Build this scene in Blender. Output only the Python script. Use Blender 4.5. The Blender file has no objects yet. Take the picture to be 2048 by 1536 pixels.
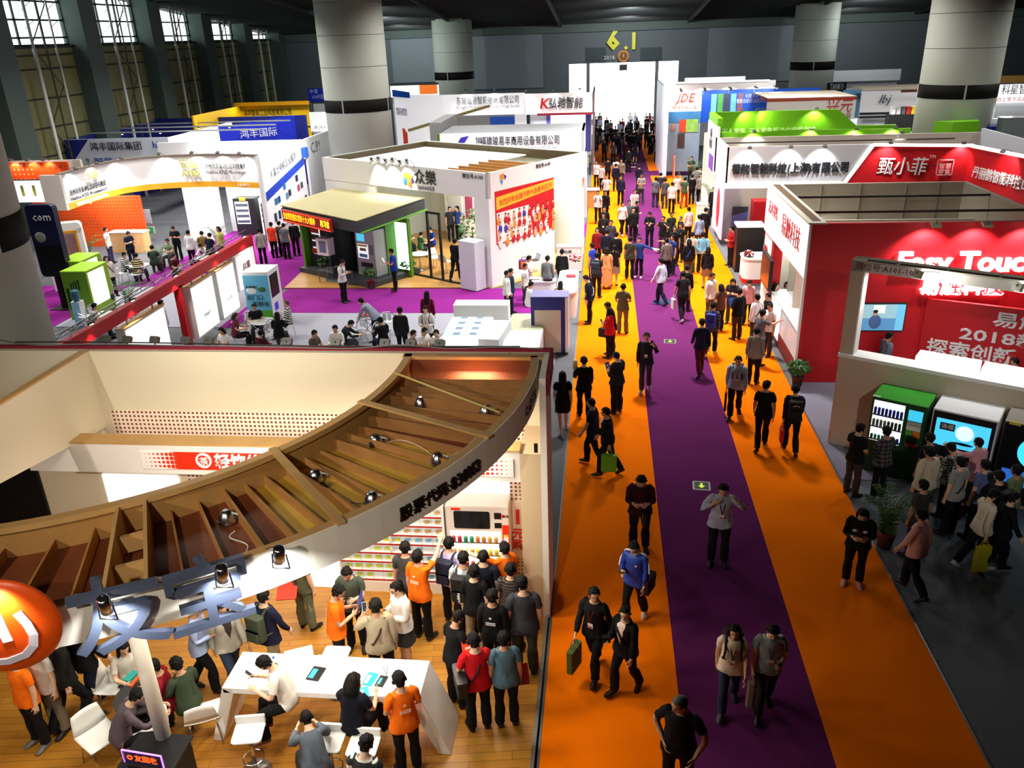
import bpy, bmesh, math, random
import numpy as np
from mathutils import Vector, Matrix
random.seed(7)
D = bpy.data; S = bpy.context.scene; COL = S.collection
PI = math.pi; R = math.radians

# ---------------------------------------------------------------- camera
CAMH = 9.2; FPX = 1631.3
def _cam_axes():
    yaw, pit, rol = R(-6.76), R(23.24), R(-2.054)
    cy, sy, cp, sp = math.cos(yaw), math.sin(yaw), math.cos(pit), math.sin(pit)
    f = Vector((sy*cp, cy*cp, -sp)); r = Vector((cy, -sy, 0)); u = r.cross(f)
    c, s = math.cos(rol), math.sin(rol)
    return r*c + u*s, u*c - r*s, f
CR, CU, CF = _cam_axes()
_cd = D.cameras.new('camera'); _cd.sensor_width = 36; _cd.lens = FPX/2048*36; _cd.clip_end = 400
cam = D.objects.new('camera', _cd); COL.objects.link(cam)
cam.matrix_world = Matrix(((CR.x, CU.x, -CF.x, 0), (CR.y, CU.y, -CF.y, 0), (CR.z, CU.z, -CF.z, CAMH), (0, 0, 0, 1)))
S.camera = cam

def P(px, py, z=0.0):
    """point of the hall at height z that the photograph shows at pixel (px, py)"""
    d = CR*((px-1024)/FPX) - CU*((py-768)/FPX) + CF
    t = (z-CAMH)/d.z
    return Vector((d.x*t, d.y*t, z))
def PY(px, py, y):
    d = CR*((px-1024)/FPX) - CU*((py-768)/FPX) + CF
    t = y/d.y; return Vector((d.x*t, y, CAMH+d.z*t))
def PX(px, py, x):
    d = CR*((px-1024)/FPX) - CU*((py-768)/FPX) + CF
    t = x/d.x; return Vector((x, d.y*t, CAMH+d.z*t))

# ---------------------------------------------------------------- world, exposure
S.view_settings.view_transform = 'Standard'; S.view_settings.look = 'None'
S.view_settings.exposure = 0.2; S.view_settings.gamma = 1.0; S.view_settings.use_curve_mapping = False
W = D.worlds.new('world'); S.world = W; W.use_nodes = True
W.node_tree.nodes['Background'].inputs[0].default_value = (0.86, 1.0, 0.98, 1)
W.node_tree.nodes['Background'].inputs[1].default_value = 3.0
try:
    S.cycles.use_denoising = True; S.cycles.max_bounces = 5; S.cycles.diffuse_bounces = 3
    S.cycles.sample_clamp_indirect = 4.0; S.cycles.caustics_reflective = False; S.cycles.caustics_refractive = False
except Exception: pass

def area(name, loc, size, power, color=(1, .97, .92), rot=(0, 0, 0), size_y=None, spread=PI):
    l = D.lights.new(name, 'AREA'); l.energy = power; l.color = color; l.size = size; l.spread = spread
    if name in ('booth_light',): l.energy *= 1.6
    if size_y: l.shape = 'RECTANGLE'; l.size_y = size_y
    o = D.objects.new(name, l); COL.objects.link(o); o.location = loc; o.rotation_euler = rot
    return o
# high-bay lamps under the hall roof, from mid-hall to the far wall (none over the gallery the photo is taken from)
for _y in (27, 35, 44, 53):
    for _x in ((-20, -7, 2, 11, 24) if _y > 30 else (-20, -7, 2)):
        area('high_bay_light', (_x, _y, 16.0-_y*.085), 1.6, {2: 1050, -20: 800}.get(_x, 480), (1, .96, .90), spread=R(92 if _x == 2 else 140))
area('lobby_light', (2, 98, 8.5), 16, 9000, (.97, 1, 1), size_y=20)

def spot(name, loc, target, power, angle=70, color=(1, .95, .86), blend=.6, radius=.04):
    l = D.lights.new(name, 'SPOT'); l.energy = power; l.color = color; l.spot_size = R(angle); l.spot_blend = blend; l.shadow_soft_size = radius
    o = D.objects.new(name, l); COL.objects.link(o); o.location = loc
    o.rotation_euler = (Vector(target)-Vector(loc)).to_track_quat('-Z', 'Y').to_euler()
    return o

# two added unseen spots on the gallery side, brightening the timber ring
spot('gallery_fill', (-10, -2.5, 11.2), (-7.0, 8.5, 4.3), 2600, 48, (1, .93, .82), .8, .15); spot('gallery_fill', (-2.5, -2.5, 11.2), (-3.6, 9.2, 4.3), 2400, 38, (1, .93, .82), .9, .15)

spot('gallery_fill', (5, -2.5, 12), (8.4, 16.6, 2.6), 2600, 28, (1, .95, .88), .9, .15)  # added fill spot, unseen, brightening the tan portal wall

# ---------------------------------------------------------------- materials
_M = {}
def srgb(c):
    return tuple((v/12.92 if v <= .04045 else ((v+.055)/1.055)**2.4) for v in (x/255 for x in c))
def M(col, rough=.6, noise=.06, scale=6, metal=0, emit=0, name=None, spec=.4):
    """procedural surface: base colour (sRGB 0-255) broken up by a noise texture"""
    key = (col, rough, noise, scale, metal, emit, spec)
    if key in _M: return _M[key]
    m = D.materials.new(name or 'surface'); m.use_nodes = True; nt = m.node_tree; b = nt.nodes['Principled BSDF']
    c = srgb(col); b.inputs['Roughness'].default_value = rough; b.inputs['Metallic'].default_value = metal
    b.inputs['Specular IOR Level'].default_value = spec
    if noise:
        t = nt.nodes.new('ShaderNodeTexCoord'); n = nt.nodes.new('ShaderNodeTexNoise'); x = nt.nodes.new('ShaderNodeMix'); x.data_type = 'RGBA'
        n.inputs['Scale'].default_value = scale; n.inputs['Detail'].default_value = 3
        nt.links.new(t.outputs['Object'], n.inputs['Vector']); nt.links.new(n.outputs['Fac'], x.inputs[0])
        x.inputs[6].default_value = (*[v*(1-noise) for v in c], 1); x.inputs[7].default_value = (*[min(1, v*(1+noise)) for v in c], 1)
        nt.links.new(x.outputs[2], b.inputs['Base Color'])
    else: b.inputs['Base Color'].default_value = (*c, 1)
    if emit:
        b.inputs['Emission Color'].default_value = (*c, 1); b.inputs['Emission Strength'].default_value = emit
    _M[key] = m; return m
def _nodes(name, rough=.6, spec=.4):
    m = D.materials.new(name); m.use_nodes = True; b = m.node_tree.nodes['Principled BSDF']
    b.inputs['Roughness'].default_value = rough; b.inputs['Specular IOR Level'].default_value = spec
    return m, m.node_tree, b
def _math(nt, op, a, b=None):
    n = nt.nodes.new('ShaderNodeMath'); n.operation = op
    for i, v in enumerate((a, b)):
        if v is None: continue
        if isinstance(v, (int, float)): n.inputs[i].default_value = v
        else: nt.links.new(v, n.inputs[i])
    return n.outputs[0]
def perforated(name, base, hole, pitch, frac, ax='X', az='Z', fade=None, fade_hi=None):
    """panel with a grid of square holes printed on it; fade=(x0,x1): squares shrink from full to nothing"""
    m, nt, b = _nodes(name, .5)
    t = nt.nodes.new('ShaderNodeTexCoord'); s = nt.nodes.new('ShaderNodeSeparateXYZ'); nt.links.new(t.outputs['Object'], s.inputs[0])
    half = frac/2
    if fade:
        mr = nt.nodes.new('ShaderNodeMapRange'); nt.links.new(s.outputs[ax], mr.inputs[0])
        mr.inputs[1].default_value, mr.inputs[2].default_value = fade; mr.inputs[3].default_value = .52; mr.inputs[4].default_value = .02
        half = mr.outputs[0]
    ins = []
    for a in (ax, az):
        f = _math(nt, 'FRACT', _math(nt, 'MULTIPLY', s.outputs[a], 1/pitch))
        ins.append(_math(nt, 'LESS_THAN', _math(nt, 'ABSOLUTE', _math(nt, 'SUBTRACT', f, .5)), half))
    k = _math(nt, 'MULTIPLY', ins[0], ins[1])
    x = nt.nodes.new('ShaderNodeMix'); x.data_type = 'RGBA'; nt.links.new(k, x.inputs[0])
    x.inputs[6].default_value = (*srgb(base), 1); x.inputs[7].default_value = (*srgb(hole), 1)
    nt.links.new(x.outputs[2], b.inputs['Base Color'])
    return m
def planks(name, c1, c2, gap, length, width, rough=.35, rot=0):
    m, nt, b = _nodes(name, rough)
    t = nt.nodes.new('ShaderNodeTexCoord'); mp = nt.nodes.new('ShaderNodeMapping'); mp.inputs['Rotation'].default_value[2] = rot
    br = nt.nodes.new('ShaderNodeTexBrick'); nt.links.new(t.outputs['Object'], mp.inputs[0]); nt.links.new(mp.outputs[0], br.inputs['Vector'])
    br.inputs['Color1'].default_value = (*srgb(c1), 1); br.inputs['Color2'].default_value = (*srgb(c2), 1); br.inputs['Mortar'].default_value = (*srgb(gap), 1)
    br.inputs['Scale'].default_value = 1; br.inputs['Brick Width'].default_value = length; br.inputs['Row Height'].default_value = width; br.inputs['Mortar Size'].default_value = .004
    n = nt.nodes.new('ShaderNodeTexNoise'); mp2 = nt.nodes.new('ShaderNodeMapping'); mp2.inputs['Scale'].default_value = (1.5, 14, 14) ; mp2.inputs['Rotation'].default_value[2] = rot
    nt.links.new(t.outputs['Object'], mp2.inputs[0]); nt.links.new(mp2.outputs[0], n.inputs['Vector']); n.inputs['Detail'].default_value = 4
    x = nt.nodes.new('ShaderNodeMix'); x.data_type = 'RGBA'; x.blend_type = 'MULTIPLY'; x.inputs[0].default_value = .35
    nt.links.new(br.outputs['Color'], x.inputs[6]); nt.links.new(n.outputs['Fac'], x.inputs[7]); nt.links.new(x.outputs[2], b.inputs['Base Color'])
    return m
def stripes(name, cols, period, axis='Z', rough=.8, plaid=None):
    """cloth with woven bands along one axis; plaid adds the same bands along a second axis"""
    m, nt, b = _nodes(name, rough, .2)
    t = nt.nodes.new('ShaderNodeTexCoord'); s = nt.nodes.new('ShaderNodeSeparateXYZ'); nt.links.new(t.outputs['Object'], s.inputs[0])
    k = _math(nt, 'GREATER_THAN', _math(nt, 'FRACT', _math(nt, 'MULTIPLY', s.outputs[axis], 1/period)), .5)
    if plaid:
        k2 = _math(nt, 'GREATER_THAN', _math(nt, 'FRACT', _math(nt, 'MULTIPLY', s.outputs[plaid], 1/period)), .5)
        k = _math(nt, 'MULTIPLY', _math(nt, 'ADD', k, k2), .5)
    x = nt.nodes.new('ShaderNodeMix'); x.data_type = 'RGBA'; nt.links.new(k, x.inputs[0])
    x.inputs[6].default_value = (*srgb(cols[0]), 1); x.inputs[7].default_value = (*srgb(cols[1]), 1)
    nt.links.new(x.outputs[2], b.inputs['Base Color'])
    return m
def glass(name='clear_glass', tint=(.9, .97, .97), alpha=.16):
    if name in _M: return _M[name]
    m = D.materials.new(name); m.use_nodes = True; nt = m.node_tree; b = nt.nodes['Principled BSDF']; out = nt.nodes['Material Output']
    b.inputs['Base Color'].default_value = (*tint, 1); b.inputs['Roughness'].default_value = .05
    tr = nt.nodes.new('ShaderNodeBsdfTransparent'); mx = nt.nodes.new('ShaderNodeMixShader'); mx.inputs[0].default_value = alpha
    nt.links.new(tr.outputs[0], mx.inputs[1]); nt.links.new(b.outputs[0], mx.inputs[2]); nt.links.new(mx.outputs[0], out.inputs[0])
    _M[name] = m; return m

# ---------------------------------------------------------------- object helpers
def tag(o, label=None, cat=None, group=None, kind=None):
    if label: o['label'] = label
    if cat: o['category'] = cat
    if group: o['group'] = group
    if kind: o['kind'] = kind
    return o
def thing(name, loc, label, cat, group=None, rz=0):
    o = D.objects.new(name, None); o.empty_display_size = .2; COL.objects.link(o); o.location = loc; o.rotation_euler[2] = rz
    return tag(o, label, cat, group)
class MB:
    """collects boxes, bars, tubes, prisms; build() links them as one mesh object"""
    def __init__(s): s.v = []; s.f = []; s.mi = []; s.cur = 0; s.sm = []
    def add(s, vs, fs, smooth=False):
        o = len(s.v); s.v += [tuple(v) for v in vs]
        for f in fs: s.f.append([i+o for i in f]); s.mi.append(s.cur); s.sm.append(smooth)
        return s
    def mat(s, i): s.cur = i; return s
    def box(s, x0, x1, y0, y1, z0, z1):
        v = [(x, y, z) for z in (z0, z1) for y in (y0, y1) for x in (x0, x1)]
        return s.add(v, [(0, 2, 3, 1), (4, 5, 7, 6), (0, 1, 5, 4), (2, 6, 7, 3), (0, 4, 6, 2), (1, 3, 7, 5)])
    def rbox(s, x0, x1, y0, y1, z0, z1, r=.03, n=3, axis='Z'):
        """box with its four edges along axis rounded"""
        k = []
        A, B = ((x0, x1), (y0, y1)) if axis == 'Z' else (((x0, x1), (z0, z1)) if axis == 'Y' else ((y0, y1), (z0, z1)))
        for cx, cy, a0 in ((A[1]-r, B[1]-r, 0), (A[0]+r, B[1]-r, 90), (A[0]+r, B[0]+r, 180), (A[1]-r, B[0]+r, 270)):
            for i in range(n+1):
                a = R(a0+90*i/n); k.append((cx+r*math.cos(a), cy+r*math.sin(a)))
        lo, hi = {'Z': (z0, z1), 'Y': (y0, y1), 'X': (x0, x1)}[axis]
        mk = {'Z': lambda p, h: (p[0], p[1], h), 'Y': lambda p, h: (p[0], h, p[1]), 'X': lambda p, h: (h, p[0], p[1])}[axis]
        return s.prism([mk(p, lo) for p in k], [mk(p, hi) for p in k])
    def prism(s, lo, hi, smooth=False):
        n = len(lo); a = s.add(list(lo)+list(hi), [(i, (i+1) % n, n+(i+1) % n, n+i) for i in range(n)], smooth)
        return s.add(list(lo)+list(hi), [list(range(n))[::-1], list(range(n, 2*n))])
    def tube(s, a, b, r, n=8, r2=None, cap=True):
        a, b = Vector(a), Vector(b); d = (b-a).normalized(); r2 = r if r2 is None else r2
        u = d.orthogonal().normalized(); w = d.cross(u)
        c = [(math.cos(2*PI*i/n), math.sin(2*PI*i/n)) for i in range(n)]
        v = [a+(u*x+w*y)*r for x, y in c]+[b+(u*x+w*y)*r2 for x, y in c]
        s.add(v, [(i, (i+1) % n, n+(i+1) % n, n+i) for i in range(n)], n > 6)
        if cap: s.add(v, [list(range(n))[::-1], list(range(n, 2*n))])
        return s
    def path(s, pts, r, n=6):
        for a, b in zip(pts, pts[1:]): s.tube(a, b, r, n)
        return s
    def lathe(s, prof, c=(0, 0, 0), n=16):
        """prof: [(radius, z)] turned about the vertical through c"""
        v = [(c[0]+r*math.cos(2*PI*i/n), c[1]+r*math.sin(2*PI*i/n), c[2]+z) for r, z in prof for i in range(n)]
        m = len(prof)
        f = [(j*n+i, j*n+(i+1) % n, (j+1)*n+(i+1) % n, (j+1)*n+i) for j in range(m-1) for i in range(n)]
        s.add(v, f, True)
        return s.add(v, [list(range(n))[::-1], [(m-1)*n+i for i in range(n)]])
    def ball(s, c, r, n=10):
        rx, ry, rz = r if isinstance(r, (tuple, list)) else (r, r, r); m = max(4, n//2+1)
        v = []; f = []
        for j in range(1, m):
            t = PI*j/m
            v += [(c[0]+rx*math.sin(t)*math.cos(2*PI*i/n), c[1]+ry*math.sin(t)*math.sin(2*PI*i/n), c[2]+rz*math.cos(t)) for i in range(n)]
        v += [(c[0], c[1], c[2]+rz), (c[0], c[1], c[2]-rz)]; T = len(v)-2
        for j in range(m-2):
            f += [(j*n+i, (j+1)*n+i, (j+1)*n+(i+1) % n, j*n+(i+1) % n) for i in range(n)]
        f += [(T, i, (i+1) % n) for i in range(n)]; b = (m-2)*n
        f += [(T+1, b+(i+1) % n, b+i) for i in range(n)]
        return s.add(v, f, True)
    def quad(s, a, b, c, d): return s.add([a, b, c, d], [(0, 1, 2, 3)])
    def slab(s, pts, t):
        """extrude polygon pts by vector t"""
        t = Vector(t); return s.prism([Vector(p) for p in pts], [Vector(p)+t for p in pts])
    def mesh(s, name, mats):
        me = D.meshes.new(name); me.from_pydata(s.v, [], s.f)
        for m in (mats if isinstance(mats, (list, tuple)) else [mats]): me.materials.append(m)
        me.polygons.foreach_set('material_index', s.mi); me.polygons.foreach_set('use_smooth', s.sm)
        bm = bmesh.new(); bm.from_mesh(me); bmesh.ops.remove_doubles(bm, verts=bm.verts, dist=1e-5)
        bmesh.ops.recalc_face_normals(bm, faces=bm.faces); bm.to_mesh(me); bm.free()
        return me
    def build(s, name, mats, parent=None, bevel=0):
        o = D.objects.new(name, s.mesh(name, mats)); COL.objects.link(o)
        if parent: o.parent = parent
        if bevel:
            b = o.modifiers.new('bevel', 'BEVEL'); b.width = bevel; b.segments = 2; b.limit_method = 'ANGLE'
        return o
def clone(o, parent=None):
    c = o.copy(); COL.objects.link(c)
    if parent is not None: c.parent = parent
    for ch in list(o.children): clone(ch, c)
    return c
def struct(o, label=None): o['kind'] = 'structure'; return tag(o, label) if label else o
_TX = {}
def text_mesh(body, size, depth, bold, res, spacing=1.0, shear=0):
    key = (body, size, depth, bold, res, spacing, shear)
    if key in _TX: return _TX[key]
    c = D.curves.new('lettering', 'FONT'); c.body = body; c.size = size; c.extrude = depth/2; c.offset = bold*size; c.resolution_u = res; c.shear = shear
    c.align_x = 'CENTER'; c.align_y = 'CENTER'; c.space_character = spacing; c.space_line = 1.0
    o = D.objects.new('lettering', c); COL.objects.link(o)
    me = D.meshes.new_from_object(o.evaluated_get(bpy.context.evaluated_depsgraph_get())); D.objects.remove(o); D.curves.remove(c)
    me.materials.clear(); _TX[key] = me; return me
def lettering(body, loc, right, up, size, mat, parent=None, depth=.01, bold=.0, width=None, name='lettering', res=1, spacing=1.0, shear=0):
    """raised letters; loc/right/up in the parent's frame; width squeezes or stretches the line to fit"""
    me = text_mesh(body, size, depth, bold, res, spacing, shear).copy(); me.materials.append(mat)
    r = Vector(right).normalized(); u = Vector(up).normalized(); n = r.cross(u)
    k = 1.0
    if width:
        xs = [v.co.x for v in me.vertices]; k = width/(max(xs)-min(xs))
    mt = Matrix(((r.x*k, u.x, n.x, loc[0]), (r.y*k, u.y, n.y, loc[1]), (r.z*k, u.z, n.z, loc[2]), (0, 0, 0, 1)))
    me.transform(mt)
    o = D.objects.new(name, me); COL.objects.link(o)
    if parent: o.parent = parent
    return o
WHITE = M((240, 240, 238), .5, .03, 2); BLACK = M((16, 16, 17), .5, .1); CHROME = M((200, 200, 205), .25, .02, metal=1)
DGREY = M((50, 52, 55), .6); LGREY = M((165, 168, 170), .5); RED = M((190, 14, 24), .5, .04, 2); STEEL = M((120, 122, 124), .4, .05, metal=.7)
# ---------------------------------------------------------------- people: one sculpted body, posed by a skeleton
J = {'pelvis': (0, 0, .92), 'spine': (0, 0, 1.06), 'chest': (0, -.005, 1.22), 'neck': (0, -.012, 1.44), 'head': (0, 0, 1.50)}
ARM = np.array((math.sin(R(32)), 0, -math.cos(R(32))))
for _s, _n in ((1, 'R'), (-1, 'L')):
    a = ARM*(_s, 1, 1); sh = np.array((_s*.172, -.012, 1.385))
    J['sh'+_n] = tuple(sh); J['el'+_n] = tuple(sh+a*.275); J['wr'+_n] = tuple(sh+a*.52)
    J['hp'+_n] = (_s*.09, 0, .89); J['kn'+_n] = (_s*.1, .006, .475); J['an'+_n] = (_s*.105, -.02, .08)
J = {k: np.array(v, float) for k, v in J.items()}
# bone: (joint, end point, capsule radius)
BONES = ['pelvis', 'spine', 'chest', 'neck', 'head']+[b+s for s in 'RL' for b in ('sh', 'el', 'wr', 'hp', 'kn', 'an')]
BSEG = {'pelvis': ((0, 0, .86), (0, 0, 1.0), .13), 'spine': ((0, 0, 1.02), (0, 0, 1.18), .12), 'chest': ((0, 0, 1.22), (0, 0, 1.36), .14), 'neck': ((0, -.01, 1.42), (0, 0, 1.5), .05), 'head': ((0, .01, 1.56), (0, .01, 1.64), .09)}
for n, s in (('R', 1), ('L', -1)):
    a = ARM*(s, 1, 1)
    BSEG['sh'+n] = (J['sh'+n]+a*.075, J['el'+n], .05); BSEG['el'+n] = (J['el'+n], J['wr'+n], .04); BSEG['wr'+n] = (J['wr'+n], J['wr'+n]+a*.17, .035)
    BSEG['hp'+n] = (J['hp'+n]+np.array((0, 0, -.06)), J['kn'+n], .075); BSEG['kn'+n] = (J['kn'+n], J['an'+n], .05); BSEG['an'+n] = (J['an'+n], (s*.11, .13, .03), .035)
BSEG = {k: (np.array(a, float), np.array(b, float), r) for k, (a, b, r) in BSEG.items()}
PARENT = {'spine': 'pelvis', 'chest': 'spine', 'neck': 'chest', 'head': 'neck'}
for n in 'RL': PARENT.update({'sh'+n: 'chest', 'el'+n: 'sh'+n, 'wr'+n: 'el'+n, 'hp'+n: 'pelvis', 'kn'+n: 'hp'+n, 'an'+n: 'kn'+n})

def _ring_tube(mb, pts, n=14):
    """closed tube through [(centre, rx, ry)] rings square to the line of centres"""
    rings = []
    for i, (c, rx, ry) in enumerate(pts):
        a = Vector(pts[max(0, i-1)][0]); b = Vector(pts[min(len(pts)-1, i+1)][0]); d = (b-a).normalized()
        u = Vector((1, 0, 0)); u = (u-d*u.dot(d)).normalized() if abs(d.x) < .8 else (Vector((0, 0, 1))-d*d.z).normalized()
        w = d.cross(u); rings.append([Vector(c)+u*rx*math.cos(2*PI*k/n)+w*ry*math.sin(2*PI*k/n) for k in range(n)])
    v = [p for r in rings for p in r]; m = len(rings)
    f = [(j*n+i, j*n+(i+1) % n, (j+1)*n+(i+1) % n, (j+1)*n+i) for j in range(m-1) for i in range(n)]
    f += [list(range(n))[::-1], [(m-1)*n+i for i in range(n)]]
    mb.add(v, f)
def _sculpt():
    mb = MB()
    _ring_tube(mb, [((0, y, z), a, b) for z, a, b, y in ((.80, .11, .09, 0), (.85, .155, .108, -.004), (.92, .168, .118, -.01), (1.0, .152, .106, -.004), (1.08, .14, .098, 0), (1.17, .148, .104, 0), (1.26, .165, .113, .002), (1.33, .172, .112, 0), (1.385, .156, .096, -.006), (1.415, .118, .08, -.01), (1.44, .08, .066, -.012), (1.465, .056, .058, -.012))], 20)
    _ring_tube(mb, [((0, -.014, 1.42), .06, .062), ((0, -.008, 1.48), .054, .056), ((0, 0, 1.54), .055, .058)])
    mb.ball((0, .004, 1.615), (.074, .094, .088), 20); mb.ball((0, .022, 1.575), (.062, .074, .082), 18); mb.ball((0, .055, 1.525), (.034, .034, .028), 12)
    mb.ball((0, .098, 1.575), (.013, .02, .018), 10); mb.ball((0, .09, 1.60), (.009, .014, .03), 10); mb.ball((0, .083, 1.545), (.024, .014, .012), 10); mb.ball((0, .082, 1.622), (.05, .014, .008), 10)
    for s in (1, -1):
        mb.ball((s*.077, -.004, 1.588), (.012, .02, .032), 10)
        a = ARM*(s, 1, 1); S0 = J['sh'+'RL'[s < 0]]
        q = lambda t, off=(0, 0, 0): Vector(S0+a*t)+Vector(off)
        _ring_tube(mb, [(q(-.08, (0, 0, -.03)), .04, .05), (q(-.03, (0, 0, -.022)), .048, .056), (q(.03, (0, 0, -.006)), .05, .054), (q(.12), .048, .05), (q(.22), .041, .043), (q(.275), .039, .042), (q(.33), .042, .041), (q(.42), .034, .034), (q(.5), .026, .029), (q(.53), .025, .03)])
        # hand: palm, four fingers bent at the knuckles, thumb from the side of the palm
        f = Vector((0, 1, 0)); dn = Vector(a); side = f.cross(dn).normalized()*(1 if s > 0 else -1)  # side points to the palm (inwards)
        w = Vector(q(.52))
        _ring_tube(mb, [(w, .014, .027), (w+dn*.03, .014, .036), (w+dn*.065, .014, .04), (w+dn*.088, .012, .038)])
        inn = Vector((-s, 0, 0)); inn = (inn-dn*inn.dot(dn)).normalized()
        for k, (oy, ln) in enumerate(((.031, .07), (.0105, .079), (-.0105, .074), (-.031, .058))):
            p0 = w+dn*.082+f*oy; p1 = p0+dn*ln*.5+f*oy*.16+inn*.004; p2 = p1+dn*ln*.3+inn*.016; p3 = p2+dn*ln*.16+inn*.02
            mb.tube(p0, p1, .0085, 8, .008); mb.tube(p1, p2, .008, 8, .0074); mb.tube(p2, p3, .0074, 8, .006); mb.ball(p1, .0082, 8); mb.ball(p2, .0076, 8)
        t0 = w+dn*.02+f*.026+inn*.006; t1 = t0+dn*.035+f*.024+inn*.014; t2 = t1+dn*.032+f*.008+inn*.008
        mb.tube(t0, t1, .0125, 8, .01); mb.tube(t1, t2, .01, 8, .0075); mb.ball(t1, .0102, 8)
        H = J['hp'+'RL'[s < 0]]
        _ring_tube(mb, [((s*.085, -.004, .90), .082, .1), ((s*.092, 0, .82), .085, .096), ((s*.096, .002, .72), .077, .084), ((s*.1, .004, .58), .063, .066), ((s*.1, .008, .50), .054, .058), ((s*.101, .004, .44), .053, .055), ((s*.103, -.012, .34), .055, .06), ((s*.104, -.016, .22), .043, .046), ((s*.105, -.018, .12), .034, .038), ((s*.105, -.018, .06), .036, .046)])
        _ring_tube(mb, [((s*.105, -.075, .035), .026, .03), ((s*.106, -.03, .045), .036, .042), ((s*.11, .05, .04), .043, .036), ((s*.114, .11, .03), .046, .028), ((s*.112, .16, .024), .034, .02), ((s*.11, .18, .022), .018, .014)])
    o = mb.build('body', WHITE)
    m = o.modifiers.new('r', 'REMESH'); m.mode = 'VOXEL'; m.voxel_size = .0062
    m = o.modifiers.new('s', 'SMOOTH'); m.factor = .5; m.iterations = 4
    me = D.meshes.new_from_object(o.evaluated_get(bpy.context.evaluated_depsgraph_get())); D.objects.remove(o)
    return me
def _weights(V):
    W = np.zeros((len(V), len(BONES)))
    for i, b in enumerate(BONES):
        a, e, r = BSEG[b]; d = e-a; t = np.clip(((V-a)@d)/(d@d), 0, 1); dist = np.maximum(0, np.linalg.norm(V-(a+t[:, None]*d), axis=1)-r)
        w = np.exp(-dist/.018)
        if b[-1] in 'RL' and b[:2] in ('hp', 'kn', 'an'):
            s = 1 if b[-1] == 'R' else -1; w *= 1/(1+np.exp(-s*V[:, 0]/.012)); w *= V[:, 2] < .97
        if b[:2] in ('sh', 'el', 'wr'): w *= ((V[:, 0]*(1 if b[-1] == 'R' else -1)) > .1)*(V[:, 2] > .72)
        if b in ('head', 'neck'): w *= np.abs(V[:, 0]) < .13
        W[:, i] = w+1e-9
    for s in (1, -1):   # hands and forearms never follow the legs or hips
        arm = (((V-J['sh'+'RL'[s < 0]])@(ARM*(s, 1, 1))) > .2)&(V[:, 0]*s > .24)
        for i, b in enumerate(BONES):
            if b[:2] in ('hp', 'kn', 'an') or b in ('pelvis', 'spine', 'chest'): W[arm, i] = 1e-12
    return W/W.sum(1, keepdims=True)
class Body: pass
def _lods():
    base = _sculpt(); out = []
    for ratio, face in ((.10, True), (.032, True), (.010, False)):
        o = D.objects.new('b', base.copy()); COL.objects.link(o)
        n = len(o.data.vertices); co = np.empty(n*3); o.data.vertices.foreach_get('co', co); co = co.reshape(-1, 3)
        g = o.vertex_groups.new(name='k'); hd = co[:, 2] > 1.5
        hand = np.zeros(n, bool)
        for s in (1, -1): hand |= (((co-J['sh'+'RL'[s < 0]])@(ARM*(s, 1, 1))) > .5)&(co[:, 0]*s > .25)
        for i in range(n): pass
        g.add([int(i) for i in np.nonzero(~(hd|hand))[0]], 1.0, 'REPLACE'); g.add([int(i) for i in np.nonzero(hd|hand)[0]], .3, 'REPLACE')
        m = o.modifiers.new('d', 'DECIMATE'); m.ratio = ratio; m.vertex_group = 'k'; m.vertex_group_factor = 1.0
        me = D.meshes.new_from_object(o.evaluated_get(bpy.context.evaluated_depsgraph_get())); D.objects.remove(o)
        bm = bmesh.new(); bm.from_mesh(me)
        cuts = [((0, 0, .84), (0, 0, 1)), ((0, 0, .99), (0, 0, 1)), ((0, 0, 1.445), (0, 0, 1)), ((0, 0, .095), (0, 0, 1)), ((0, 0, .5), (0, 0, 1))]
        if face: cuts += [((0, 0, 1.672), (0, -.2, 1))]
        for s in (1, -1):
            for t in (.17, .488): cuts.append((tuple(J['sh'+'RL'[s < 0]]+ARM*(s, 1, 1)*t), tuple(ARM*(s, 1, 1))))
        for c, nn in cuts: bmesh.ops.bisect_plane(bm, geom=bm.verts[:]+bm.edges[:]+bm.faces[:], dist=1e-5, plane_co=c, plane_no=nn)
        bm.normal_update(); bm.verts.ensure_lookup_table()
        b = Body(); b.V = np.array([v.co[:] for v in bm.verts]); b.N = np.array([v.normal[:] for v in bm.verts]); b.F = [[v.index for v in f.verts] for f in bm.faces]; b.FC = np.array([f.calc_center_median()[:] for f in bm.faces])
        bm.free(); b.W = _weights(b.V); b.nb = len(b.V)
        wf = np.array([b.W[f].mean(0) for f in b.F]); b.bone = wf.argmax(1)
        b.T = np.where(b.FC[:, 0] > 0, (b.FC-J['shR'])@ARM, (b.FC-J['shL'])@(ARM*(-1, 1, 1)))
        bn = [BONES[i] for i in b.bone]; b.arm = np.array([x[:2] in ('sh', 'el', 'wr') for x in bn]); b.headf = np.array([x in ('head', 'neck') for x in bn])
        # eyes, brows and lips set into the face
        b.extra = []
        if face:
            mb = MB()
            for s in (1, -1): mb.mat(1); mb.ball((s*.030, .0865, 1.600), (.0095, .007, .0042), 8); mb.mat(3); mb.ball((s*.031, .0875, 1.6205), (.015, .006, .0024), 8)
            mb.mat(2); mb.ball((0, .0955, 1.545), (.02, .005, .0065), 8)
            b.extra = (np.array(mb.v), mb.f, mb.mi)
        out.append(b)
    return out
LOD = _lods()

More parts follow.
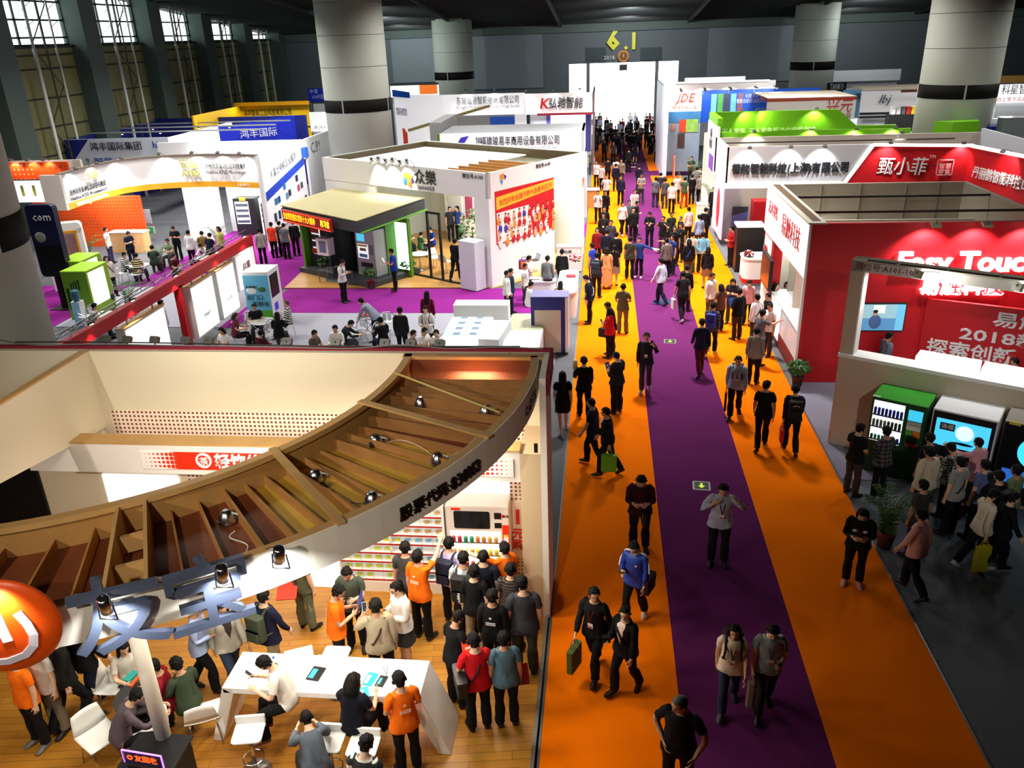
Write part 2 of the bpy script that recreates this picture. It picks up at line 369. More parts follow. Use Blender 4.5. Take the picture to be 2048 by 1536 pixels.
def _rotmat(a, b):
    a = np.array(a, float); b = np.array(b, float); a /= np.linalg.norm(a); b /= np.linalg.norm(b)
    return np.array(Vector(a).rotation_difference(Vector(b)).to_matrix())
def _rx(d): c, s = math.cos(R(d)), math.sin(R(d)); return np.array(((1, 0, 0), (0, c, -s), (0, s, c)))
def _rz(d): c, s = math.cos(R(d)), math.sin(R(d)); return np.array(((c, -s, 0), (s, c, 0), (0, 0, 1)))
def _ry(d): c, s = math.cos(R(d)), math.sin(R(d)); return np.array(((c, 0, s), (0, 1, 0), (-s, 0, c)))
DOWN = ((.13, -.02, -1), (.07, .16, -1))
POSES = {
 'stand': dict(),
 'stand2': dict(aR=((.2, -.08, -1), (-.02, .25, -1)), lR=((.06, .1, -1), (.03, -.06, -1))),
 'walk': dict(lean=3, aR=((.12, -.34, -1), (.04, .05, -1)), aL=((.12, .34, -1), (.02, .6, -1)), lR=((.0, .42, -1), (.0, -.02, -1)), lL=((0, -.26, -1), (0, -.62, -1)), fL=-35),
 'walk2': dict(lean=4, aL=((.12, -.34, -1), (.04, .05, -1)), aR=((.12, .34, -1), (.02, .6, -1)), lL=((.0, .42, -1), (.0, -.02, -1)), lR=((0, -.26, -1), (0, -.62, -1)), fR=-35),
 'phone': dict(lean=4, aR=((.16, .12, -1), (-.42, .85, .28)), aL=((.16, .12, -1), (-.42, .85, .28)), head=(28, 0)),
 'walkphone': dict(lean=4, aR=((.16, .12, -1), (-.35, .85, .22)), aL=((.13, .12, -1), (.02, .3, -1)), head=(24, 0), lR=((.0, .36, -1), (.0, -.02, -1)), lL=((0, -.22, -1), (0, -.5, -1)), fL=-30),
 'call': dict(aL=((.5, .35, -.8), (-.52, .12, .95)), head=(4, 8), lR=((.0, .3, -1), (.0, -.02, -1)), lL=((0, -.16, -1), (0, -.45, -1)), fL=-25),
 'photo': dict(aR=((.35, .5, -.7), (-.3, .7, .75)), aL=((.35, .5, -.7), (-.3, .7, .75)), head=(4, 0)),
 'collar': dict(aR=((.55, .35, -.75), (-.75, .25, .75)), aL=((.7, .35, -.5), (-.65, .25, .95)), head=(18, 0)),
 'cross': dict(aR=((.25, .12, -1), (-.9, .45, .1)), aL=((.25, .12, -1), (-.9, .5, -.05)), lR=((.06, .04, -1), (.02, -.03, -1))),
 'hold': dict(aR=((.2, .1, -1), (-.5, .85, .05)), aL=((.2, .05, -1), (-.6, .75, .0)), head=(14, 0)),
 'behind': dict(aR=((.22, -.25, -1), (-.62, -.3, -.7)), aL=((.22, -.25, -1), (-.62, -.3, -.7))),
 'hip': dict(aR=((.5, -.15, -1), (-.55, .5, -.6)), aL=((.4, -.1, -1), (-.2, .5, -.7)), head=(10, 30)),
 'reach': dict(lean=5, aR=((.15, .9, -.35), (0, .95, .25)), aL=DOWN),
 'reachL': dict(lean=5, aL=((.15, .9, -.35), (0, .95, .25)), aR=DOWN),
 'raise': dict(lean=4, aR=((.15, .8, .55), (-.1, .75, .65)), aL=DOWN, head=(-5, 0)),
 'raiseL': dict(lean=4, aL=((.15, .8, .55), (-.1, .75, .65)), aR=DOWN, head=(-5, 0)),
 'point': dict(aR=((.95, .4, -.1), (.95, .4, -.05)), aL=DOWN),
 'lookdown': dict(lean=8, head=(28, 0), aR=((.15, .1, -1), (0, .4, -.9))),
 'bend': dict(lean=58, head=(10, 0), aR=((.1, .35, -1), (-.1, .5, -.8)), aL=((.1, .45, -1), (-.1, .5, -.8)), lR=((.02, -.1, -1), (.0, -.02, -1)), lL=((.04, .12, -1), (.02, -.03, -1))),
 'sit': dict(lean=8, aR=((.2, .35, -1), (-.3, .95, .05)), aL=((.2, .35, -1), (-.3, .95, .05)), lR=((.14, 1, -.05), (.02, .05, -1)), lL=((.14, 1, -.05), (.02, -.08, -1)), head=(14, 0)),
 'sitphone': dict(lean=20, aR=((.2, .25, -1), (-.35, .85, .45)), aL=((.2, .25, -1), (-.35, .85, .45)), lR=((.1, 1, -.28), (.02, -.1, -1)), lL=((.1, 1, -.3), (.02, -.1, -1)), head=(34, 0)),
 'sitlean': dict(lean=34, aR=((.25, .6, -.8), (-.4, .9, .0)), aL=((.25, .6, -.8), (-.4, .9, .0)), lR=((.16, 1, -.05), (.04, .05, -1)), lL=((.16, 1, -.05), (.04, -.1, -1)), head=(30, 0)),
 'sitback': dict(lean=-6, aR=((.25, .1, -1), (-.35, .8, -.3)), aL=((.25, .1, -1), (-.35, .8, -.3)), lR=((.2, 1, -.05), (.06, .12, -1)), lL=((.16, 1, -.05), (.02, -.02, -1)), head=(4, 0)),
}
def _pose(p, wide=1.0):
    """global matrices (rotation, joint position) of every bone"""
    lean = p.get('lean', 0); hp, hy = p.get('head', (6, 0)); G = {}
    rot = {'pelvis': _rx(-lean*.25) if lean < 40 else _rx(-lean*.6), 'spine': _rx(-lean*.7), 'chest': _rx(-lean), 'neck': _rx(-lean*.7-hp*.4), 'head': _rz(-hy)@_rx(-lean*.3-hp)}
    for n, s in (('R', 1), ('L', -1)):
        u, f = p.get('a'+n, DOWN); ex = lambda v: np.array((v[0]*s, v[1], v[2]), float)
        rest = ARM*(s, 1, 1)
        rot['sh'+n] = _rotmat(rest, ex(u)); rot['el'+n] = _rotmat(rest, ex(f)); rot['wr'+n] = rot['el'+n]
        t, k = p.get('l'+n, ((.03, 0, -1), (.01, -.02, -1)))
        rt = J['kn'+n]-J['hp'+n]; rk = J['an'+n]-J['kn'+n]
        rot['hp'+n] = _rotmat(rt, ex(t)); rot['kn'+n] = _rotmat(rk, ex(k)); rot['an'+n] = _rx(p.get('f'+n, 0))@_rz(-8*s)
    pos = {'pelvis': J['pelvis']}
    for b in BONES[1:]:
        pr = PARENT[b]; pos[b] = pos[pr]+rot[pr]@(J[b]-J[pr])
    return rot, pos
def _skin(V, W, rot, pos):
    out = np.zeros_like(V)
    for i, b in enumerate(BONES): out += W[:, i:i+1]*((V-J[b])@rot[b].T+pos[b])
    return out
def _newmesh(name, V, F, mats, mi=None, smooth=True):
    me = D.meshes.new(name); me.from_pydata([tuple(v) for v in V], [], F)
    for m in mats: me.materials.append(m)
    if mi is not None: me.polygons.foreach_set('material_index', mi)
    me.polygons.foreach_set('use_smooth', [smooth]*len(F)); me.update()
    return me
def _sub(b, mask, off):
    """faces of the body picked by mask, lifted off along the normals by off (array per vertex)"""
    idx = np.nonzero(mask)[0]; used = sorted({i for f in idx for i in b.F[f]}); mp = {o: n for n, o in enumerate(used)}
    V = b.V[used]+b.N[used]*off[used][:, None]
    return V, [[mp[i] for i in b.F[f]] for f in idx], b.W[used], idx
SKIN = [M(c, .55, .05, 8) for c in ((214, 168, 136), (196, 148, 115), (226, 184, 152))]
EYE = M((24, 18, 16), .3, 0); LIPS = M((150, 84, 72), .5, 0); BROW = M((70, 50, 42), .7, 0); HAIRC = M((17, 14, 13), .75, .5, 40, spec=.2); HAIRG = M((74, 70, 68), .6, .3, 30); HAIRB = M((38, 24, 16), .45, .3, 30)
CLOTH = lambda c: c if not isinstance(c, tuple) else M(c, .85, .14, 9, spec=.15)
PEOPLE = []
def person(px, py, head, pose, top, bottom, label, h=1.66, sleeve='s', hair='short', z0=0.0, lod=None, shoes=(22, 20, 20), extra='', group=None, skin=None, jacket=None, under=(225, 225, 225), fat=1.0, mod=None, at=None, dz=0.0, skirt=None, haircol=None):
    """head-top pixel (px, py) fixes where the person stands; head: heading in degrees, 0 = walking away from the gallery, 90 = to the right"""
    p = dict(POSES[pose]); p.update(mod or {}); k = h/1.70
    rot, pos = _pose(p)
    if lod is None:
        d = P(px, py, 1.5).length; lod = 0 if d < 15.5 else (1 if d < 34 else 2)
    b = LOD[lod]; rnd = random.Random(px*7919+py)
    BV = _skin(b.V, b.W, rot, pos); zmin = BV[:, 2].min(); top_i = np.where(b.W[:, 4] > .5, BV[:, 2], -9).argmax(); ht = BV[top_i]
    up = .012 if hair != 'bald' else 0
    Z = _rz(-head)
    hz = (ht[2]-zmin+up)*k+z0+dz
    if at is None:
        g = P(px, py, hz); off = Z@(ht*k); base = Vector((g.x-off[0], g.y-off[1], z0+dz))
    else: base = Vector((at[0], at[1], z0+dz))
    xf = lambda V: (V-np.array((0, 0, zmin)))*k*np.array((fat, 1+(fat-1)*1.2, 1))
    sk = SKIN[rnd.randrange(3)] if skin is None else SKIN[skin]
    V = xf(BV); F = list(b.F); mi = [0]*len(F)
    if b.extra:
        we = np.zeros((len(b.extra[0]), len(BONES))); we[:, BONES.index('head')] = 1
        ev = xf(_skin(b.extra[0], we, rot, pos)); n0 = len(V); V = np.vstack([V, ev]); F += [[i+n0 for i in f] for f in b.extra[1]]; mi += b.extra[2]
    o = D.objects.new('person', _newmesh('person', V, F, [sk, EYE, LIPS, BROW], mi)); COL.objects.link(o)
    o.location = base; o.rotation_euler[2] = R(-head)
    tag(o, label, 'person', group)
    def part(name, V, F, mats, m=None, smooth=True):
        c = D.objects.new(name, _newmesh(name, xf(V), F, mats, m, smooth)); COL.objects.link(c); c.parent = o; return c
    fc = b.FC; tx, tb = CLOTH(top), CLOTH(bottom)
    wr = .005*(np.sin(b.V[:, 2]*46+b.V[:, 0]*31+px)+np.sin(b.V[:, 0]*63-b.V[:, 2]*27+b.V[:, 1]*40+py)*.7)
    # shirt, jacket or tee
    tl = {'s': .17, 'l': .488, 'n': .02}[sleeve]; hem = .84
    nk = (fc[:, 2] < 1.445) | (np.abs(fc[:, 0]) > .075); mask = (~b.arm & ~b.headf & (fc[:, 2] > hem) & nk) | (b.arm & (b.T < tl)) | (b.headf & nk & (fc[:, 2] < 1.47))
    off = .011+wr+np.where((b.V[:, 2] < 1.12) & (np.abs(b.V[:, 0]) < .22), .022, 0)+np.where(b.V[:, 2] < .92, .006, 0)
    if jacket: off = off+.010
    SV, SF, SW, idx = _sub(b, mask, off)
    m = None; mats = [tx]
    if jacket:      # open front showing the shirt beneath
        c = fc[idx]; v = (np.abs(c[:, 0]) < np.clip((c[:, 2]-1.12)*.22+.012, .012, .075)) & (c[:, 1] > .0) & (c[:, 2] > 1.08) & ~b.arm[idx]; m = [int(x) for x in v]; mats = [tx, CLOTH(under)]
    part('jacket' if jacket else 'shirt', _skin(SV, SW, rot, pos), SF, mats, m)
    # trousers
    cut = .5 if bottom and skirt == 'shorts' else .095
    if skirt in (None, 'shorts'):
        mask = ~b.arm & ~b.headf & (fc[:, 2] > cut) & (fc[:, 2] < .99) & (np.abs(fc[:, 0]) < .26)
        off = .010+wr*.7+np.where(b.V[:, 2] < .45, .014, 0)+np.where(b.V[:, 2] < .2, .01, 0)
        SV, SF, SW, idx = _sub(b, mask, off); part('trousers', _skin(SV, SW, rot, pos), SF, [tb])
    else:           # skirt or dress: a flared tube hung from the waist
        n = 20; rings = [(1.0, .155, .112), (.92, .185, .14), (.8, .2, .155), (.62, .215, .17), (skirt, .225, .18)]
        SV = np.array([(rx*(1+.05*math.sin(5*a+px))*math.cos(a), ry*(1+.05*math.sin(5*a+px))*math.sin(a)-.005, z) for z, rx, ry in rings for a in [2*PI*i/n for i in range(n)]])
        SW = np.zeros((len(SV), len(BONES))); l = np.clip((.95-SV[:, 2])/.4, 0, .8); rr = np.clip(.5+SV[:, 0]/.2, 0, 1)
        SW[:, BONES.index('pelvis')] = 1-l; SW[:, BONES.index('hpR')] = l*rr; SW[:, BONES.index('hpL')] = l*(1-rr)
        SF = [[j*n+i, j*n+(i+1) % n, (j+1)*n+(i+1) % n, (j+1)*n+i] for j in range(4) for i in range(n)]
        part('skirt', _skin(SV, SW, rot, pos), SF, [tb])
    if lod < 2 or shoes[0] > 120:
        for s in (1, -1):
            mask = (fc[:, 2] < .095) & (fc[:, 0]*s > 0); SV, SF, SW, idx = _sub(b, mask, np.full(len(b.V), .007)); part('shoe', _skin(SV, SW, rot, pos), SF, [M(shoes, .5, .1)])
    else:
        mask = fc[:, 2] < .095; SV, SF, SW, idx = _sub(b, mask, np.full(len(b.V), .007)); part('shoes', _skin(SV, SW, rot, pos), SF, [M(shoes, .5, .1)])
    # hair
    if hair != 'bald':
        hm = haircol or HAIRC; c = fc; y = c[:, 1]-.004
        line = np.where(y > .045, 1.664, np.where(y > -.0, 1.612, np.where(y > -.03, 1.57, 1.525)))
        mask = b.headf & (c[:, 2] > line)
        off = np.full(len(b.V), .010 if hair != 'crop' else .005)+np.where(b.V[:, 2] > 1.64, .007 if hair != 'crop' else 0, 0)+(0 if hair == 'crop' else .0035)*(np.sin(b.V[:, 0]*95+b.V[:, 1]*60+px)+np.sin(b.V[:, 1]*130-b.V[:, 2]*90+py)+np.sin(b.V[:, 0]*160+b.V[:, 2]*140))
        SV, SF, SW, idx = _sub(b, mask, off); wh = np.zeros((len(SV), len(BONES))); wh[:, 4] = 1
        hw = lambda V: np.tile(np.eye(len(BONES))[4], (len(V), 1))
        SV = list(map(tuple, SV)); SF = [list(f) for f in SF]
        if hair in ('long', 'bob', 'tail'):
            zb = {'long': 1.27, 'bob': 1.47, 'tail': 1.30}[hair]; n = 9; rows = 6; o0 = len(SV)
            for j in range(rows):
                t = j/(rows-1); z = 1.66+(zb-1.66)*t
                for side in (0, 1):
                    for i in range(n):
                        if hair == 'tail': a = R(-130+80*i/(n-1)); rr = .1*(1-t)+.03*t; cy = -.02-.07*t
                        else: a = R(-205+230*i/(n-1)); rr = .092+.012*math.sin(t*3)+(.01*t if hair == 'long' else .016*t); cy = -.002-.03*t
                        rr -= .03*side; SV.append((rr*math.cos(a)*.96, cy+rr*math.sin(a)*1.05, z+.02*side*t))
            def id_(j, s_, i): return o0+(j*2+s_)*n+i
            for j in range(rows-1):
                for i in range(n-1):
                    SF.append([id_(j, 0, i), id_(j, 0, i+1), id_(j+1, 0, i+1), id_(j+1, 0, i)]); SF.append([id_(j, 1, i+1), id_(j, 1, i), id_(j+1, 1, i), id_(j+1, 1, i+1)])
                SF.append([id_(j, 0, 0), id_(j+1, 0, 0), id_(j+1, 1, 0), id_(j, 1, 0)]); SF.append([id_(j, 0, n-1), id_(j, 1, n-1), id_(j+1, 1, n-1), id_(j+1, 0, n-1)])
            for i in range(n-1): SF.append([id_(rows-1, 0, i), id_(rows-1, 0, i+1), id_(rows-1, 1, i+1), id_(rows-1, 1, i)])
        SV = np.array(SV); part('hair', _skin(SV, hw(SV), rot, pos), SF, [hm])
    # worn strips follow the body: lanyard with badge, bag straps
    def wrap(pts, bone, name, mat, w=.012, t=.006):
        mb = MB(); q = [Vector(v) for v in pts]
        for a, c in zip(q, q[1:]): mb.tube(a, c, w/2, 5)
        V = np.array(mb.v); W_ = np.tile(np.eye(len(BONES))[BONES.index(bone)], (len(V), 1))
        return part(name, _skin(V, W_, rot, pos), mb.f, [mat], None, False)
    def boxpart(name, mb, bone, mat):
        V = np.array(mb.v); W_ = np.tile(np.eye(len(BONES))[BONES.index(bone)], (len(V), 1)); return part(name, _skin(V, W_, rot, pos), mb.f, mat if isinstance(mat, list) else [mat], mb.mi, False)
    G3 = .03 if jacket else .018
    for e in extra.split():
        e, _, arg = e.partition(':'); colr = tuple(int(x) for x in arg.split(',')) if arg else None
        if e == 'badge':
            wrap([(.055, .05, 1.43), (.035, .112+G3, 1.32), (.0, .125+G3, 1.14)], 'chest', 'lanyard', M(colr or (120, 20, 30), .7, 0), .011); wrap([(-.055, .05, 1.43), (-.035, .112+G3, 1.32), (0, .125+G3, 1.14)], 'chest', 'lanyard', M(colr or (120, 20, 30), .7, 0), .011)
            mb = MB(); mb.box(-.042, .042, .126+G3, .130+G3, 1.05, 1.14); mb.mat(1); mb.box(-.036, .036, .130+G3, .132+G3, 1.06, 1.085); boxpart('badge', mb, 'chest', [M((232, 228, 226), .5, 0), M((190, 60, 60), .5, 0)])
        elif e == 'strap':      # cross-body strap
            wrap([(.1, -.03, 1.43), (.04, .115+G3, 1.34), (-.07, .13+G3, 1.15), (-.17, .06, .98), (-.1, -.12-G3, 1.03), (.0, -.135-G3, 1.2), (.1, -.05, 1.42)], 'chest', 'strap', M(colr or (24, 22, 22), .7, 0), .03)
        elif e == 'glasses':
            mb = MB()
            for s in (1, -1): mb.box(s*.030-.021, s*.030+.021, .102, .105, 1.587, 1.589); mb.box(s*.030-.021, s*.030+.021, .102, .105, 1.613, 1.615); mb.box(s*.030-.021, s*.030-.019, .102, .105, 1.587, 1.615); mb.box(s*.030+.019, s*.030+.021, .102, .105, 1.587, 1.615); mb.box(s*.07, s*.073, -.01, .104, 1.606, 1.61)
            mb.box(-.01, .01, .103, .106, 1.605, 1.608); boxpart('glasses', mb, 'head', M((20, 16, 16), .3, 0))
        elif e == 'print':      # mark printed on the back of the shirt
            mb = MB(); mb.ball((0, -.125-G3, 1.30), (.022, .004, .022), 8)
            for j in range(2):
                for i in range(7): mb.box(-.075+i*.022, -.058+i*.022, -.124-G3, -.121-G3, 1.20-j*.032, 1.222-j*.032)
            boxpart('back_print', mb, 'chest', M(colr or (250, 215, 190), .7, 0))
        elif e == 'logo':       # small mark on the chest
            mb = MB(); mb.box(-.085, -.055, .118+G3, .122+G3, 1.27, 1.295); boxpart('chest_mark', mb, 'chest', M(colr or (235, 235, 235), .7, 0))
        elif e == 'mask':
            pass
    M4 = o.matrix_basis.copy(); M4 = Matrix.Translation(o.location) @ Matrix.Rotation(R(-head), 4, 'Z')
    def world(pt, bone):
        v = rot[bone]@(np.array(pt, float)-J[bone])+pos[bone]; v = (v-np.array((0, 0, zmin)))*k*np.array((fat, 1, 1)); return M4 @ Vector(v)
    o_info = dict(obj=o, world=world, rot=rot, head=head, k=k, lod=lod, m4=M4, base=base)
    o_info['handR'] = world(J['wrR']+ARM*.09, 'wrR'); o_info['handL'] = world(J['wrL']+ARM*(-1, 1, 1)*.09, 'wrL')
    PEOPLE.append(o_info); return o_info

# ---- things people carry (top-level: they can be put down)
def phone(pp, side, label, col=(30, 30, 34)):
    c = pp['hand'+side]; o = MB().box(-.036, .036, -.005, .005, -.072, .072).mat(1).box(-.032, .032, -.0056, -.0049, -.066, .066).build('mobile_phone', [M(col, .3, 0), M((40, 46, 60), .2, 0)])
    f = Vector((math.sin(R(pp['head'])), math.cos(R(pp['head'])), 0)); o.location = c+f*.035+Vector((0, 0, .045)); o.rotation_euler = (R(-38), 0, R(-pp['head']))
    return tag(o, label, 'phone')
def bag(pp, side, col, label, w=.3, h=.34, d=.09, name='carrier_bag', cat='bag', drop=.0, rz=None, mark=None):
    c = pp['hand'+side]; mb = MB().rbox(-w/2, w/2, -d/2, d/2, -h, 0, .02, 2)
    r = thing(name, (c.x, c.y, c.z-.14-drop), label, cat); r.rotation_euler[2] = R(-pp['head']+90) if rz is None else R(rz)
    mb.build('pouch', M(col, .6, .1), r)
    for s in (-1, 1): MB().path([(-w*.22, s*d*.3, -.01), (-w*.16, s*d*.2, .09), (0, s*.01, .14), (w*.16, s*d*.2, .09), (w*.22, s*d*.3, -.01)], .006, 5).build('handle', M(col, .6, 0), r)
    if mark: MB().box(-w*.25, w*.25, -d/2-.003, -d/2, -h*.6, -h*.4).build('print', M(mark, .6, 0), r)
    return r
def sidebag(pp, side, col, label, w=.34, h=.26, d=.12, z=.86):
    s = 1 if side == 'R' else -1; p = pp['world']((s*.23, -.05, z), 'pelvis')
    r = thing('shoulder_bag', p, label, 'bag'); r.rotation_euler[2] = R(-pp['head']+90)
    MB().rbox(-w/2, w/2, -d/2, d/2, -h/2, h/2, .03, 3).build('pouch', M(col, .45, .1), r); MB().rbox(-w/2-.004, w/2+.004, -d/2-.006, d/2+.006, h*.1, h/2+.006, .03, 3).build('flap', M(col, .4, .1), r)
    return r
def backpack(pp, col, label, mark=None):
    p = pp['world']((0, -.21, 1.2), 'chest'); r = thing('backpack', p, label, 'backpack'); r.rotation_euler[2] = R(-pp['head']); lean = 0
    k = pp['k']
    MB().rbox(-.15*k, .15*k, -.08, .07, -.22*k, .2*k, .05, 4).build('pack_body', M(col, .7, .15), r, .02)
    MB().rbox(-.115*k, .115*k, -.115, -.075, -.2*k, -.02*k, .03, 3).build('front_pocket', M(col, .65, .15), r, .01)
    for s in (1, -1): MB().path([(s*.09, .06, .17*k), (s*.1, .14, .235*k), (s*.105, .25, .22*k), (s*.105, .325, .08*k), (s*.12, .30, -.08*k), (s*.15, .16, -.17*k), (s*.12, .05, -.17*k)], .017, 5).build('strap', M(col, .7, .1), r)
    if mark: MB().path([(-.07, -.088, .09), (0, -.09, .115), (.07, -.088, .09)], .007, 5).build('reflective_strip', M(mark, .5, 0), r)
    return r
def folder(pp, side, col, label, w=.22, h=.3, mark=None, tilt=-25):
    c = pp['hand'+side]; o = MB().box(-w/2, w/2, -.006, .006, -h/2, h/2).mat(1).box(-w*.3, w*.1, -.008, -.006, h*.1, h*.2).build('folder', [M(col, .5, .04), M(mark or col, .5, 0)])
    f = Vector((math.sin(R(pp['head'])), math.cos(R(pp['head'])), 0)); o.location = c+f*.05+Vector((0, 0, .06)); o.rotation_euler = (R(tilt), 0, R(-pp['head'])); return tag(o, label, 'folder')
# ---------------------------------------------------------------- the hall
CONC = M((92, 94, 100), .75, .12, 1.5); WALLC = M((78, 90, 92), .8, .06, .6); DARKW = M((46, 54, 54), .85, .08, .5); ROOF = M((20, 23, 23), .9, .15, .4)
OLIVE = M((120, 118, 78), .7, .10, .8); PIL = M((74, 88, 84), .75, .06, .7); COLW = M((176, 182, 172), .7, .05, .8)
struct(MB().box(-31, 46, -4, 112, -.12, 0).build('floor', CONC), 'grey concrete floor of the exhibition hall')
def roofz(y): return 17.4-.09*y
mb = MB(); mb.slab([(-33, -4, roofz(-4)), (46, -4, roofz(-4)), (46, 83, roofz(83)), (-33, 83, roofz(83))], (0, 0, .3))
ceil = struct(mb.build('ceiling', ROOF), 'dark sloping roof of the hall with cross purlins')
for i in range(34):
    y = 49+i; MB().box(-31, 46, y-.09, y+.09, roofz(y)-.32, roofz(y)+.02).build('purlin', M((34, 38, 38), .8, .1), ceil)
for x in (-22, -13, -4, 7.5, 17, 27):
    mb = MB(); mb.slab([(x-.1, 40, roofz(40)-.55), (x+.1, 40, roofz(40)-.55), (x+.1, 82, roofz(82)-.5), (x-.1, 82, roofz(82)-.5)], (0, 0, .3)); mb.build('roof_beam', M((30, 34, 34), .8, .1), ceil)
# far wall with its gateway
wb = struct(MB().box(-31, -3.28, 82, 82.5, 0, 10.3).box(6.85, 46, 82, 82.5, 0, 10.3).box(-3.28, 6.85, 82, 82.5, 6.38, 10.3).build('wall_back', M((96, 104, 108), .85, .06, .5)), 'grey far wall with a wide bright gateway')
MB().box(-31, 46, 81.5, 82, 9.1, 9.98).build('cornice', M((84, 96, 92), .85, .05), wb)
MB().box(-20.1, -5.7, 81.86, 82, 4.4, 9.08).build('wall_panel', M((122, 130, 136), .8, .05, .6), wb); MB().box(9.4, 20.6, 81.86, 82, 4.4, 9.08).build('wall_panel', M((122, 130, 136), .8, .05, .6), wb)
MB().box(-1.7, .15, 81.9, 82, 6.55, 7.75).build('dark_panel', M((62, 72, 76), .8, .05), wb); MB().box(3.3, 5.2, 81.9, 82, 6.5, 7.6).build('dark_panel', M((62, 72, 76), .8, .05), wb)
for x in (-1.5, 4.87): MB().box(x-.16, x+.16, 82.1, 82.4, 0, 6.38).build('gate_post', M((110, 118, 120), .5), wb)
hs = thing('hall_number_sign', (1.5, 81.7, 8.3), 'large yellow hall number 6.1 high on the far grey wall', 'sign')
lettering('6', (-.72, 0, .0), (1, 0, 0), (0, 0, 1), 2.35, M((205, 205, 40), .5, 0), hs, .15, .035, name='digit'); lettering('.1', (.95, 0, -.17), (1, 0, 0), (0, 0, 1), 1.95, M((205, 205, 40), .5, 0), hs, .15, .03, name='digit')
em = thing('round_emblem', (1.76, 81.75, 6.95), 'round orange emblem above the far gateway', 'emblem')
MB().tube((0, 0, 0), (0, -.12, 0), .52, 24).build('disc', M((196, 120, 40), .5, 0), em); MB().tube((0, -.1, 0), (0, -.15, 0), .34, 24).mat(0).build('inner_disc', M((90, 70, 50), .5, 0), em)
MB().tube((0, -.15, -.2), (0, -.18, .2), .08, 8).build('stroke', M((230, 160, 60), .5, 0), em); MB().box(-.36, .36, -.02, .12, -1.25, -.72).build('bracket', DGREY, em)
lettering('2018', (-1.3, 0, -.12), (1, 0, 0), (0, 0, 1), .5, M((190, 190, 186), .5, 0), em, .03, .02)
struct(MB().box(-12, 16, 111, 111.4, 0, 10).box(-12.3, -12, 82.5, 111, 0, 10).box(16, 16.3, 82.5, 111, 0, 10).box(-12, 16, 82.5, 111, 10, 10.2).build('wall_lobby', M((244, 246, 246), .7, .02)), 'white lobby walls seen through the gateway')
struct(MB().box(-12, 16, 82.5, 111, .0, .02).build('floor_lobby', M((225, 228, 230), .4, .03)), 'pale shiny lobby floor')
struct(MB().box(-9, 13, 110.8, 110.95, .3, 8.5).build('window_9', M((245, 252, 255), .5, 0, emit=2.2)), 'daylit glass front of the lobby')
# left wall: olive cladding, high windows, pilasters, trusses
PY0 = [40.7, 48.7, 56.5, 64.2, 71.9, 79.6]
wl = struct(MB().box(-31.4, -31, -4, 82, 0, 9.4).box(-31.4, -31, -4, 34.5, 9.4, 17.6).build('wall_left', OLIVE), 'olive clad side wall below the high windows')
mbj = MB()
for z in (3.7, 5.2, 6.72, 8.25, 8.95): mbj.box(-31, -30.97, 30, 82, z-.05, z+.05)
mbj.build('cladding_joint', M((52, 52, 40), .8), wl); MB().box(-31.2, -30.8, 30, 82, 9.3, 9.45).build('sill', M((44, 48, 46), .8), wl)
PILO = None
for i, y0 in enumerate(PY0+[32.7, 24.7]):
    o = MB().box(-31.4, -30.05, y0, y0+1.6, 0, roofz(y0)).build('pilaster', PIL); struct(o, 'grey concrete pilaster standing against the windowed side wall')
for n, y0 in enumerate(PY0[:-1]+[32.7]):
    ya, yb = y0+1.6, y0+ (7.75 if n else 8.0); zt = roofz(yb)+.1
    f = MB(); zs = [9.47, 9.85, 10.75, 11.7, 12.6, 13.5]
    for z in zs:
        if z < zt: f.box(-31.24, -31.14, ya, yb, z-.05, z+.05)
    for k in range(4): y = ya+(yb-ya)*k/3; f.box(-31.24, -31.14, y-.05, y+.05, 9.45, zt)
    w = struct(f.build('window_%d' % (n+1), M((40, 46, 46), .6)), 'high steel framed window full of white daylight')
    MB().box(-31.21, -31.19, ya, yb, 9.45, zt).build('pane', glass(alpha=.06), w)
    st = MB()
    for k in range(3):
        for z in (10.3, 11.2, 12.1): y = ya+(yb-ya)*(k+.3)/3; st.tube((-31.1, y, z), (-30.7, y+.35, z+.45), .018, 4)
    st.build('opening_stay', M((70, 76, 76), .6), w)
    t = thing('window_truss', (-30.3, ya+1.9, 0), 'slender steel truss in front of the %s window bay' % ['nearest full', 'second', 'third', 'fourth', 'fifth', 'half hidden'][n], 'truss')
    for dy, wd in ((0, .10), (1.95, .065)): MB().tube((0, dy, 0), (0, dy, 9.3), wd, 10).build('mast', M((225, 230, 225), .4), t); MB().tube((0, dy, 9.3), (0, dy, zt), wd*.8, 8).build('upper_mast', M((150, 158, 155), .5), t)
    br = MB(); z = 1.0; s = 0
    while z < 12: br.tube((-.1, 1.95*s, z), (-.1, 1.95*(1-s), z+2.1), .035, 5); z += 2.1; s = 1-s
    br.tube((-.1, 1.2, 0), (-.1, 1.2, zt), .05, 5); br.build('brace', M((60, 62, 50), .6), t)
struct(MB().box(46, 46.4, -4, 82, 0, 17.8).build('wall_right', DARKW), 'dark right hand wall of the hall')
struct(MB().box(-31, 46, -4.4, -4, 0, 17.8).build('wall_front', M((60, 62, 62), .9)), 'hall wall behind the gallery')
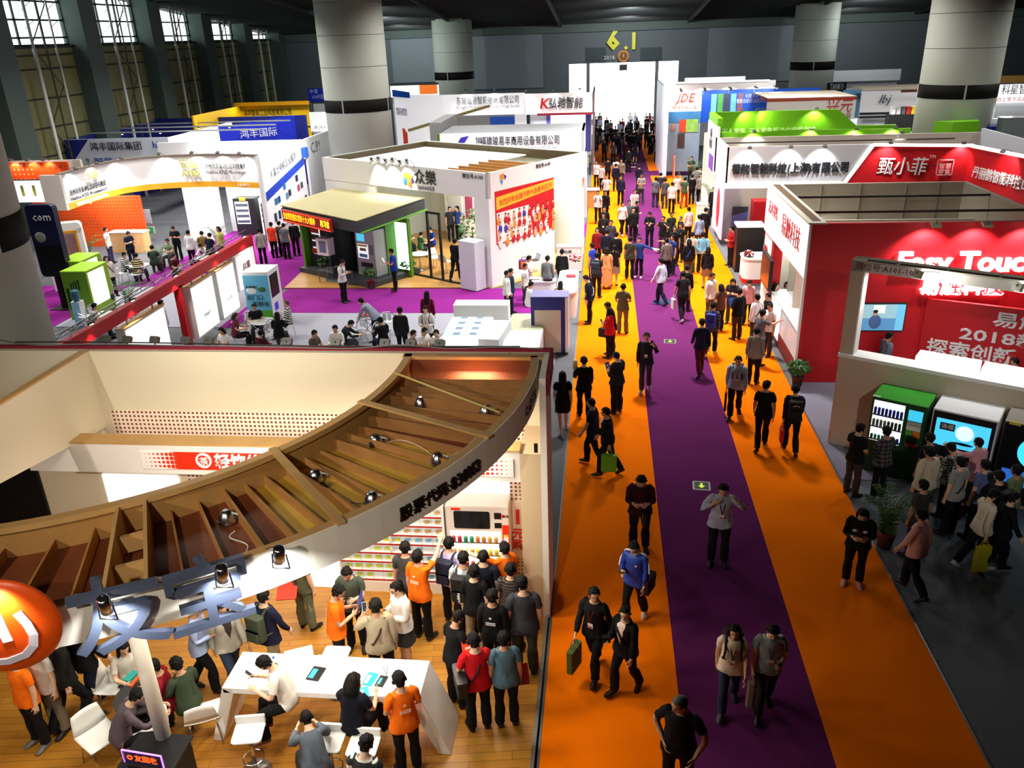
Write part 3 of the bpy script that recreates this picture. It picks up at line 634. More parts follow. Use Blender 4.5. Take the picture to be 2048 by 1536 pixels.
for (x, y, lb) in ((-13, 14.3, 'round concrete column at the left edge, black band around it'), (-13, 44.6, 'round concrete column rising behind the white corner booth'), (-13, 75.2, 'round concrete column near the far wall left of the gateway'), (16.9, 43.6, 'round concrete column at the right behind the red and white fascia'), (16.9, 73.6, 'round concrete column near the far wall right of the gateway')):
    c = thing('column', (x, y, 0), lb, 'column'); c['kind'] = 'structure'
    MB().lathe([(1.72, 0), (1.72, roofz(y)-.05)], n=48).build('shaft', COLW, c)
    MB().lathe([(1.735, 5.7), (1.735, 6.32)], n=48).build('band', M((24, 24, 22), .75, .1, spec=.1), c)
    sm = MB()
    for a in (-100, -10, 80, 170): sm.box(1.73*math.cos(R(a))-.035, 1.73*math.cos(R(a))+.035, 1.735*math.sin(R(a))-.035, 1.735*math.sin(R(a))+.035, 5.7, 6.32)
    sm.build('band_seam', M((170, 172, 165), .5), c)
    js = MB()
    for z in (7.9, 9.4, 10.9): js.lathe([(1.724, z-.012), (1.724, z+.012)], n=48)
    js.build('joint', M((90, 94, 88), .8), c)
# carpets
def carpet(x0, x1, y0, y1, col, label, z=.012, mat=None):
    return tag(MB().box(x0, x1, y0, y1, .001, z).build('carpet_strip', mat or M(col, .95, .10, 40, spec=.05)), label, 'carpet')
ORG = (255, 118, 0); PUR = (92, 32, 84); PUR2 = (132, 38, 128)
carpet(-.78, 1.21, 0, 81, ORG, 'orange carpet strip along the left side of the aisle')
carpet(1.21, 3.2, 0, 81, PUR, 'dark purple carpet strip down the middle of the aisle')
carpet(3.2, 5.2, 0, 57.2, ORG, 'orange carpet strip along the right side of the aisle')
carpet(3.2, 5.2, 59.3, 81, ORG, 'far orange carpet piece on the right beyond the purple crossing')
carpet(3.2, 12, 57.2, 59.3, PUR, 'purple carpet crossing on the right of the far aisle')
carpet(-7, -.78, 39.4, 42.5, PUR2, 'purple carpet crossing left of the aisle behind the white corner booth')
carpet(-12.6, -1.4, 27.65, 30.7, PUR2, 'bright purple carpet strip in front of the wooden stage')
carpet(-19.6, -12.8, 26, 42, PUR2, 'bright purple carpet between the curved white booth and the kiosk')
carpet(-30.9, -19.7, 26, 31.2, PUR2, 'bright purple carpet beside the lime green machines')
GCP = (158, 158, 170)
carpet(-12.6, -1.4, 18.5, 27.62, GCP, 'pale grey carpet behind the near booth rear wall')
carpet(5.25, 11, 16.2, 21.6, (134, 130, 146), 'grey carpet before the red booth at the portal corner')
carpet(-19.65, -13.4, 26.0, 31.0, GCP, 'pale grey carpet under the tables behind the red beam', z=.018)
# emergency floor signs let into the carpet
for (px, py, lb, rz) in ((1403, 972, 'glowing green arrow floor sign, nearer of the two', -4), (1340, 683, 'glowing green arrow floor sign, farther of the two', -4)):
    p = P(px, py, .012); t = thing('floor_sign', p, lb, 'floor sign'); t.rotation_euler[2] = R(rz)
    MB().rbox(-.19, .19, -.19, .19, 0, .008, .02, 2).build('frame', M((150, 152, 150), .35, .05, metal=.6), t)
    MB().box(-.15, .15, -.15, .15, .008, .011).build('plate', M((30, 34, 22), .5), t)
    MB().slab([(-.025, .1, .011), (.025, .1, .011), (.025, -.0, .011), (.075, -.0, .011), (0, -.11, .011), (-.075, -.0, .011), (-.025, -.0, .011)], (0, 0, .002)).build('arrow', M((215, 240, 60), .5, 0, emit=.5), t)
# dark tread line along the carpet edges
for x, lb in ((5.215, 'thin metal trim along the right carpet edge'), (-.8, 'thin metal trim along the left carpet edge')): struct(MB().box(x-.015, x+.015, 0, 60, 0, .016).build('trim_%d' % (1 if x > 0 else 2), STEEL), lb)
# ---------------------------------------------------------------- shared fittings
def wpart(mb, name, mats, root, bevel=0):
    """part given in hall coordinates, parented to an unrotated root"""
    o = mb.build(name, mats, root, bevel); o.location = -root.location; return o
def wtext(body, loc, right, up, size, mat, root, **k):
    o = lettering(body, loc, right, up, size, mat, root, **k); o.location = -root.location; return o
BULB = M((255, 248, 232), .4, 0, emit=14); BULBC = M((245, 250, 255), .4, 0, emit=14)
_LP = {}
def lamp(loc, target, label, group, power=0, kind='arm', color=(1, .95, .86), angle=75, on=True, fix='header'):
    """small exhibition spotlight: kind 'arm' has a bent arm and flat head, 'can' a cylinder, 'flood' a square flood head"""
    d = (Vector(target)-Vector(loc)).normalized()
    t = thing('spot_lamp', loc, label, 'spotlight', group)
    q = d.to_track_quat('-Z', 'Y'); key = (kind, on)
    if key not in _LP:
        if kind == 'can': a = MB().lathe([(.035, .10), (.055, .09), (.06, -.1), (.052, -.105)], n=14).mesh('housing', CHROME); b = MB().lathe([(.05, -.104), (.05, -.112)], n=14)
        elif kind == 'flood': a = MB().box(-.11, .11, -.08, .08, -.02, .05).mesh('housing', M((176, 172, 140), .4)); b = MB().box(-.095, .095, -.065, .065, -.03, -.02)
        else: a = MB().rbox(-.085, .085, -.06, .06, -.02, .035, .02, 2).mesh('housing', M((96, 96, 92), .4, metal=.4)); b = MB().lathe([(.05, -.021), (.05, -.028)], n=12)
        _LP[key] = (a, b.mesh('bulb', (BULBC if kind == 'flood' else BULB) if on else M((40, 40, 40), .2, 0)))
    for nm, me in zip(('housing', 'bulb'), _LP[key]):
        o = D.objects.new(nm, me); COL.objects.link(o); o.parent = t; o.rotation_mode = 'QUATERNION'; o.rotation_quaternion = q
    back = -d*.05; h = Vector((target[0]-loc[0], target[1]-loc[1], 0))
    if isinstance(fix, Vector): MB().path([back, back+Vector((0, 0, .05)), fix], .012, 5).build('arm', STEEL, t)
    elif fix == 'header': MB().path([back, back+Vector((0, 0, .04)), h*.5+Vector((0, 0, .02)), h*1.04+Vector((0, 0, -.12)), h*1.04+Vector((0, 0, -.3))], .012, 5).build('arm', STEEL, t)
    else: MB().path([back, Vector((0, 0, .14 if fix == 'hang' else -.16))], .014, 5).build('arm', STEEL, t)
    if kind == 'can': MB().path([(.07, 0, 0), (.085, 0, -.16), (-.085, 0, -.16), (-.07, 0, 0)], .008, 5).build('bracket', STEEL, t)
    if power: spot('spot_light', Vector(loc)+d*.13, target, power*2, angle, color)
    return t
def cable(pts, label, r=.008, col=(30, 28, 26), name='cable', group=None):
    q = [Vector(p) for p in pts]; out = []
    for i in range(len(q)-1):
        a, b, c, e = q[max(0, i-1)], q[i], q[i+1], q[min(len(q)-1, i+2)]
        for k in range(6):
            t = k/6; out.append(.5*((2*b)+(c-a)*t+(2*a-5*b+4*c-e)*t*t+(3*b-a-3*c+e)*t**3))
    out.append(q[-1]); o = MB().path(out, r, 5).build(name, M(col, .6, 0)); return tag(o, label, 'cable', group)
SHELL = M((238, 238, 234), .35, .02)
def chair(x, y, rz, label, z=0, group='white shell chairs', col=None, leg=None):
    t = thing('shell_chair', (x, y, z), label, 'chair', group, R(rz)); m = col or SHELL; lm = leg or CHROME
    seat = MB(); n = 9; rows = []
    prof = [(-.22, .43), (-.20, .445), (0, .44), (.17, .45), (.215, .48), (.24, .58), (.265, .72), (.275, .80)]   # front to top of the back
    for i, (py, pz) in enumerate(prof):
        w = .235 if i < 4 else .235-.035*(i-4)/3*1.4
        rows.append([(w*(2*k/(n-1)-1), -py if False else py, pz+.018*abs(2*k/(n-1)-1)**2*(1 if i < 5 else 0)-(.03*abs(2*k/(n-1)-1)**2 if i >= 6 else 0)) for k in range(n)])
    def sheet(rs): return [p for r in rs for p in r], [(j*n+k, j*n+k+1, (j+1)*n+k+1, (j+1)*n+k) for j in range(len(rs)-1) for k in range(n-1)]
    v, f = sheet(rows[:5]); s = MB().add(v, f, True).build('seat', m, t); md = s.modifiers.new('thick', 'SOLIDIFY'); md.thickness = .014
    v, f = sheet(rows[4:]); s = MB().add(v, f, True).build('backrest', m, t); md = s.modifiers.new('thick', 'SOLIDIFY'); md.thickness = .014
    for sx in (-1, 1):
        for sy in (-1, 1): MB().tube((sx*.17, sy*.15, .435), (sx*.21, sy*.22, 0), .011, 8).build('leg', lm, t)
    return t
def stool(x, y, rz, label, z=0, h=.72):
    t = thing('bar_stool', (x, y, z), label, 'stool', 'white bar stools', R(rz))
    s = MB().rbox(-.2, .2, -.19, .19, h-.03, h, .06, 4).build('seat', SHELL, t, .01)
    MB().rbox(-.2, .2, .15, .19, h, h+.12, .015, 2).build('low_back', SHELL, t, .008)
    MB().path([(-.2, -.15, h-.05), (.2, -.15, h-.05)], .012, 8).path([(-.2, .15, h-.05), (.2, .15, h-.05)], .012, 8).build('seat_frame', CHROME, t)
    MB().tube((0, 0, .02), (0, 0, h-.03), .025, 12).build('post', CHROME, t)
    MB().lathe([(.21, 0), (.21, .012), (.06, .035), (.03, .06)], n=24).build('base', CHROME, t)
    MB().path([(.14*math.cos(R(a)), .14*math.sin(R(a)), .26) for a in range(0, 361, 30)], .009, 6).build('foot_ring', CHROME, t); return t
def box_thing(name, label, cat, x0, x1, y0, y1, z0, z1, mat, group=None, r=.02, rz=0):
    c = Vector(((x0+x1)/2, (y0+y1)/2, z0)); r = min(r, (x1-x0)*.45, (y1-y0)*.45); o = MB().rbox(x0-c.x, x1-c.x, y0-c.y, y1-c.y, 0, z1-z0, r, 2).build(name, CLOTH(mat) if isinstance(mat, tuple) else mat); o.location = c; o.rotation_euler[2] = R(rz)
    return tag(o, label, cat, group)

# ---------------------------------------------------------------- near left booth under the timber ring
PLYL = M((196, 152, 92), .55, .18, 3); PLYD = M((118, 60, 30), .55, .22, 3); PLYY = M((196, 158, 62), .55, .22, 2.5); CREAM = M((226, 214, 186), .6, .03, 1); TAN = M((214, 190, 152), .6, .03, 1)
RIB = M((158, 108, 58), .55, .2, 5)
FLOORW = planks('oak_floor', (206, 144, 52), (188, 122, 38), (140, 88, 30), 1.2, .14, .42, R(-8))
HOLES = perforated('perforated_panel', (246, 226, 206), (122, 66, 40), .078, .5)
FADE_R = perforated('red_halftone', (246, 240, 234), (226, 52, 22), .075, .5, fade=(-2.0, -1.35)); FADE_L = perforated('red_halftone_left', (246, 240, 234), (226, 52, 22), .075, .5, fade=(-6.9, -7.55))
SIGNR = M((226, 48, 20), .5, .03)
FB = thing('exhibition_booth', (-5, 9, 0), 'near left booth with curved timber ring overhead and red halftone signs', 'booth')
RZ, RB = 4.45, 4.03
wpart(MB().box(-13, -.82, 12.2, 12.34, 0, RZ).build, 'x', 'x', FB) if False else None
wpart(MB().box(-13, -.82, 12.2, 12.34, 0, RZ), 'back_wall', CREAM, FB)
wpart(MB().box(-13, -.82, 12.30, 12.37, RZ-.05, RZ+.05).box(-.82, -.77, 11.25, 12.37, RZ-.3, RZ+.05), 'cloth_edge', M((128, 26, 46), .9, .2), FB)
wpart(MB().box(-8.6, -3.2, 12.185, 12.2, 2.8, 3.34).box(-3.2, -1.22, 12.185, 12.2, 2.8, 3.34), 'perforated_band', HOLES, FB)
wpart(MB().box(-2.75, -1.1, 12.18, 12.2, .15, 2.6), 'perforated_wall_panel', HOLES, FB)
wpart(MB().box(-.92, -.82, 11.2, 12.2, 0, RZ), 'side_wall', M((236, 230, 220), .6, .03), FB)
wpart(MB().box(-1.25, -.92, 11.2, 12.2, 0, 3.17), 'side_pillar', TAN, FB)
wpart(MB().box(-1.02, -.96, 11.19, 11.2, 3.2, 3.36), 'socket', BLACK, FB)
wpart(MB().box(-9.6, -1.25, 11.2, 11.5, 2.66, 3.2), 'fascia_beam', M((240, 232, 222), .6, .03), FB)
wpart(MB().box(-9.6, -1.25, 11.19, 11.52, 3.2, 3.225), 'beam_cap', PLYL, FB)
wpart(MB().box(-6.9, -2.0, 11.185, 11.2, 2.76, 3.08), 'red_sign', SIGNR, FB)
wpart(MB().box(-2.0, -1.35, 11.185, 11.2, 2.76, 3.08), 'halftone_end', FADE_R, FB); wpart(MB().box(-7.55, -6.9, 11.185, 11.2, 2.76, 3.08), 'halftone_end', FADE_L, FB)
WLET = M((248, 248, 246), .5, 0)
wtext('轻饮体验', (-5.72, 11.17, 2.92), (1, 0, 0), (0, 0, 1), .27, WLET, FB, depth=.04, bold=.02, res=3)
wtext('○', (-6.45, 11.17, 2.92), (1, 0, 0), (0, 0, 1), .36, WLET, FB, depth=.03); wtext('茶', (-6.45, 11.17, 2.92), (1, 0, 0), (0, 0, 1), .15, WLET, FB, depth=.03)
# hanging partition on the left, its capping timber, the lit panel and dark screen behind
wpart(MB().slab([(-8.75, 12.2, 3.0), (-8.75, 12.2, RZ), (-8.75, 7.0, RZ), (-8.75, 7.0, 3.75)], (-.06, 0, 0)), 'hanging_partition', CREAM, FB)
wpart(MB().box(-8.84, -8.72, 7.0, 12.2, RZ, RZ+.03), 'partition_cap', PLYL, FB)
wpart(MB().box(-9.05, -7.6, 12.17, 12.2, 1.35, 2.05), 'lit_panel', M((250, 250, 248), .4, 0, emit=1.6), FB)
wpart(MB().box(-12.9, -10.3, 12.15, 12.2, .6, 2.3), 'dark_screen', perforated('star_screen', (12, 12, 15), (70, 42, 42), .16, .12), FB)
wpart(MB().box(-7.4, -6.6, 12.17, 12.2, .6, 2.4), 'perforated_wall_panel', HOLES, FB)
# panel with the price lettering
PP = M((244, 214, 196), .5, .02)
wpart(MB().rbox(-1.62, -1.16, 12.12, 12.17, .55, 1.72, .05, 3, 'Y'), 'price_panel', PP, FB)
for b, z, s in (('1', 1.42, .40), ('元', 1.08, .22), ('购', .85, .22)): wtext(b, (-1.42, 12.1, z), (1, 0, 0), (0, 0, 1), s, SIGNR, FB, depth=.02, bold=.025, res=3)
for i, b in enumerate('食品饮料'): wtext(b, (-1.24, 12.1, 1.52-.1*i), (1, 0, 0), (0, 0, 1), .085, SIGNR, FB, depth=.01)
# the ring: a shallow timber tray
CO, RO = (-7.43, 11.62), 6.46; CI, RI = (-8.36, 11.82), 5.21
def arc(c, r, a0, a1, n): return [(c[0]+r*math.cos(R(a0+(a1-a0)*i/n)), c[1]+r*math.sin(R(a0+(a1-a0)*i/n))) for i in range(n+1)]
def wall_arc(c, r0, r1, a0, a1, z0, z1, n=48):
    mb = MB(); A = arc(c, r0, a0, a1, n); B = arc(c, r1, a0, a1, n)
    for i in range(n):
        v = [(*A[i], z0), (*A[i+1], z0), (*B[i+1], z0), (*B[i], z0), (*A[i], z1), (*A[i+1], z1), (*B[i+1], z1), (*B[i], z1)]
        f = [(0, 3, 2, 1), (4, 5, 6, 7), (0, 1, 5, 4), (2, 3, 7, 6)]
        if i == 0: f.append((0, 4, 7, 3))
        if i == n-1: f.append((1, 2, 6, 5))
        mb.add(v, f)
    return mb
wpart(wall_arc(CO, RO-.02, RO, 4.5, -112, RB-.02, RZ), 'ring_fascia', M((232, 224, 206), .85, .02, 1, spec=.15), FB)
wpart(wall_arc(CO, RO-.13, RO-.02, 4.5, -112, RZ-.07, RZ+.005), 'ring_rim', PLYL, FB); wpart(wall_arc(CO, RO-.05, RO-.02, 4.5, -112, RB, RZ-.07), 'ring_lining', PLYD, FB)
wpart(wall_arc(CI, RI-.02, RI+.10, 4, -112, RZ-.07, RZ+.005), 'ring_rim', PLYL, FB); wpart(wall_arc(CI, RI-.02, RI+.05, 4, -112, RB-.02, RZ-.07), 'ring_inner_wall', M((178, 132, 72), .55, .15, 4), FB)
wpart(MB().box(-3.15, -1.0, 12.08, 12.2, RB, RZ-.02), 'ring_back_board', PLYD, FB); wpart(MB().box(-3.2, -.92, 12.05, 12.2, RZ-.05, RZ+.005), 'ring_rim', PLYL, FB)
def ringpt(t, a, z):
    """t 0 = inner wall, 1 = outer wall, along the spoke at outer angle a"""
    o = Vector((CO[0]+(RO-.04)*math.cos(R(a)), CO[1]+(RO-.04)*math.sin(R(a)), z)); d = Vector((math.cos(R(a)), math.sin(R(a)), 0))
    p = o-d*1.0; c = Vector((*CI, z))    # walk inwards to the inner wall
    w = o-c; b = w.dot(d); q = b-math.sqrt(max(0, b*b-(w.length_squared-(RI+.04)**2))); i = o-d*q
    return i+(o-i)*t
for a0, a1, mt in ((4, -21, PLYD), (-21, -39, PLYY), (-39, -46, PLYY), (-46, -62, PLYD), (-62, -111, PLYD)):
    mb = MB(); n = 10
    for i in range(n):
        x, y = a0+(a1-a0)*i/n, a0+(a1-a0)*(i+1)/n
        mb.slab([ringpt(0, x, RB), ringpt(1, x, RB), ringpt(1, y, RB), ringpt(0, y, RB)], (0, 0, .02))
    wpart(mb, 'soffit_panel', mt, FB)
for i, a in enumerate((.5, -2.2, -5, -8, -11, -14, -17.5, -21, -24.5, -28, -31.8, -35, -39, -43, -46.5, -50, -54, -58, -68, -73, -79, -85, -91, -97, -103)):
    p, q = ringpt(0, a, RB+.02), ringpt(1, a, RB+.02); n = (q-p).normalized().cross(Vector((0, 0, 1)))*.012; h = .13 if i % 3 else .17
    wpart(MB().slab([p-n, q-n, q+n, p+n], (0, 0, h)), 'rib', RIB if a > -22 else M((176, 124, 66), .55, .2, 5), FB)
for a in (-20, -42): # flat battens bridging the tray
    p, q = ringpt(-.03, a+1.5, RZ), ringpt(1.03, a-1.5, RZ); n = (q-p).normalized().cross(Vector((0, 0, 1)))*.05
    wpart(MB().slab([p-n, q-n, q+n, p+n], (0, 0, .03)), 'batten', PLYL, FB)
for a in (-61, -64.5):
    p, q = ringpt(0, a, RB), ringpt(1, a, RB); n = (q-p).normalized().cross(Vector((0, 0, 1)))*.02; wpart(MB().slab([p-n, q-n, q+n, p+n], (0, 0, .4)), 'box_rib', PLYL, FB)
mb = MB()
for t in (.3, .62): mb.slab([ringpt(t, -61, RB+.1), ringpt(t, -64.5, RB+.1), ringpt(t+.03, -64.5, RB+.1), ringpt(t+.03, -61, RB+.1)], (0, 0, .2))
wpart(mb, 'box_rib_divider', PLYL, FB)
tag(MB().tube(P(788, 745, 4.49), P(1000, 825, 4.49), .018, 8).build('wooden_stick', M((208, 176, 100), .6)), 'thin bare wooden stick lying across the timber ring', 'stick')
def ontext(body, a, z, size, mat, out=.0, **k):
    r = RO+out; x, y = CO[0]+r*math.cos(R(a)), CO[1]+r*math.sin(R(a))
    return wtext(body, (x, y, z), (-math.sin(R(a)), math.cos(R(a)), 0), (0, 0, 1), size, mat, FB, **k)
INK = M((18, 17, 16), .35, 0)
for b, a, s in (('股', -36.1, .2), ('票', -34.3, .2), ('代', -32.5, .2), ('码', -30.8, .2), (':', -29.7, .2), ('8', -28.9, .24), ('3', -27.9, .24), ('6', -27, .24), ('0', -26.1, .24), ('5', -25.2, .24), ('3', -24.4, .24)):
    ontext(b, a, 4.2, s, INK, .015, depth=.02, bold=.002, res=3)
for b, a in zip('6.1A181', (-9.4, -8.5, -7.7, -6.8, -5.8, -4.9, -4.0)): ontext(b, a, 4.2, .2, INK, .012, depth=.02, bold=.012, res=3)
GRL = M((84, 92, 112), .3, .02, metal=.2)
def ringhit(px, py, r):
    return min(((abs(math.hypot(q.x-CO[0], q.y-CO[1])-r), math.degrees(math.atan2(q.y-CO[1], q.x-CO[0])), q.z) for q in (P(px, py, 3+.01*i) for i in range(200)) if q.y < 9))[1:]
for b, px, py in (('友', 240, 1236), ('宝', 420, 1196)):
    a, _z = ringhit(px, py, RO+.14); ontext(b, a, _z, .88, GRL, .14, depth=.07, bold=.012, res=6)
lg = thing('round_logo', (0, 0, 0), 'big orange disc with pale hand shaped stroke on the ring front', 'sign')
_a, _z = ringhit(4, 1252, RO+.14); lg.location = (CO[0]+(RO+.14)*math.cos(R(_a)), CO[1]+(RO+.14)*math.sin(R(_a)), _z); lg.rotation_euler[2] = R(_a+90)
MB().ball((0, 0, 0), (.5, .10, .5), 40).build('disc', M((236, 84, 18), .35, .02), lg)
st = MB(); PW = M((236, 232, 246), .4, 0)
def _by(x, z): return -.10*math.sqrt(max(0, 1-(x*x+z*z)/.25))-.012
def _stroke(pts, w):
    q = [Vector((x, 0, z)) for x, z in pts]; L = []; Rr = []
    for i in range(len(q)):
        d = (q[min(i+1, len(q)-1)]-q[max(i-1, 0)]).normalized(); nn = Vector((d.z, 0, -d.x))*w
        for lst, v in ((L, q[i]+nn), (Rr, q[i]-nn)): lst.append(Vector((v.x, _by(v.x, v.z), v.z)))
    for i in range(len(q)-1): st.slab([L[i], L[i+1], Rr[i+1], Rr[i]], (0, .012, 0))
for x in (-.26, -.12, .02): _stroke([(x, .26), (x+.02, .1), (x+.04, -.10)], .042)
_stroke([(.2, .18), (.25, .05), (.27, -.08), (.24, -.2), (.15, -.29), (.0, -.33), (-.15, -.32), (-.28, -.27)], .038); st.build('hand_stroke', PW, lg)
# lamps of the ring
for px, py, l in ((842, 812, 'farthest inner'), (972, 828, 'farthest outer'), (752, 888, 'second inner'), (876, 925, 'second outer'), (632, 960, 'third inner'), (745, 1005, 'third outer'), (455, 1042, 'nearest inner')):
    p = P(px, py, RB+.05); t = thing('recessed_downlight', p, 'silver downlight sitting in the timber ring, %s one' % l, 'lamp', 'downlights in the timber ring')
    MB().lathe([(.10, -.02), (.105, .0), (.09, .07), (.06, .13), (.03, .15)], n=18).build('reflector', CHROME, t); MB().tube((.02, 0, .13), (.16, .04, .06), .012, 6).build('driver', M((225, 220, 205), .5), t)
    for k in range(3): a = PI*2*k/3; MB().tube((.1*math.cos(a), .1*math.sin(a), .03), (.15*math.cos(a), .15*math.sin(a), .09), .006, 5).build('spring_clip', STEEL, t)
for px, py, l, tx in ((530, 1068, 'brightest, right of the two big characters', (-3.1, 6.5, 4.1)), (427, 1100, 'above the right of the two big characters', (-3.75, 6.0, 4.1)), (215, 1172, 'above the left of the two big characters', (-4.35, 5.6, 4.1))):
    p = P(px, py, 4.66); u_ = Vector((p.x-CO[0], p.y-CO[1], 0)).normalized(); p += u_*(RO+.42-math.hypot(p.x-CO[0], p.y-CO[1])); lamp(p, p-u_*.25-Vector((0, 0, .62)), 'chrome cylinder spotlight on the ring front, '+l, 'spotlights on the ring front', 34, 'can', (.94, .97, 1), 110, fix=-u_*.46-Vector((0, 0, .2)))
spot('spot_light', (-5.2, 5.2, 4.9), (-5.35, 5.55, 4.2), 60, 90)
cable([P(150, 1190, 4.48), P(200, 1195, 4.5), P(240, 1185, 4.47), P(290, 1165, 4.5), P(330, 1170, 4.48)], 'white cable looping over the ring front by the orange disc', .012, (230, 226, 220))
cable([P(470, 1062, 4.1), P(460, 1075, 4.08), P(495, 1090, 4.08), P(485, 1115, 4.1)], 'short white lamp lead in the nearest part of the ring', .008, (225, 215, 200))
cable([P(835, 715, 4.4), P(900, 740, 4.15), P(950, 748, 4.1), P(990, 728, 4.3), P(1020, 706, 4.46)], 'dark cable sagging along the back of the timber ring', .008, (58, 34, 20))
cable([P(765, 890, 4.1), P(800, 880, 4.1), P(840, 893, 4.12), P(870, 915, 4.1)], 'pale wire between the second pair of downlights', .006, (226, 214, 190))
cable([P(885, 920, 4.1), P(930, 895, 4.12), P(965, 862, 4.2)], 'pale wire rising from the second outer downlight', .006, (226, 214, 190))
cable([P(660, 965, 4.1), P(655, 990, 4.1), P(700, 1005, 4.1), P(740, 1008, 4.1)], 'dark wire between the third pair of downlights', .006, (60, 34, 24))
for i, px in enumerate((212, 255, 310, 372, 418, 575, 672, 770, 822, 880)):
    p = P(px, 676+px*.012, 4.56); lamp(p, p+Vector((.1, .8, -.5)), 'grey spotlight on the rear wall top, %s from the left' % ('first', 'second', 'third', 'fourth', 'fifth', 'sixth', 'seventh', 'eighth', 'ninth', 'tenth')[i], 'spotlights on the rear wall top', 0, 'arm', on=False, fix='stand')
cable([P(0, 680, 4.5), P(70, 690, 4.55), P(190, 688, 4.5), P(300, 690, 4.53), P(420, 692, 4.5), P(560, 694, 4.52), P(700, 697, 4.5), P(800, 690, 4.56), P(900, 697, 4.5), P(1000, 694, 4.53), P(1085, 698, 4.5)], 'tangled grey cable along the rear wall top', .012, (120, 112, 104))
cable([P(30, 684, 4.52), P(150, 684, 4.54), P(330, 686, 4.5), P(520, 690, 4.53), P(640, 692, 4.5), P(860, 693, 4.53), P(1040, 693, 4.5)], 'black cable along the rear wall top', .012, (24, 22, 22))
# floor of the booth
struct(MB().box(-13.5, -.9, 2.0, 12.2, 0, .05).build('floor_stage', FLOORW), 'golden oak floor of the near left booth'); struct(MB().box(-.9, -.845, 2.0, 12.2, 0, .07).build('trim_3', M((130, 128, 122), .4, .05, metal=.5)), 'metal edge of the oak floor'); FZ = .05
# tall post carrying the ring
_q = PY(325, 1465, 7.3); tag(MB().tube((_q.x, 7.3, FZ), (_q.x, 7.3, RB-.02), .095, 24).build('support_post', M((214, 208, 196), .5, .02)), 'pale round post holding up the timber ring', 'post')
# high counter with slanted leg
tb = thing('bar_table', (-3.4, 8.55, FZ), 'long white bar table with slanted end leg', 'table'); TW = M((248, 248, 246), .35, .02)
MB().box(-1.75, 1.02, -.36, .36, .90, 1.0).build('tabletop', TW, tb, .012)
MB().slab([(1.02, -.36, 1.0), (.86, -.36, .9), (1.22, -.36, 0), (1.40, -.36, 0)], (0, .72, 0)).build('leg', TW, tb, .01)
MB().slab([(-1.75, -.36, 1.0), (-1.6, -.36, .9), (-1.9, -.36, 0), (-2.06, -.36, 0)], (0, .72, 0)).build('leg', TW, tb, .01)
for (px, py, w, h, c1, lb, rz) in ((632, 1347, .19, .26, (26, 26, 26), 'black and teal brochure stack left on the white bar table', -8), (740, 1358, .15, .24, (40, 180, 200), 'teal leaflet lying on the white bar table', -12), (763, 1362, .12, .2, (24, 24, 24), 'black leaflet beside the teal one on the bar table', -10), (728, 1385, .13, .2, (60, 190, 206), 'small teal leaflet at the front edge of the bar table', 20)):
    p = P(px, py, 1.06); o = MB().box(-w/2, w/2, -h/2, h/2, 0, .014).mat(1).box(-w/2+.02, 0, -h/2+.03, h/2-.05, .014, .016).build('brochure', [M(c1, .4, 0), M((214, 226, 228) if c1[0] > 30 else (60, 170, 190), .4, 0)]); o.location = (p.x, p.y, 1.05); o.rotation_euler[2] = R(rz); tag(o, lb, 'brochure')
p = P(772, 1345, 1.12); t = thing('pen_stand', (p.x, p.y, 1.05), 'clear pen stand with pens on the white bar table', 'pen stand'); MB().lathe([(.03, 0), (.032, .1)], n=12).build('cup', glass(), t); MB().tube((0, 0, .02), (.03, .02, .17), .005, 5).build('pen', INK, t); MB().tube((0, 0, .02), (-.03, .01, .16), .005, 5).build('pen', M((40, 60, 160), .4, 0), t)
p = P(548, 1322, 1.2); t = thing('water_bottle', (p.x, p.y, 1.05), 'small water bottle with blue cap at the left end of the bar table', 'bottle'); MB().lathe([(.03, 0), (.032, .03), (.03, .14), (.012, .19), (.012, .205)], n=12).build('bottle_body', glass(alpha=.4), t); MB().lathe([(.016, .2), (.016, .225)], n=10).build('cap', M((40, 80, 190), .4, 0), t)
p = P(598, 1310, 1.05); o = MB().box(-.2, .2, -.14, .14, 0, .012).build('paper_stack', WHITE); o.location = (p.x, p.y, 1.05); o.rotation_euler[2] = R(25); tag(o, 'white paper sheets at the far edge of the bar table', 'papers')
stool(-4.62, 7.72, 10, 'white bar stool under the seated man with the phone', FZ); stool(-3.5, 7.66, 0, 'white bar stool under the woman in black', FZ); stool(-3.02, 7.62, 0, 'white bar stool left of the orange shirt at the bar table', FZ)
stool(-3.9, 9.25, 180, 'white bar stool tucked behind the bar table', FZ)
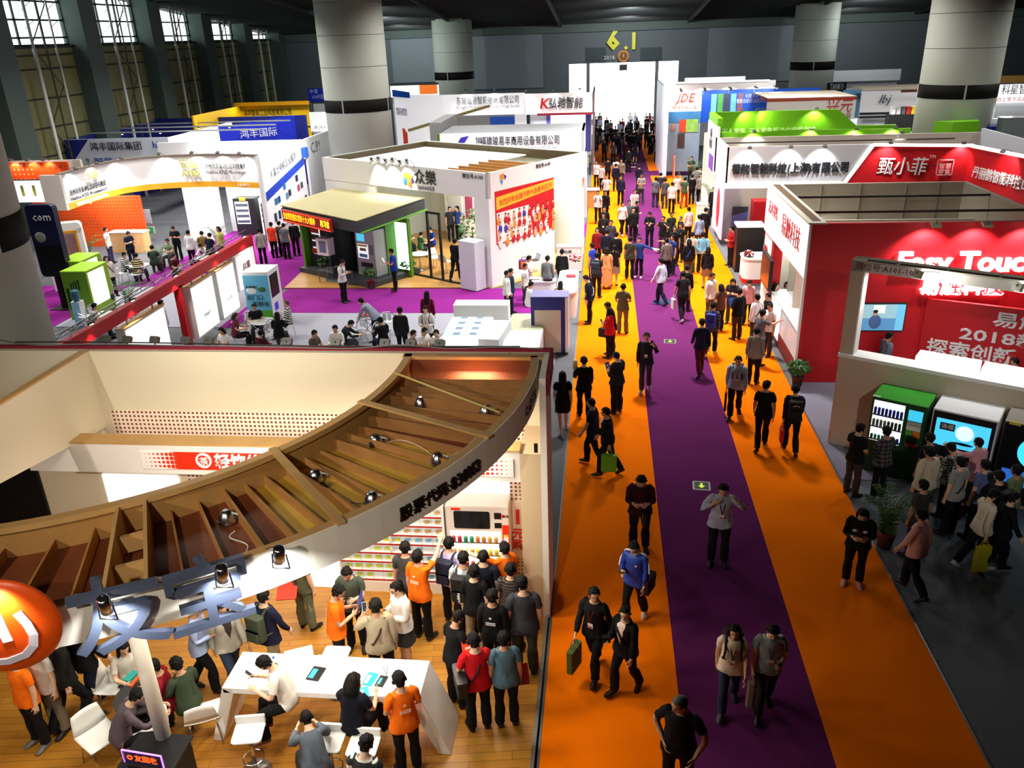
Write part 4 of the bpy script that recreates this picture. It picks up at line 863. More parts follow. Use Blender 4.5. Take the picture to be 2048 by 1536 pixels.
# chairs and small table on the left
def at(px, py, z): q = P(px, py, z); return q.x, q.y
chair(*at(232, 1372, .45), 95, 'white shell chair with bags and papers on its seat', FZ); chair(*at(405, 1425, .5), 205, 'white shell chair under the man in the dark green jacket', FZ); chair(*at(200, 1478, .45), 60, 'empty white shell chair in the lower left corner', FZ); chair(*at(292, 1470, .45), -20, 'white shell chair half hidden by the black podium', FZ)
t = thing('small_table', (*at(282, 1395, .72), FZ), 'small dark round table strewn with gadgets by the post', 'table'); MB().lathe([(.36, .68), (.36, .71)], n=28).build('tabletop', M((60, 58, 58), .4), t); MB().tube((0, 0, .02), (0, 0, .68), .03, 10).build('post', CHROME, t); MB().lathe([(.22, 0), (.22, .015), (.03, .03)], n=20).build('base', CHROME, t)
for (px, py, w, h, c, lb) in ((262, 1352, .12, .2, (40, 160, 150), 'teal gadget box on the small round table'), (246, 1372, .1, .2, (20, 60, 56), 'dark teal phone box on the chair with bags'), (270, 1362, .05, .22, (220, 90, 40), 'orange strip on the small round table'), (285, 1378, .06, .16, (226, 226, 222), 'white handset on the small round table'), (275, 1372, .1, .1, (30, 30, 32), 'black gadget on the small round table')):
    q = P(px, py, .78); o = MB().rbox(-w/2, w/2, -h/2, h/2, 0, .03, .012, 2).build('gadget', M(c, .4, .05)); o.location = (q.x, q.y, FZ+.71 if 'table' in lb else FZ+.47); o.rotation_euler[2] = R(px % 50-25); tag(o, lb, 'gadget')
q = P(233, 1345, .62); o = MB().rbox(-.13, .13, -.08, .08, 0, .2, .05, 3).build('plastic_bag', M((226, 222, 214), .5, .15, 20)); o.location = (q.x, q.y, FZ+.46); tag(o, 'crumpled pale plastic bag on the white shell chair', 'bag')
# black podium with acrylic sign
pd = thing('podium', (-5.5, 6.98, FZ), 'black podium carrying an acrylic sign in the lower left', 'podium'); MB().box(-.33, .33, -.32, .32, 0, 1.0).build('pedestal', BLACK, pd, .01); MB().box(-.36, .36, -.35, .35, 1.0, 1.03).build('top_board', M((22, 22, 24), .35), pd)
sg = thing('acrylic_sign', (-5.52, 6.82, FZ+1.03), 'edge lit acrylic sign with orange characters on the black podium', 'sign'); MB().box(-.27, .27, -.008, .008, .02, .22).build('plate', glass('dark_acrylic', (.05, .03, .12), .75), sg)
MB().box(-.275, .275, -.01, .01, .215, .225).box(-.275, -.265, -.01, .01, .02, .22).box(.265, .275, -.01, .01, .02, .22).build('lit_edge', M((190, 120, 255), .4, 0, emit=1.5), sg); MB().box(-.2, .2, -.05, .05, 0, .03).build('foot', BLACK, sg)
lettering('友回收', (.05, -.012, .12), (1, 0, 0), (0, 0, 1), .105, M((255, 90, 30), .4, 0, emit=1.2), sg, .004, .02, res=3); lettering('◎', (-.17, -.012, .12), (1, 0, 0), (0, 0, 1), .1, M((255, 90, 30), .4, 0, emit=1.2), sg, .004, .01)
sg.rotation_euler[2] = R(-6)
# vending wall: food shelves and the drinks machine
vs = thing('vending_shelf', (-3.63, 11.7, FZ), 'white lit vending shelves of packed food behind the crowd', 'vending machine')
MB().box(-.98, .98, -.02, .45, 0, .22).build('plinth', M((236, 226, 214), .5, .03), vs); MB().box(-.98, .98, .38, .45, .22, 1.80).box(-.98, .98, 0, .45, 1.76, 1.80).box(-.98, -.94, 0, .45, .22, 1.76).box(.94, .98, 0, .45, .22, 1.76).box(-.02, .02, 0, .38, .22, 1.76).build('cabinet', M((246, 244, 240), .5, .02), vs)
MB().box(-.94, .94, .372, .379, .24, 1.75).build('backlight', M((255, 253, 246), .5, 0, emit=1.1), vs)
for r in range(8): MB().box(-.94, .94, .0, .38, .24+r*.19, .252+r*.19).mat(1).box(-.94, .94, -.006, .0, .23+r*.19, .262+r*.19).build('shelf', [M((240, 238, 232), .4, .02), M((176, 40, 34), .4, .02)], vs)
gd = MB()
for k in range(11): x = -.94+.188*k; gd.box(x-.003, x+.003, .0, .004, .24, 1.75)
gd.build('divider', M((190, 186, 180), .4), vs)
_fm = [MB().rbox(-.07, .07, -.05, .05, 0, .02, .02, 2).mat(1).ball((0, 0, .02), (.055, .04, .03), 10).mesh('food_pack', [M((236, 236, 232), .3, 0), M(c, .5, .3, 40)]) for c in ((196, 150, 92), (206, 214, 60), (120, 180, 216))]
for r in range(8):
    for c in range(10):
        if (r*7+c*3) % 9 == 0: continue
        m = _fm[0] if r > 4 else (_fm[1] if c < 6 else _fm[2]); o = D.objects.new('food_pack', m); COL.objects.link(o); o.location = (-3.63-.846+.188*c, 11.82, FZ+.252+r*.19); o.rotation_euler[0] = R(25)
        tag(o, ('tray of fried noodles on an upper white vending shelf' if r > 4 else ('bag of yellow green snacks on a lower white vending shelf' if c < 6 else 'pale blue snack pack on a lower right white vending shelf')), 'food pack', 'food packs on the vending shelves')
dm = thing('drinks_machine', (-2.08, 11.75, FZ), 'cream drinks vending machine with dark screen behind the pointing staff', 'vending machine')
MB().box(-.55, .55, 0, .5, 0, 1.8).build('cabinet', M((226, 214, 204), .4, .03), dm, .02); MB().rbox(-.40, .22, -.012, 0, 1.36, 1.70, .03, 3, 'Y').build('screen', M((22, 24, 26), .15, .1), dm)
MB().box(.30, .42, -.01, 0, 1.56, 1.68).build('reader', BLACK, dm); MB().box(.30, .42, -.01, 0, 1.38, 1.48).build('reader', BLACK, dm); MB().box(.43, .545, -.008, 0, .3, 1.44).build('side_strip', SIGNR, dm); MB().box(.45, .53, -.012, -.008, 1.1, 1.2).mat(1).box(.45, .53, -.012, -.008, 1.2, 1.25).build('sticker', [WHITE, M((240, 200, 60), .5, 0)], dm)
MB().box(-.44, -.28, -.01, 0, 1.72, 1.76).build('badge', SIGNR, dm); MB().box(-.48, .40, -.006, 0, .28, 1.30).build('lit_window', M((255, 250, 236), .4, 0, emit=1.0), dm)
lettering('友宝', (.5, -.014, 1.62), (1, 0, 0), (0, 0, 1), .055, INK, dm, .003, .02); MB().tube((.445, -.012, 1.62), (.445, -.002, 1.62), .028, 14).build('round_mark', SIGNR, dm)
for r, z in enumerate((1.10, .84, .58)):
    MB().box(-.48, .40, -.03, -.006, z-.03, z-.015).build('shelf', STEEL, dm)
    for c in range(8):
        o = D.objects.new('drink_can', (_CAN := globals().setdefault('_CAN', {})).setdefault((r, c//2), MB().lathe([(.022, 0), (.036, .01), (.036, .11), (.028, .125)], n=12).mesh('drink_can', M([((190, 40, 50), (40, 140, 110), (196, 120, 60), (206, 150, 70)), ((214, 160, 70), (226, 170, 60), (236, 200, 40), (236, 206, 50)), ((200, 120, 50), (180, 60, 40), (120, 130, 60), (210, 190, 90))][r][c//2], .3, .05)))); COL.objects.link(o); o.location = (-2.08-.42+.105*c, 11.75-.035, FZ+z-.015); tag(o, 'drink can on the %s row of the cream drinks machine' % ('top', 'middle', 'bottom')[r], 'can', 'cans in the cream drinks machine')
wpart(MB().box(-2.75, -1.55, 12.1, 12.18, 1.9, 2.6), 'lit_header', M((255, 255, 252), .4, 0, emit=1.0), FB)
wpart(MB().box(-6.4, -4.75, 11.75, 12.15, .05, 1.72), 'lit_counter', M((255, 254, 250), .4, 0, emit=.9), FB)
# light of the booth: downlights of the ring and area lights that have no fitting
for a in (-6, -24, -42, -60, -80): p = ringpt(.5, a, RB-.06); area('ring_downlight', p, .5, 42, (1, .92, .76))
area('stage_light', (-5.0, 9.2, 3.9), 1.2, 70, (1, .90, .74)); area('stage_light', (-2.8, 10.6, 3.6), .9, 60, (1, .92, .80)); area('overhead_area_light', (-6.0, 9.5, 6.0), 1.5, 90, (1, .94, .84), rot=(R(35), 0, 0), size_y=.5); area('rear_area_light', (-2.0, 11.85, 4.2), .6, 36, (1, .96, .9), size_y=.3)
# ---------------------------------------------------------------- white corner booth, turned 33 degrees, with the green kiosk
WP = M((244, 244, 242), .5, .02, 1); GRN = M((86, 150, 34), .5, .05); DKG = M((58, 62, 66), .5, .06); LITW = M((252, 254, 255), .5, 0, emit=1.2)
L2 = thing('exhibition_booth', (-4.27, 30.67, 0), 'white corner booth with open timber roof tray and crowd poster', 'booth', None, R(-33.4))
MB().box(-9.7, 0, 0, .14, 3.5, 4.45).build('header', WP, L2)
MB().box(-9.7, -6.4, .02, .14, 2.4, 3.5).build('header_drop', WP, L2)
MB().box(-.14, 0, 0, 4.1, 0, 4.45).build('side_wall', WP, L2); MB().box(-.75, -.14, 0, .3, 0, 3.5).build('corner_pillar', WP, L2)
MB().box(-9.7, -9.56, .14, 6.5, 0, 4.45).build('end_wall', M((206, 216, 206), .6, .03), L2); MB().box(-9.56, -.14, 6.36, 6.5, 0, 4.45).build('back_wall', WP, L2); MB().box(-.14, 0, 4.1, 6.5, 3.4, 4.45).build('side_header', WP, L2)
MB().box(-9.5, -3.1, .3, 6.2, 4.15, 4.2).build('roof_sheet', M((250, 250, 250), .6, .02), L2)
MB().box(-9.56, -.14, .14, .22, 4.05, 4.43).box(-9.56, -9.48, .2, 6.3, 4.05, 4.43).box(-9.5, -.2, 6.28, 6.36, 4.05, 4.43).build('tray_rim', M((92, 82, 58), .6, .15), L2)
MB().box(-3.1, -.14, .2, 4.1, 4.02, 4.06).build('roof_ply', M((206, 170, 110), .55, .1, 3), L2)
for k in range(6): MB().box(-3.1, -.14, .5+.62*k, .56+.62*k, 4.06, 4.3).build('roof_batten', M((176, 132, 78), .55, .15, 4), L2)
lettering('众樂', (-3.3, -.02, 4.02), (1, 0, 0), (0, 0, 1), .62, M((60, 60, 62), .5, 0), L2, .03, .0, res=3, name='brand_lettering'); lettering('ZHONGLE', (-3.3, -.02, 3.64), (1, 0, 0), (0, 0, 1), .2, M((120, 120, 124), .5, 0), L2, .02)
lettering('展位号:A183', (-.75, -.02, 4.28), (1, 0, 0), (0, 0, 1), .2, M((50, 50, 52), .5, 0), L2, .01)
for nm, q, c in (('petal', [(-4.55, 4.12), (-4.3, 4.2), (-4.3, 3.92), (-4.55, 3.98)], (232, 150, 40)), ('petal', [(-4.28, 4.2), (-4.0, 4.05), (-4.1, 3.92), (-4.28, 3.96)], (240, 200, 60)), ('petal', [(-4.56, 3.95), (-4.36, 3.9), (-4.4, 3.68), (-4.56, 3.72)], (60, 140, 210)), ('petal', [(-4.33, 3.9), (-4.1, 3.9), (-4.12, 3.6), (-4.33, 3.68)], (226, 160, 50)), ('petal', [(-4.06, 4.0), (-3.95, 3.86), (-4.06, 3.76)], (70, 50, 170))):
    MB().slab([(x, -.02, z) for x, z in q], (0, .02, 0)).build(nm, M(c, .5, 0), L2)
# second mark and number on the aisle side, the crowd poster beneath
for q, c in (([(.7, 4.3), (.9, 4.34), (.9, 4.1), (.7, 4.15)], (232, 150, 40)), ([(.92, 4.3), (1.08, 4.2), (.98, 4.08)], (70, 60, 180)), ([(.7, 4.1), (.86, 4.06), (.8, 3.92)], (60, 140, 210))): MB().slab([(.005, y, z) for y, z in q], (.012, 0, 0)).build('petal', M(c, .5, 0), L2)
lettering('展位号:A183', (.01, 3.4, 4.3), (0, 1, 0), (0, 0, 1), .18, M((50, 50, 52), .5, 0), L2, .01)
po = MB(); po.box(0, .02, .35, 4.08, 1.68, 3.72); po.mat(1).slab([(.022, .4, 3.02), (.022, 4.05, 3.3), (.022, 4.05, 3.66), (.022, .4, 3.5)], (.004, 0, 0)); po.mat(2).slab([(.022, .4, 1.72), (.022, 2.6, 1.72), (.022, 2.4, 2.9), (.022, .4, 2.9)], (.003, 0, 0))
rp = random.Random(3)
for r, (z, n) in enumerate(((2.75, 12), (2.45, 12), (2.15, 10), (1.9, 10))):
    for k in range(n):
        y = .55+3.4*k/(n-1)+rp.uniform(-.08, .08); zz = z+rp.uniform(-.05, .05); po.mat(rp.choice((4, 5, 6, 7, 7, 3))).ball((.026+.001*r, y, zz-.2), (.006, .12, .17), 8); po.mat(3).ball((.030+.001*r, y, zz), (.006, .06, .085), 8); po.mat(8).ball((.029+.001*r, y, zz+.035), (.006, .065, .065), 8)
po.build('poster', [M((206, 26, 34), .45, .05), M((246, 190, 50), .45, .1), M((246, 240, 236), .45, .02), M((226, 170, 140), .45, 0), M((236, 232, 228), .45, 0), M((60, 60, 170), .45, 0), M((236, 150, 60), .45, 0), M((190, 30, 40), .45, 0), M((44, 22, 20), .45, 0)], L2)
lettering('热烈庆祝全国代表大会胜利召开', (.03, 2.25, 3.34), (0, 1, .06), (0, -.06, 1), .24, M((226, 70, 30), .5, 0), L2, .004, .01)
for k in range(6): # cluster of can spots standing on the header edge
    y = -.28; x = -6.1+.42*k; p = L2.matrix_basis @ Vector((x, y, 4.62+.06*(k % 2))); lamp(p, p+L2.matrix_basis.to_3x3() @ Vector((.15, .22, -.9)), 'grey spotlight in the cluster on the white corner booth header, %s from the left' % ('first', 'second', 'third', 'fourth', 'fifth', 'sixth')[k], 'spotlights on the white corner booth', 60 if k % 2 == 0 else 0, 'can', (.98, 1, .98), 100, on=False)
L2W = lambda x, y, z: Matrix.Translation(L2.location) @ Matrix.Rotation(R(-33.4), 4, 'Z') @ Vector((x, y, z))
area('booth_light', L2W(-3, 3.2, 3.9), 3, 260, (1, 1, .98), size_y=4); area('booth_light', L2W(1.6, 2, 4.4), .6, 70, (1, .96, .92), rot=(0, R(-50), R(-33.4)), size_y=3)
# wooden stage and the kiosk
struct(MB().slab([Vector((-12.78, 30.72, .0)), Vector((-4.2, 30.72, 0)), Vector((-1.4, 33.4, 0)), Vector((-1.0, 39.2, 0)), Vector((-12.0, 42, 0)), Vector((-12.9, 33.0, 0))], (0, 0, .05)).build('floor_stage', planks('stage_oak', (220, 168, 96), (206, 150, 78), (160, 112, 60), 1.3, .16, .35)), 'pale oak stage under the white corner booth')
KI = thing('vending_kiosk', L2W(0, 0, .05), 'dark green vending kiosk with ribbed cream roof and red LED banner', 'kiosk', None, R(-33.4))
MB().box(-8.6, -4.0, -2.75, .0, 0, .2).build('base', DKG, KI); MB().slab([(-6.4, -3.1, 0), (-4.05, -2.62, 0), (-4.0, -.8, 0), (-6.6, -1.9, 0)], (0, 0, .16)).build('step', DKG, KI)
MB().box(-8.5, -4.6, -.2, -.05, .2, 2.9).build('rear_wall', GRN, KI); MB().box(-8.55, -8.42, -2.5, -.05, .2, 2.6).build('side_wall', GRN, KI); MB().box(-4.62, -4.5, -1.3, -.05, .2, 2.7).build('side_wall', GRN, KI); MB().box(-6.85, -6.7, -2.5, -1.0, .2, 2.6).build('partition', DKG, KI)
MB().slab([(-9.0, -2.9, 2.72), (-3.6, -3.4, 2.72), (-3.75, .25, 3.0), (-9.0, .2, 3.0)], (0, 0, .09)).build('roof', DKG, KI)
MB().slab([(-9.02, -2.95, 2.42), (-3.55, -3.46, 2.42), (-3.55, -3.46, 2.74), (-9.02, -2.95, 2.74)], (0, .1, 0)).build('fascia', DKG, KI); MB().slab([(-3.55, -3.46, 2.42), (-3.7, .25, 2.68), (-3.7, .25, 3.05), (-3.55, -3.46, 2.78)], (-.1, 0, 0)).build('fascia', DKG, KI)
MB().slab([(-3.5, -3.4, 2.38), (-3.62, .3, 2.62), (-3.62, .3, 2.68), (-3.5, -3.4, 2.43)], (-.05, 0, 0)).build('green_trim', M((110, 190, 60), .5, .02), KI)
ro = MB()
for k in range(34):
    a = k/34; b = (k+.8)/34; x0, x1 = -9.0+5.35*a, -9.0+5.35*b; ro.slab([(x0, -2.98-.42*a, 2.83), (x1, -2.98-.42*b, 2.83), (x1, .25, 3.11), (x0, .22, 3.11)], (0, 0, .035))
ro.build('roof_ribs', M((206, 196, 150), .6, .08), KI)
led = thing('led_banner', L2W(-6.75, -3.4, 2.6), 'red LED text banner on the front of the green kiosk roof', 'LED display', None, R(-33.4-5)); MB().box(-1.75, 1.75, -.05, .05, -.25, .25).build('case', M((120, 12, 10), .4, 0, emit=.5), led); MB().box(-1.72, 1.72, -.056, -.05, .2, .225).box(-1.72, 1.72, -.056, -.05, -.225, -.2).build('lit_border', M((255, 60, 30), .4, 0, emit=2.5), led)
lettering('全面贯彻落实党的十九大精神', (-.5, -.06, 0), (1, 0, 0), (0, 0, 1), .3, M((255, 150, 20), .4, 0, emit=2.5), led, .004, .01, width=2.35); lettering('再习省', (1.36, -.06, 0), (1, 0, 0), (0, 0, 1), .3, M((255, 200, 30), .4, 0, emit=2.5), led, .004, .01, width=.62)
def kmach(name, label, x0, x1, y, rzl, col, win, scr=None, zt=1.9, txt=None):
    t = thing(name, L2W((x0+x1)/2, y, .25), label, 'vending machine', None, R(-33.4+rzl)); w = (x1-x0)/2
    MB().box(-w, w, 0, .75, 0, zt).build('cabinet', M(col, .4, .03), t, .015)
    a, b, c, d = win; mb = MB().box(a, b, -.008, 0, c, d); mb.build('lit_window', M((236, 244, 244), .4, 0, emit=.7), t)
    return t
k1 = kmach('vending_machine', 'dark vending machine with red and black cans at the kiosk left', -8.35, -7.1, -2.2, 0, (34, 36, 38), (-.45, .12, .55, 1.8))
for r in range(4):
    z = .6+.3*r; MB().box(-.45, .12, -.012, -.008, z-.03, z-.01).build('shelf', WHITE, k1)
    for c in range(5): o = MB().lathe([(.03, 0), (.045, .01), (.045, .2), (.03, .23)], n=10) if (r, c) == (0, 0) else None
    for c in range(5):
        key = ('kc', r in (0, 3)); me = _LP.setdefault(key, MB().lathe([(.03, 0), (.045, .01), (.045, .2), (.03, .23)], n=10).mesh('drink_can', M((190, 60, 34) if key[1] else (52, 54, 60), .4, .05))); o = D.objects.new('drink_can', me); COL.objects.link(o); o.location = L2W(-7.725-.39+.11*c, -2.26, .25+z-.01); tag(o, ('red can' if key[1] else 'dark can')+' in the dark vending machine at the kiosk left', 'can', 'cans in the kiosk machine')
MB().box(.18, .4, -.012, 0, .5, 1.1).mat(1).box(.2, .38, -.012, 0, 1.2, 1.75).build('panel', [M((236, 206, 206), .4, .1, 20), BLACK], k1)
k2 = kmach('vending_machine', 'grey vending machine with glass window in the middle of the kiosk', -6.5, -5.2, -.95, 28, (122, 128, 134), (-.42, .22, .75, 1.75)); MB().box(.34, .58, -.012, 0, 1.25, 1.75).build('screen', M((60, 140, 200), .3, .1, emit=.6), k2)
for r in range(5): MB().box(-.42, .18, -.014, -.008, .76+.2*r, .79+.2*r).mat(1).box(-.4, .16, -.012, -.008, .8+.2*r, .9+.2*r).build('shelf_row', [BLACK, M((120, 120, 112), .5, .6, 40)], k2)
k3 = kmach('vending_machine', 'pale grey touch screen vending machine at the kiosk right', -5.55, -4.5, -2.0, 4, (186, 190, 192), (-.42, .16, .72, 1.3)); MB().box(-.42, .0, -.012, 0, 1.42, 1.72).build('screen', M((70, 190, 226), .3, .1, emit=.8), k3); MB().box(-.3, .36, -.012, 0, .36, .55).build('hatch', BLACK, k3); MB().box(.25, .44, -.012, 0, .9, 1.3).build('keypad', M((120, 126, 150), .4, .2, 20), k3)
MB().box(-.4, .12, -.012, -.008, 1.2, 1.28).mat(1).box(-.3, .05, -.012, -.008, 1.02, 1.14).mat(2).box(-.35, .1, -.012, -.008, .76, .9).build('menu', [M((240, 180, 60), .5, .1), M((150, 110, 60), .5, .2), M((110, 170, 226), .5, .2)], k3)
o = MB().rbox(-.32, .32, -.2, .2, 0, .7, .03, 2).mat(1).box(-.16, .2, -.206, -.2, .12, .6).build('water_heater', [WP, M((120, 120, 160), .4)]); o.location = L2W(-6.75, -2.65, 1.05); o.rotation_euler[2] = R(-33.4+10); tag(o, 'white wall box with violet screen between the kiosk machines', 'appliance')
lbx = thing('light_box', L2W(-4.35, -.75, .1), 'tall glowing light box at the right end of the green kiosk', 'light box', None, R(-33.4+4)); MB().box(-.55, .55, 0, .16, 0, 2.35).build('case', GRN, lbx); MB().box(-.48, .48, -.01, 0, .25, 2.2).build('lit_face', M((226, 255, 248), .4, 0, emit=2.0), lbx)
t = thing('glass_table', L2W(-5.85, -3.0, .05), 'low glass display table in front of the kiosk', 'table', None, R(-33.4+6)); MB().box(-.75, .75, -.28, .28, .5, .53).build('tabletop', glass(alpha=.3), t); MB().box(-.75, .75, -.28, .28, .1, .12).build('shelf', glass(alpha=.3), t); [MB().tube((x, y, 0), (x, y, .5), .02, 6).build('leg', STEEL, t) for x in (-.7, .7) for y in (-.24, .24)]
def plant(px, py, label, h=1.2, kind='palm', pot=(96, 48, 38), z=0, n=14, w=.7, pw=.16, loc=None):
    p = Vector(loc) if loc else P(px, py, z); t = thing('potted_palm' if kind == 'palm' else 'potted_shrub', (p.x, p.y, z), label, 'plant'); rnd = random.Random(px*31+py)
    MB().lathe([(pw*.75, 0), (pw, pw*1.7), (pw*1.08, pw*1.75), (pw*1.08, pw*1.95), (pw*.85, pw*1.95)], n=16).build('pot', M(pot, .6, .1), t)
    z0 = pw*1.9; lf = MB()
    if kind == 'palm':
        for i in range(n):
            a = 2*PI*i/n+rnd.uniform(-.2, .2); L = rnd.uniform(.75, 1.05)*w; up = rnd.uniform(.6, 1.0)*(h-z0); pts = []
            for k in range(8):
                u = k/7; pts.append(Vector((math.cos(a)*L*u**1.4, math.sin(a)*L*u**1.4, z0+up*(math.sin(u*1.9)/1.0))))
            lf.path(pts, .006, 4)
            for k in range(1, 8):
                d = (pts[k]-pts[k-1]).normalized(); s = d.cross(Vector((0, 0, 1))).normalized()
                for sg in (1, -1):
                    for q in (0, .5):
                        b = pts[k-1].lerp(pts[k], q); l = .19*w*(1.15-.7*(k-1+q)/7)*1.5; e = b+s*sg*l+d*l*.7-Vector((0, 0, l*.35)); m = b.lerp(e, .4)+d*.012; lf.quad(b, m, e, b.lerp(e, .45)-d*.012)
    else:
        for i in range(n*14):
            a = rnd.uniform(0, 2*PI); ph = math.acos(rnd.uniform(-.7, 1)); rr = w*rnd.uniform(.55, 1)**.6; c = Vector((rr*math.sin(ph)*math.cos(a), rr*math.sin(ph)*math.sin(a), z0+(h-z0)*.55+(h-z0)*.45*math.cos(ph)*rr/w)); d = Vector((rnd.gauss(0, 1), rnd.gauss(0, 1), rnd.gauss(0, .6))).normalized(); s = d.orthogonal().normalized(); l = rnd.uniform(.07, .12)*max(1, w*1.6)
            lf.quad(c-d*l, c+s*l*.45, c+d*l, c-s*l*.45)
        MB().path([(0, 0, z0-.02), (.03, .02, z0+(h-z0)*.3), (0, 0, z0+(h-z0)*.65)], .018*max(1, w*1.5), 6).build('stem', M((88, 66, 42), .8, .2), t)
    f = lf.build('foliage', M((60, 104, 44), .55, .35, 12), t); return t
plant(652, 550, 'small potted shrub at the left foot of the green kiosk', .8, 'shrub', z=.05, w=.28, n=8); plant(743, 575, 'small potted shrub in front of the glass table', .85, 'shrub', z=.05, w=.25, n=8, pot=(120, 30, 40)); plant(818, 552, 'potted shrub beside the glowing light box', .7, 'shrub', z=.05, w=.3, n=8)
plant(905, 545, 'tall bushy indoor tree inside the white corner booth', 2.6, 'shrub', z=.05, w=.6, n=18, pot=(60, 60, 60), loc=L2W(-2.4, 1.6, .05))
# inside the corner booth: product wall, glass frame, cabinet, lounge
MB().box(-7.6, -3.4, 5.4, 5.5, 0, 3.0).build('product_wall', WP, L2); MB().box(-3.4, -1.6, 5.2, 5.3, 0, 3.0).build('green_wall', GRN, L2); MB().box(-5.2, -3.6, 5.2, 5.3, 2.2, 3.0).build('green_header', GRN, L2)
for (x, z, w, h, c) in ((-6.9, 1.9, .9, 1.0, (236, 236, 232)), (-6.0, 1.7, .45, 1.1, (176, 70, 110)), (-5.2, 2.0, .7, .5, (226, 90, 40)), (-5.1, 1.3, .5, .3, (220, 170, 80)), (-4.4, 1.3, .5, .35, (120, 96, 60)), (-4.7, 2.65, .7, .55, (150, 60, 120)), (-4.3, 1.85, .4, .3, (90, 90, 96)), (-6.8, .9, .5, .3, (190, 190, 196))): MB().box(x-w/2, x+w/2, 5.37, 5.4, z-h/2, z+h/2).build('product_print', M(c, .5, .35, 14), L2)
MB().tube((-2.55, 5.16, 1.9), (-2.55, 5.2, 1.9), .34, 24).build('round_mark', M((110, 180, 70), .5, .1), L2)
t = thing('door_frame', L2W(-2.45, -.3, .05), 'free standing black door frame at the edge of the wooden stage', 'frame', None, R(-33.4)); MB().box(-.65, -.57, -.04, .04, 0, 2.75).build('post', BLACK, t); MB().box(.02, .10, -.04, .04, 0, 2.75).build('post', BLACK, t); MB().box(-.65, .10, -.04, .04, 2.67, 2.75).build('lintel', BLACK, t); MB().box(-2.0, 2.0, -.06, .06, 0, .05).build('sill', BLACK, t)
o = MB().rbox(-.42, .42, -.3, .3, 0, 1.9, .03, 2).build('tall_cabinet', M((214, 222, 226), .5, .03)); o.location = L2W(-.62, -.42, .05); o.rotation_euler[2] = R(-33.4); tag(o, 'tall pale blue white cabinet against the booth corner pillar', 'cabinet')
ch = 0
for x, y, rz, lb in ((-4.1, 1.0, 40, 'white shell chair nearest the glowing light box'), (-3.6, 1.9, 200, 'white shell chair under the long haired visitor in orange'), (-3.2, .75, 150, 'white shell chair behind the black door frame'), (-2.7, 2.8, 230, 'white shell chair under the seated man in blue'), (-1.6, 1.3, 120, 'white shell chair by the bushy tree'), (-1.2, 2.2, 200, 'white shell chair far right in the corner booth')):
    p = L2W(x, y, .05); chair(p.x, p.y, rz, lb, .05, 'white shell chairs in the corner booth')
for x, y, lb in ((-3.4, 2.6, 'round white table under the seated man in blue'), (-1.5, 1.8, 'round white table by the bushy tree'), (-4.3, .3, 'round white table by the light box')):
    p = L2W(x, y, .05); t = thing('round_table', p, lb, 'table'); MB().lathe([(.42, .70), (.42, .73)], n=24).build('tabletop', WHITE, t); MB().tube((0, 0, 0), (0, 0, .7), .03, 8).build('post', CHROME, t); MB().lathe([(.24, 0), (.03, .03)], n=16).build('base', CHROME, t)
# counters on the aisle side of the corner booth
def counter(x0, x1, y0, y1, h, label, z=.0, mat=None, r=.1, top=None):
    t = thing('reception_counter', ((x0+x1)/2, (y0+y1)/2, z), label, 'counter'); a, b = (x1-x0)/2, (y1-y0)/2
    MB().rbox(-a, a, -b, b, 0, h-.04, r, 4).build('body', mat or WP, t); MB().rbox(-a-.02, a+.02, -b-.02, b+.02, h-.04, h, r, 4).build('worktop', top or WHITE, t); return t
c = counter(-1.85, -.85, 33.0, 33.5, 1.05, 'white front counter with small logo facing the near side', .05); lettering('众樂', (-.05, -.26, .82), (1, 0, 0), (0, 0, 1), .16, M((70, 70, 70), .5, 0), c, .006, .005)
counter(-1.35, -.85, 33.5, 37.8, 1.0, 'long white counter along the aisle edge with flowers', .05); counter(-3.2, -2.5, 33.8, 34.4, 1.0, 'small white counter between the two standing men', .05)
counter(-2.9, -1.7, 29.0, 29.6, .78, 'low rounded white desk of the seated woman in brown', 0, r=.25); counter(-1.55, -.88, 27.0, 30.0, .95, 'long white counter at the carpet edge with red folder', 0, r=.3)
q = (-4.4, 33.4); t = thing('desk', (-3.55, 33.0, .05), 'dark desk under the crowd poster with laptop', 'desk', None, R(57)); MB().box(-1.3, 1.3, -.3, .3, .72, .76).build('desktop', M((48, 40, 52), .5), t); MB().box(-1.28, -1.22, -.28, .28, 0, .72).box(1.22, 1.28, -.28, .28, 0, .72).box(-1.28, 1.28, .24, .28, .1, .72).build('panel_frame', M((58, 50, 60), .5), t)
t = thing('laptop', L2W(.62, 1.9, .82), 'open laptop on the dark desk under the poster', 'laptop', None, R(-60)); MB().box(-.17, .17, -.12, .12, 0, .015).build('keyboard', DGREY, t); MB().slab([(-.17, .12, .015), (.17, .12, .015), (.17, .2, .24), (-.17, .2, .24)], (0, .01, 0)).mat(1).slab([(-.155, .119, .03), (.155, .119, .03), (.155, .194, .225), (-.155, .194, .225)], (0, -.003, 0)).build('screen', [DGREY, M((150, 160, 170), .3, 0, emit=.3)], t)
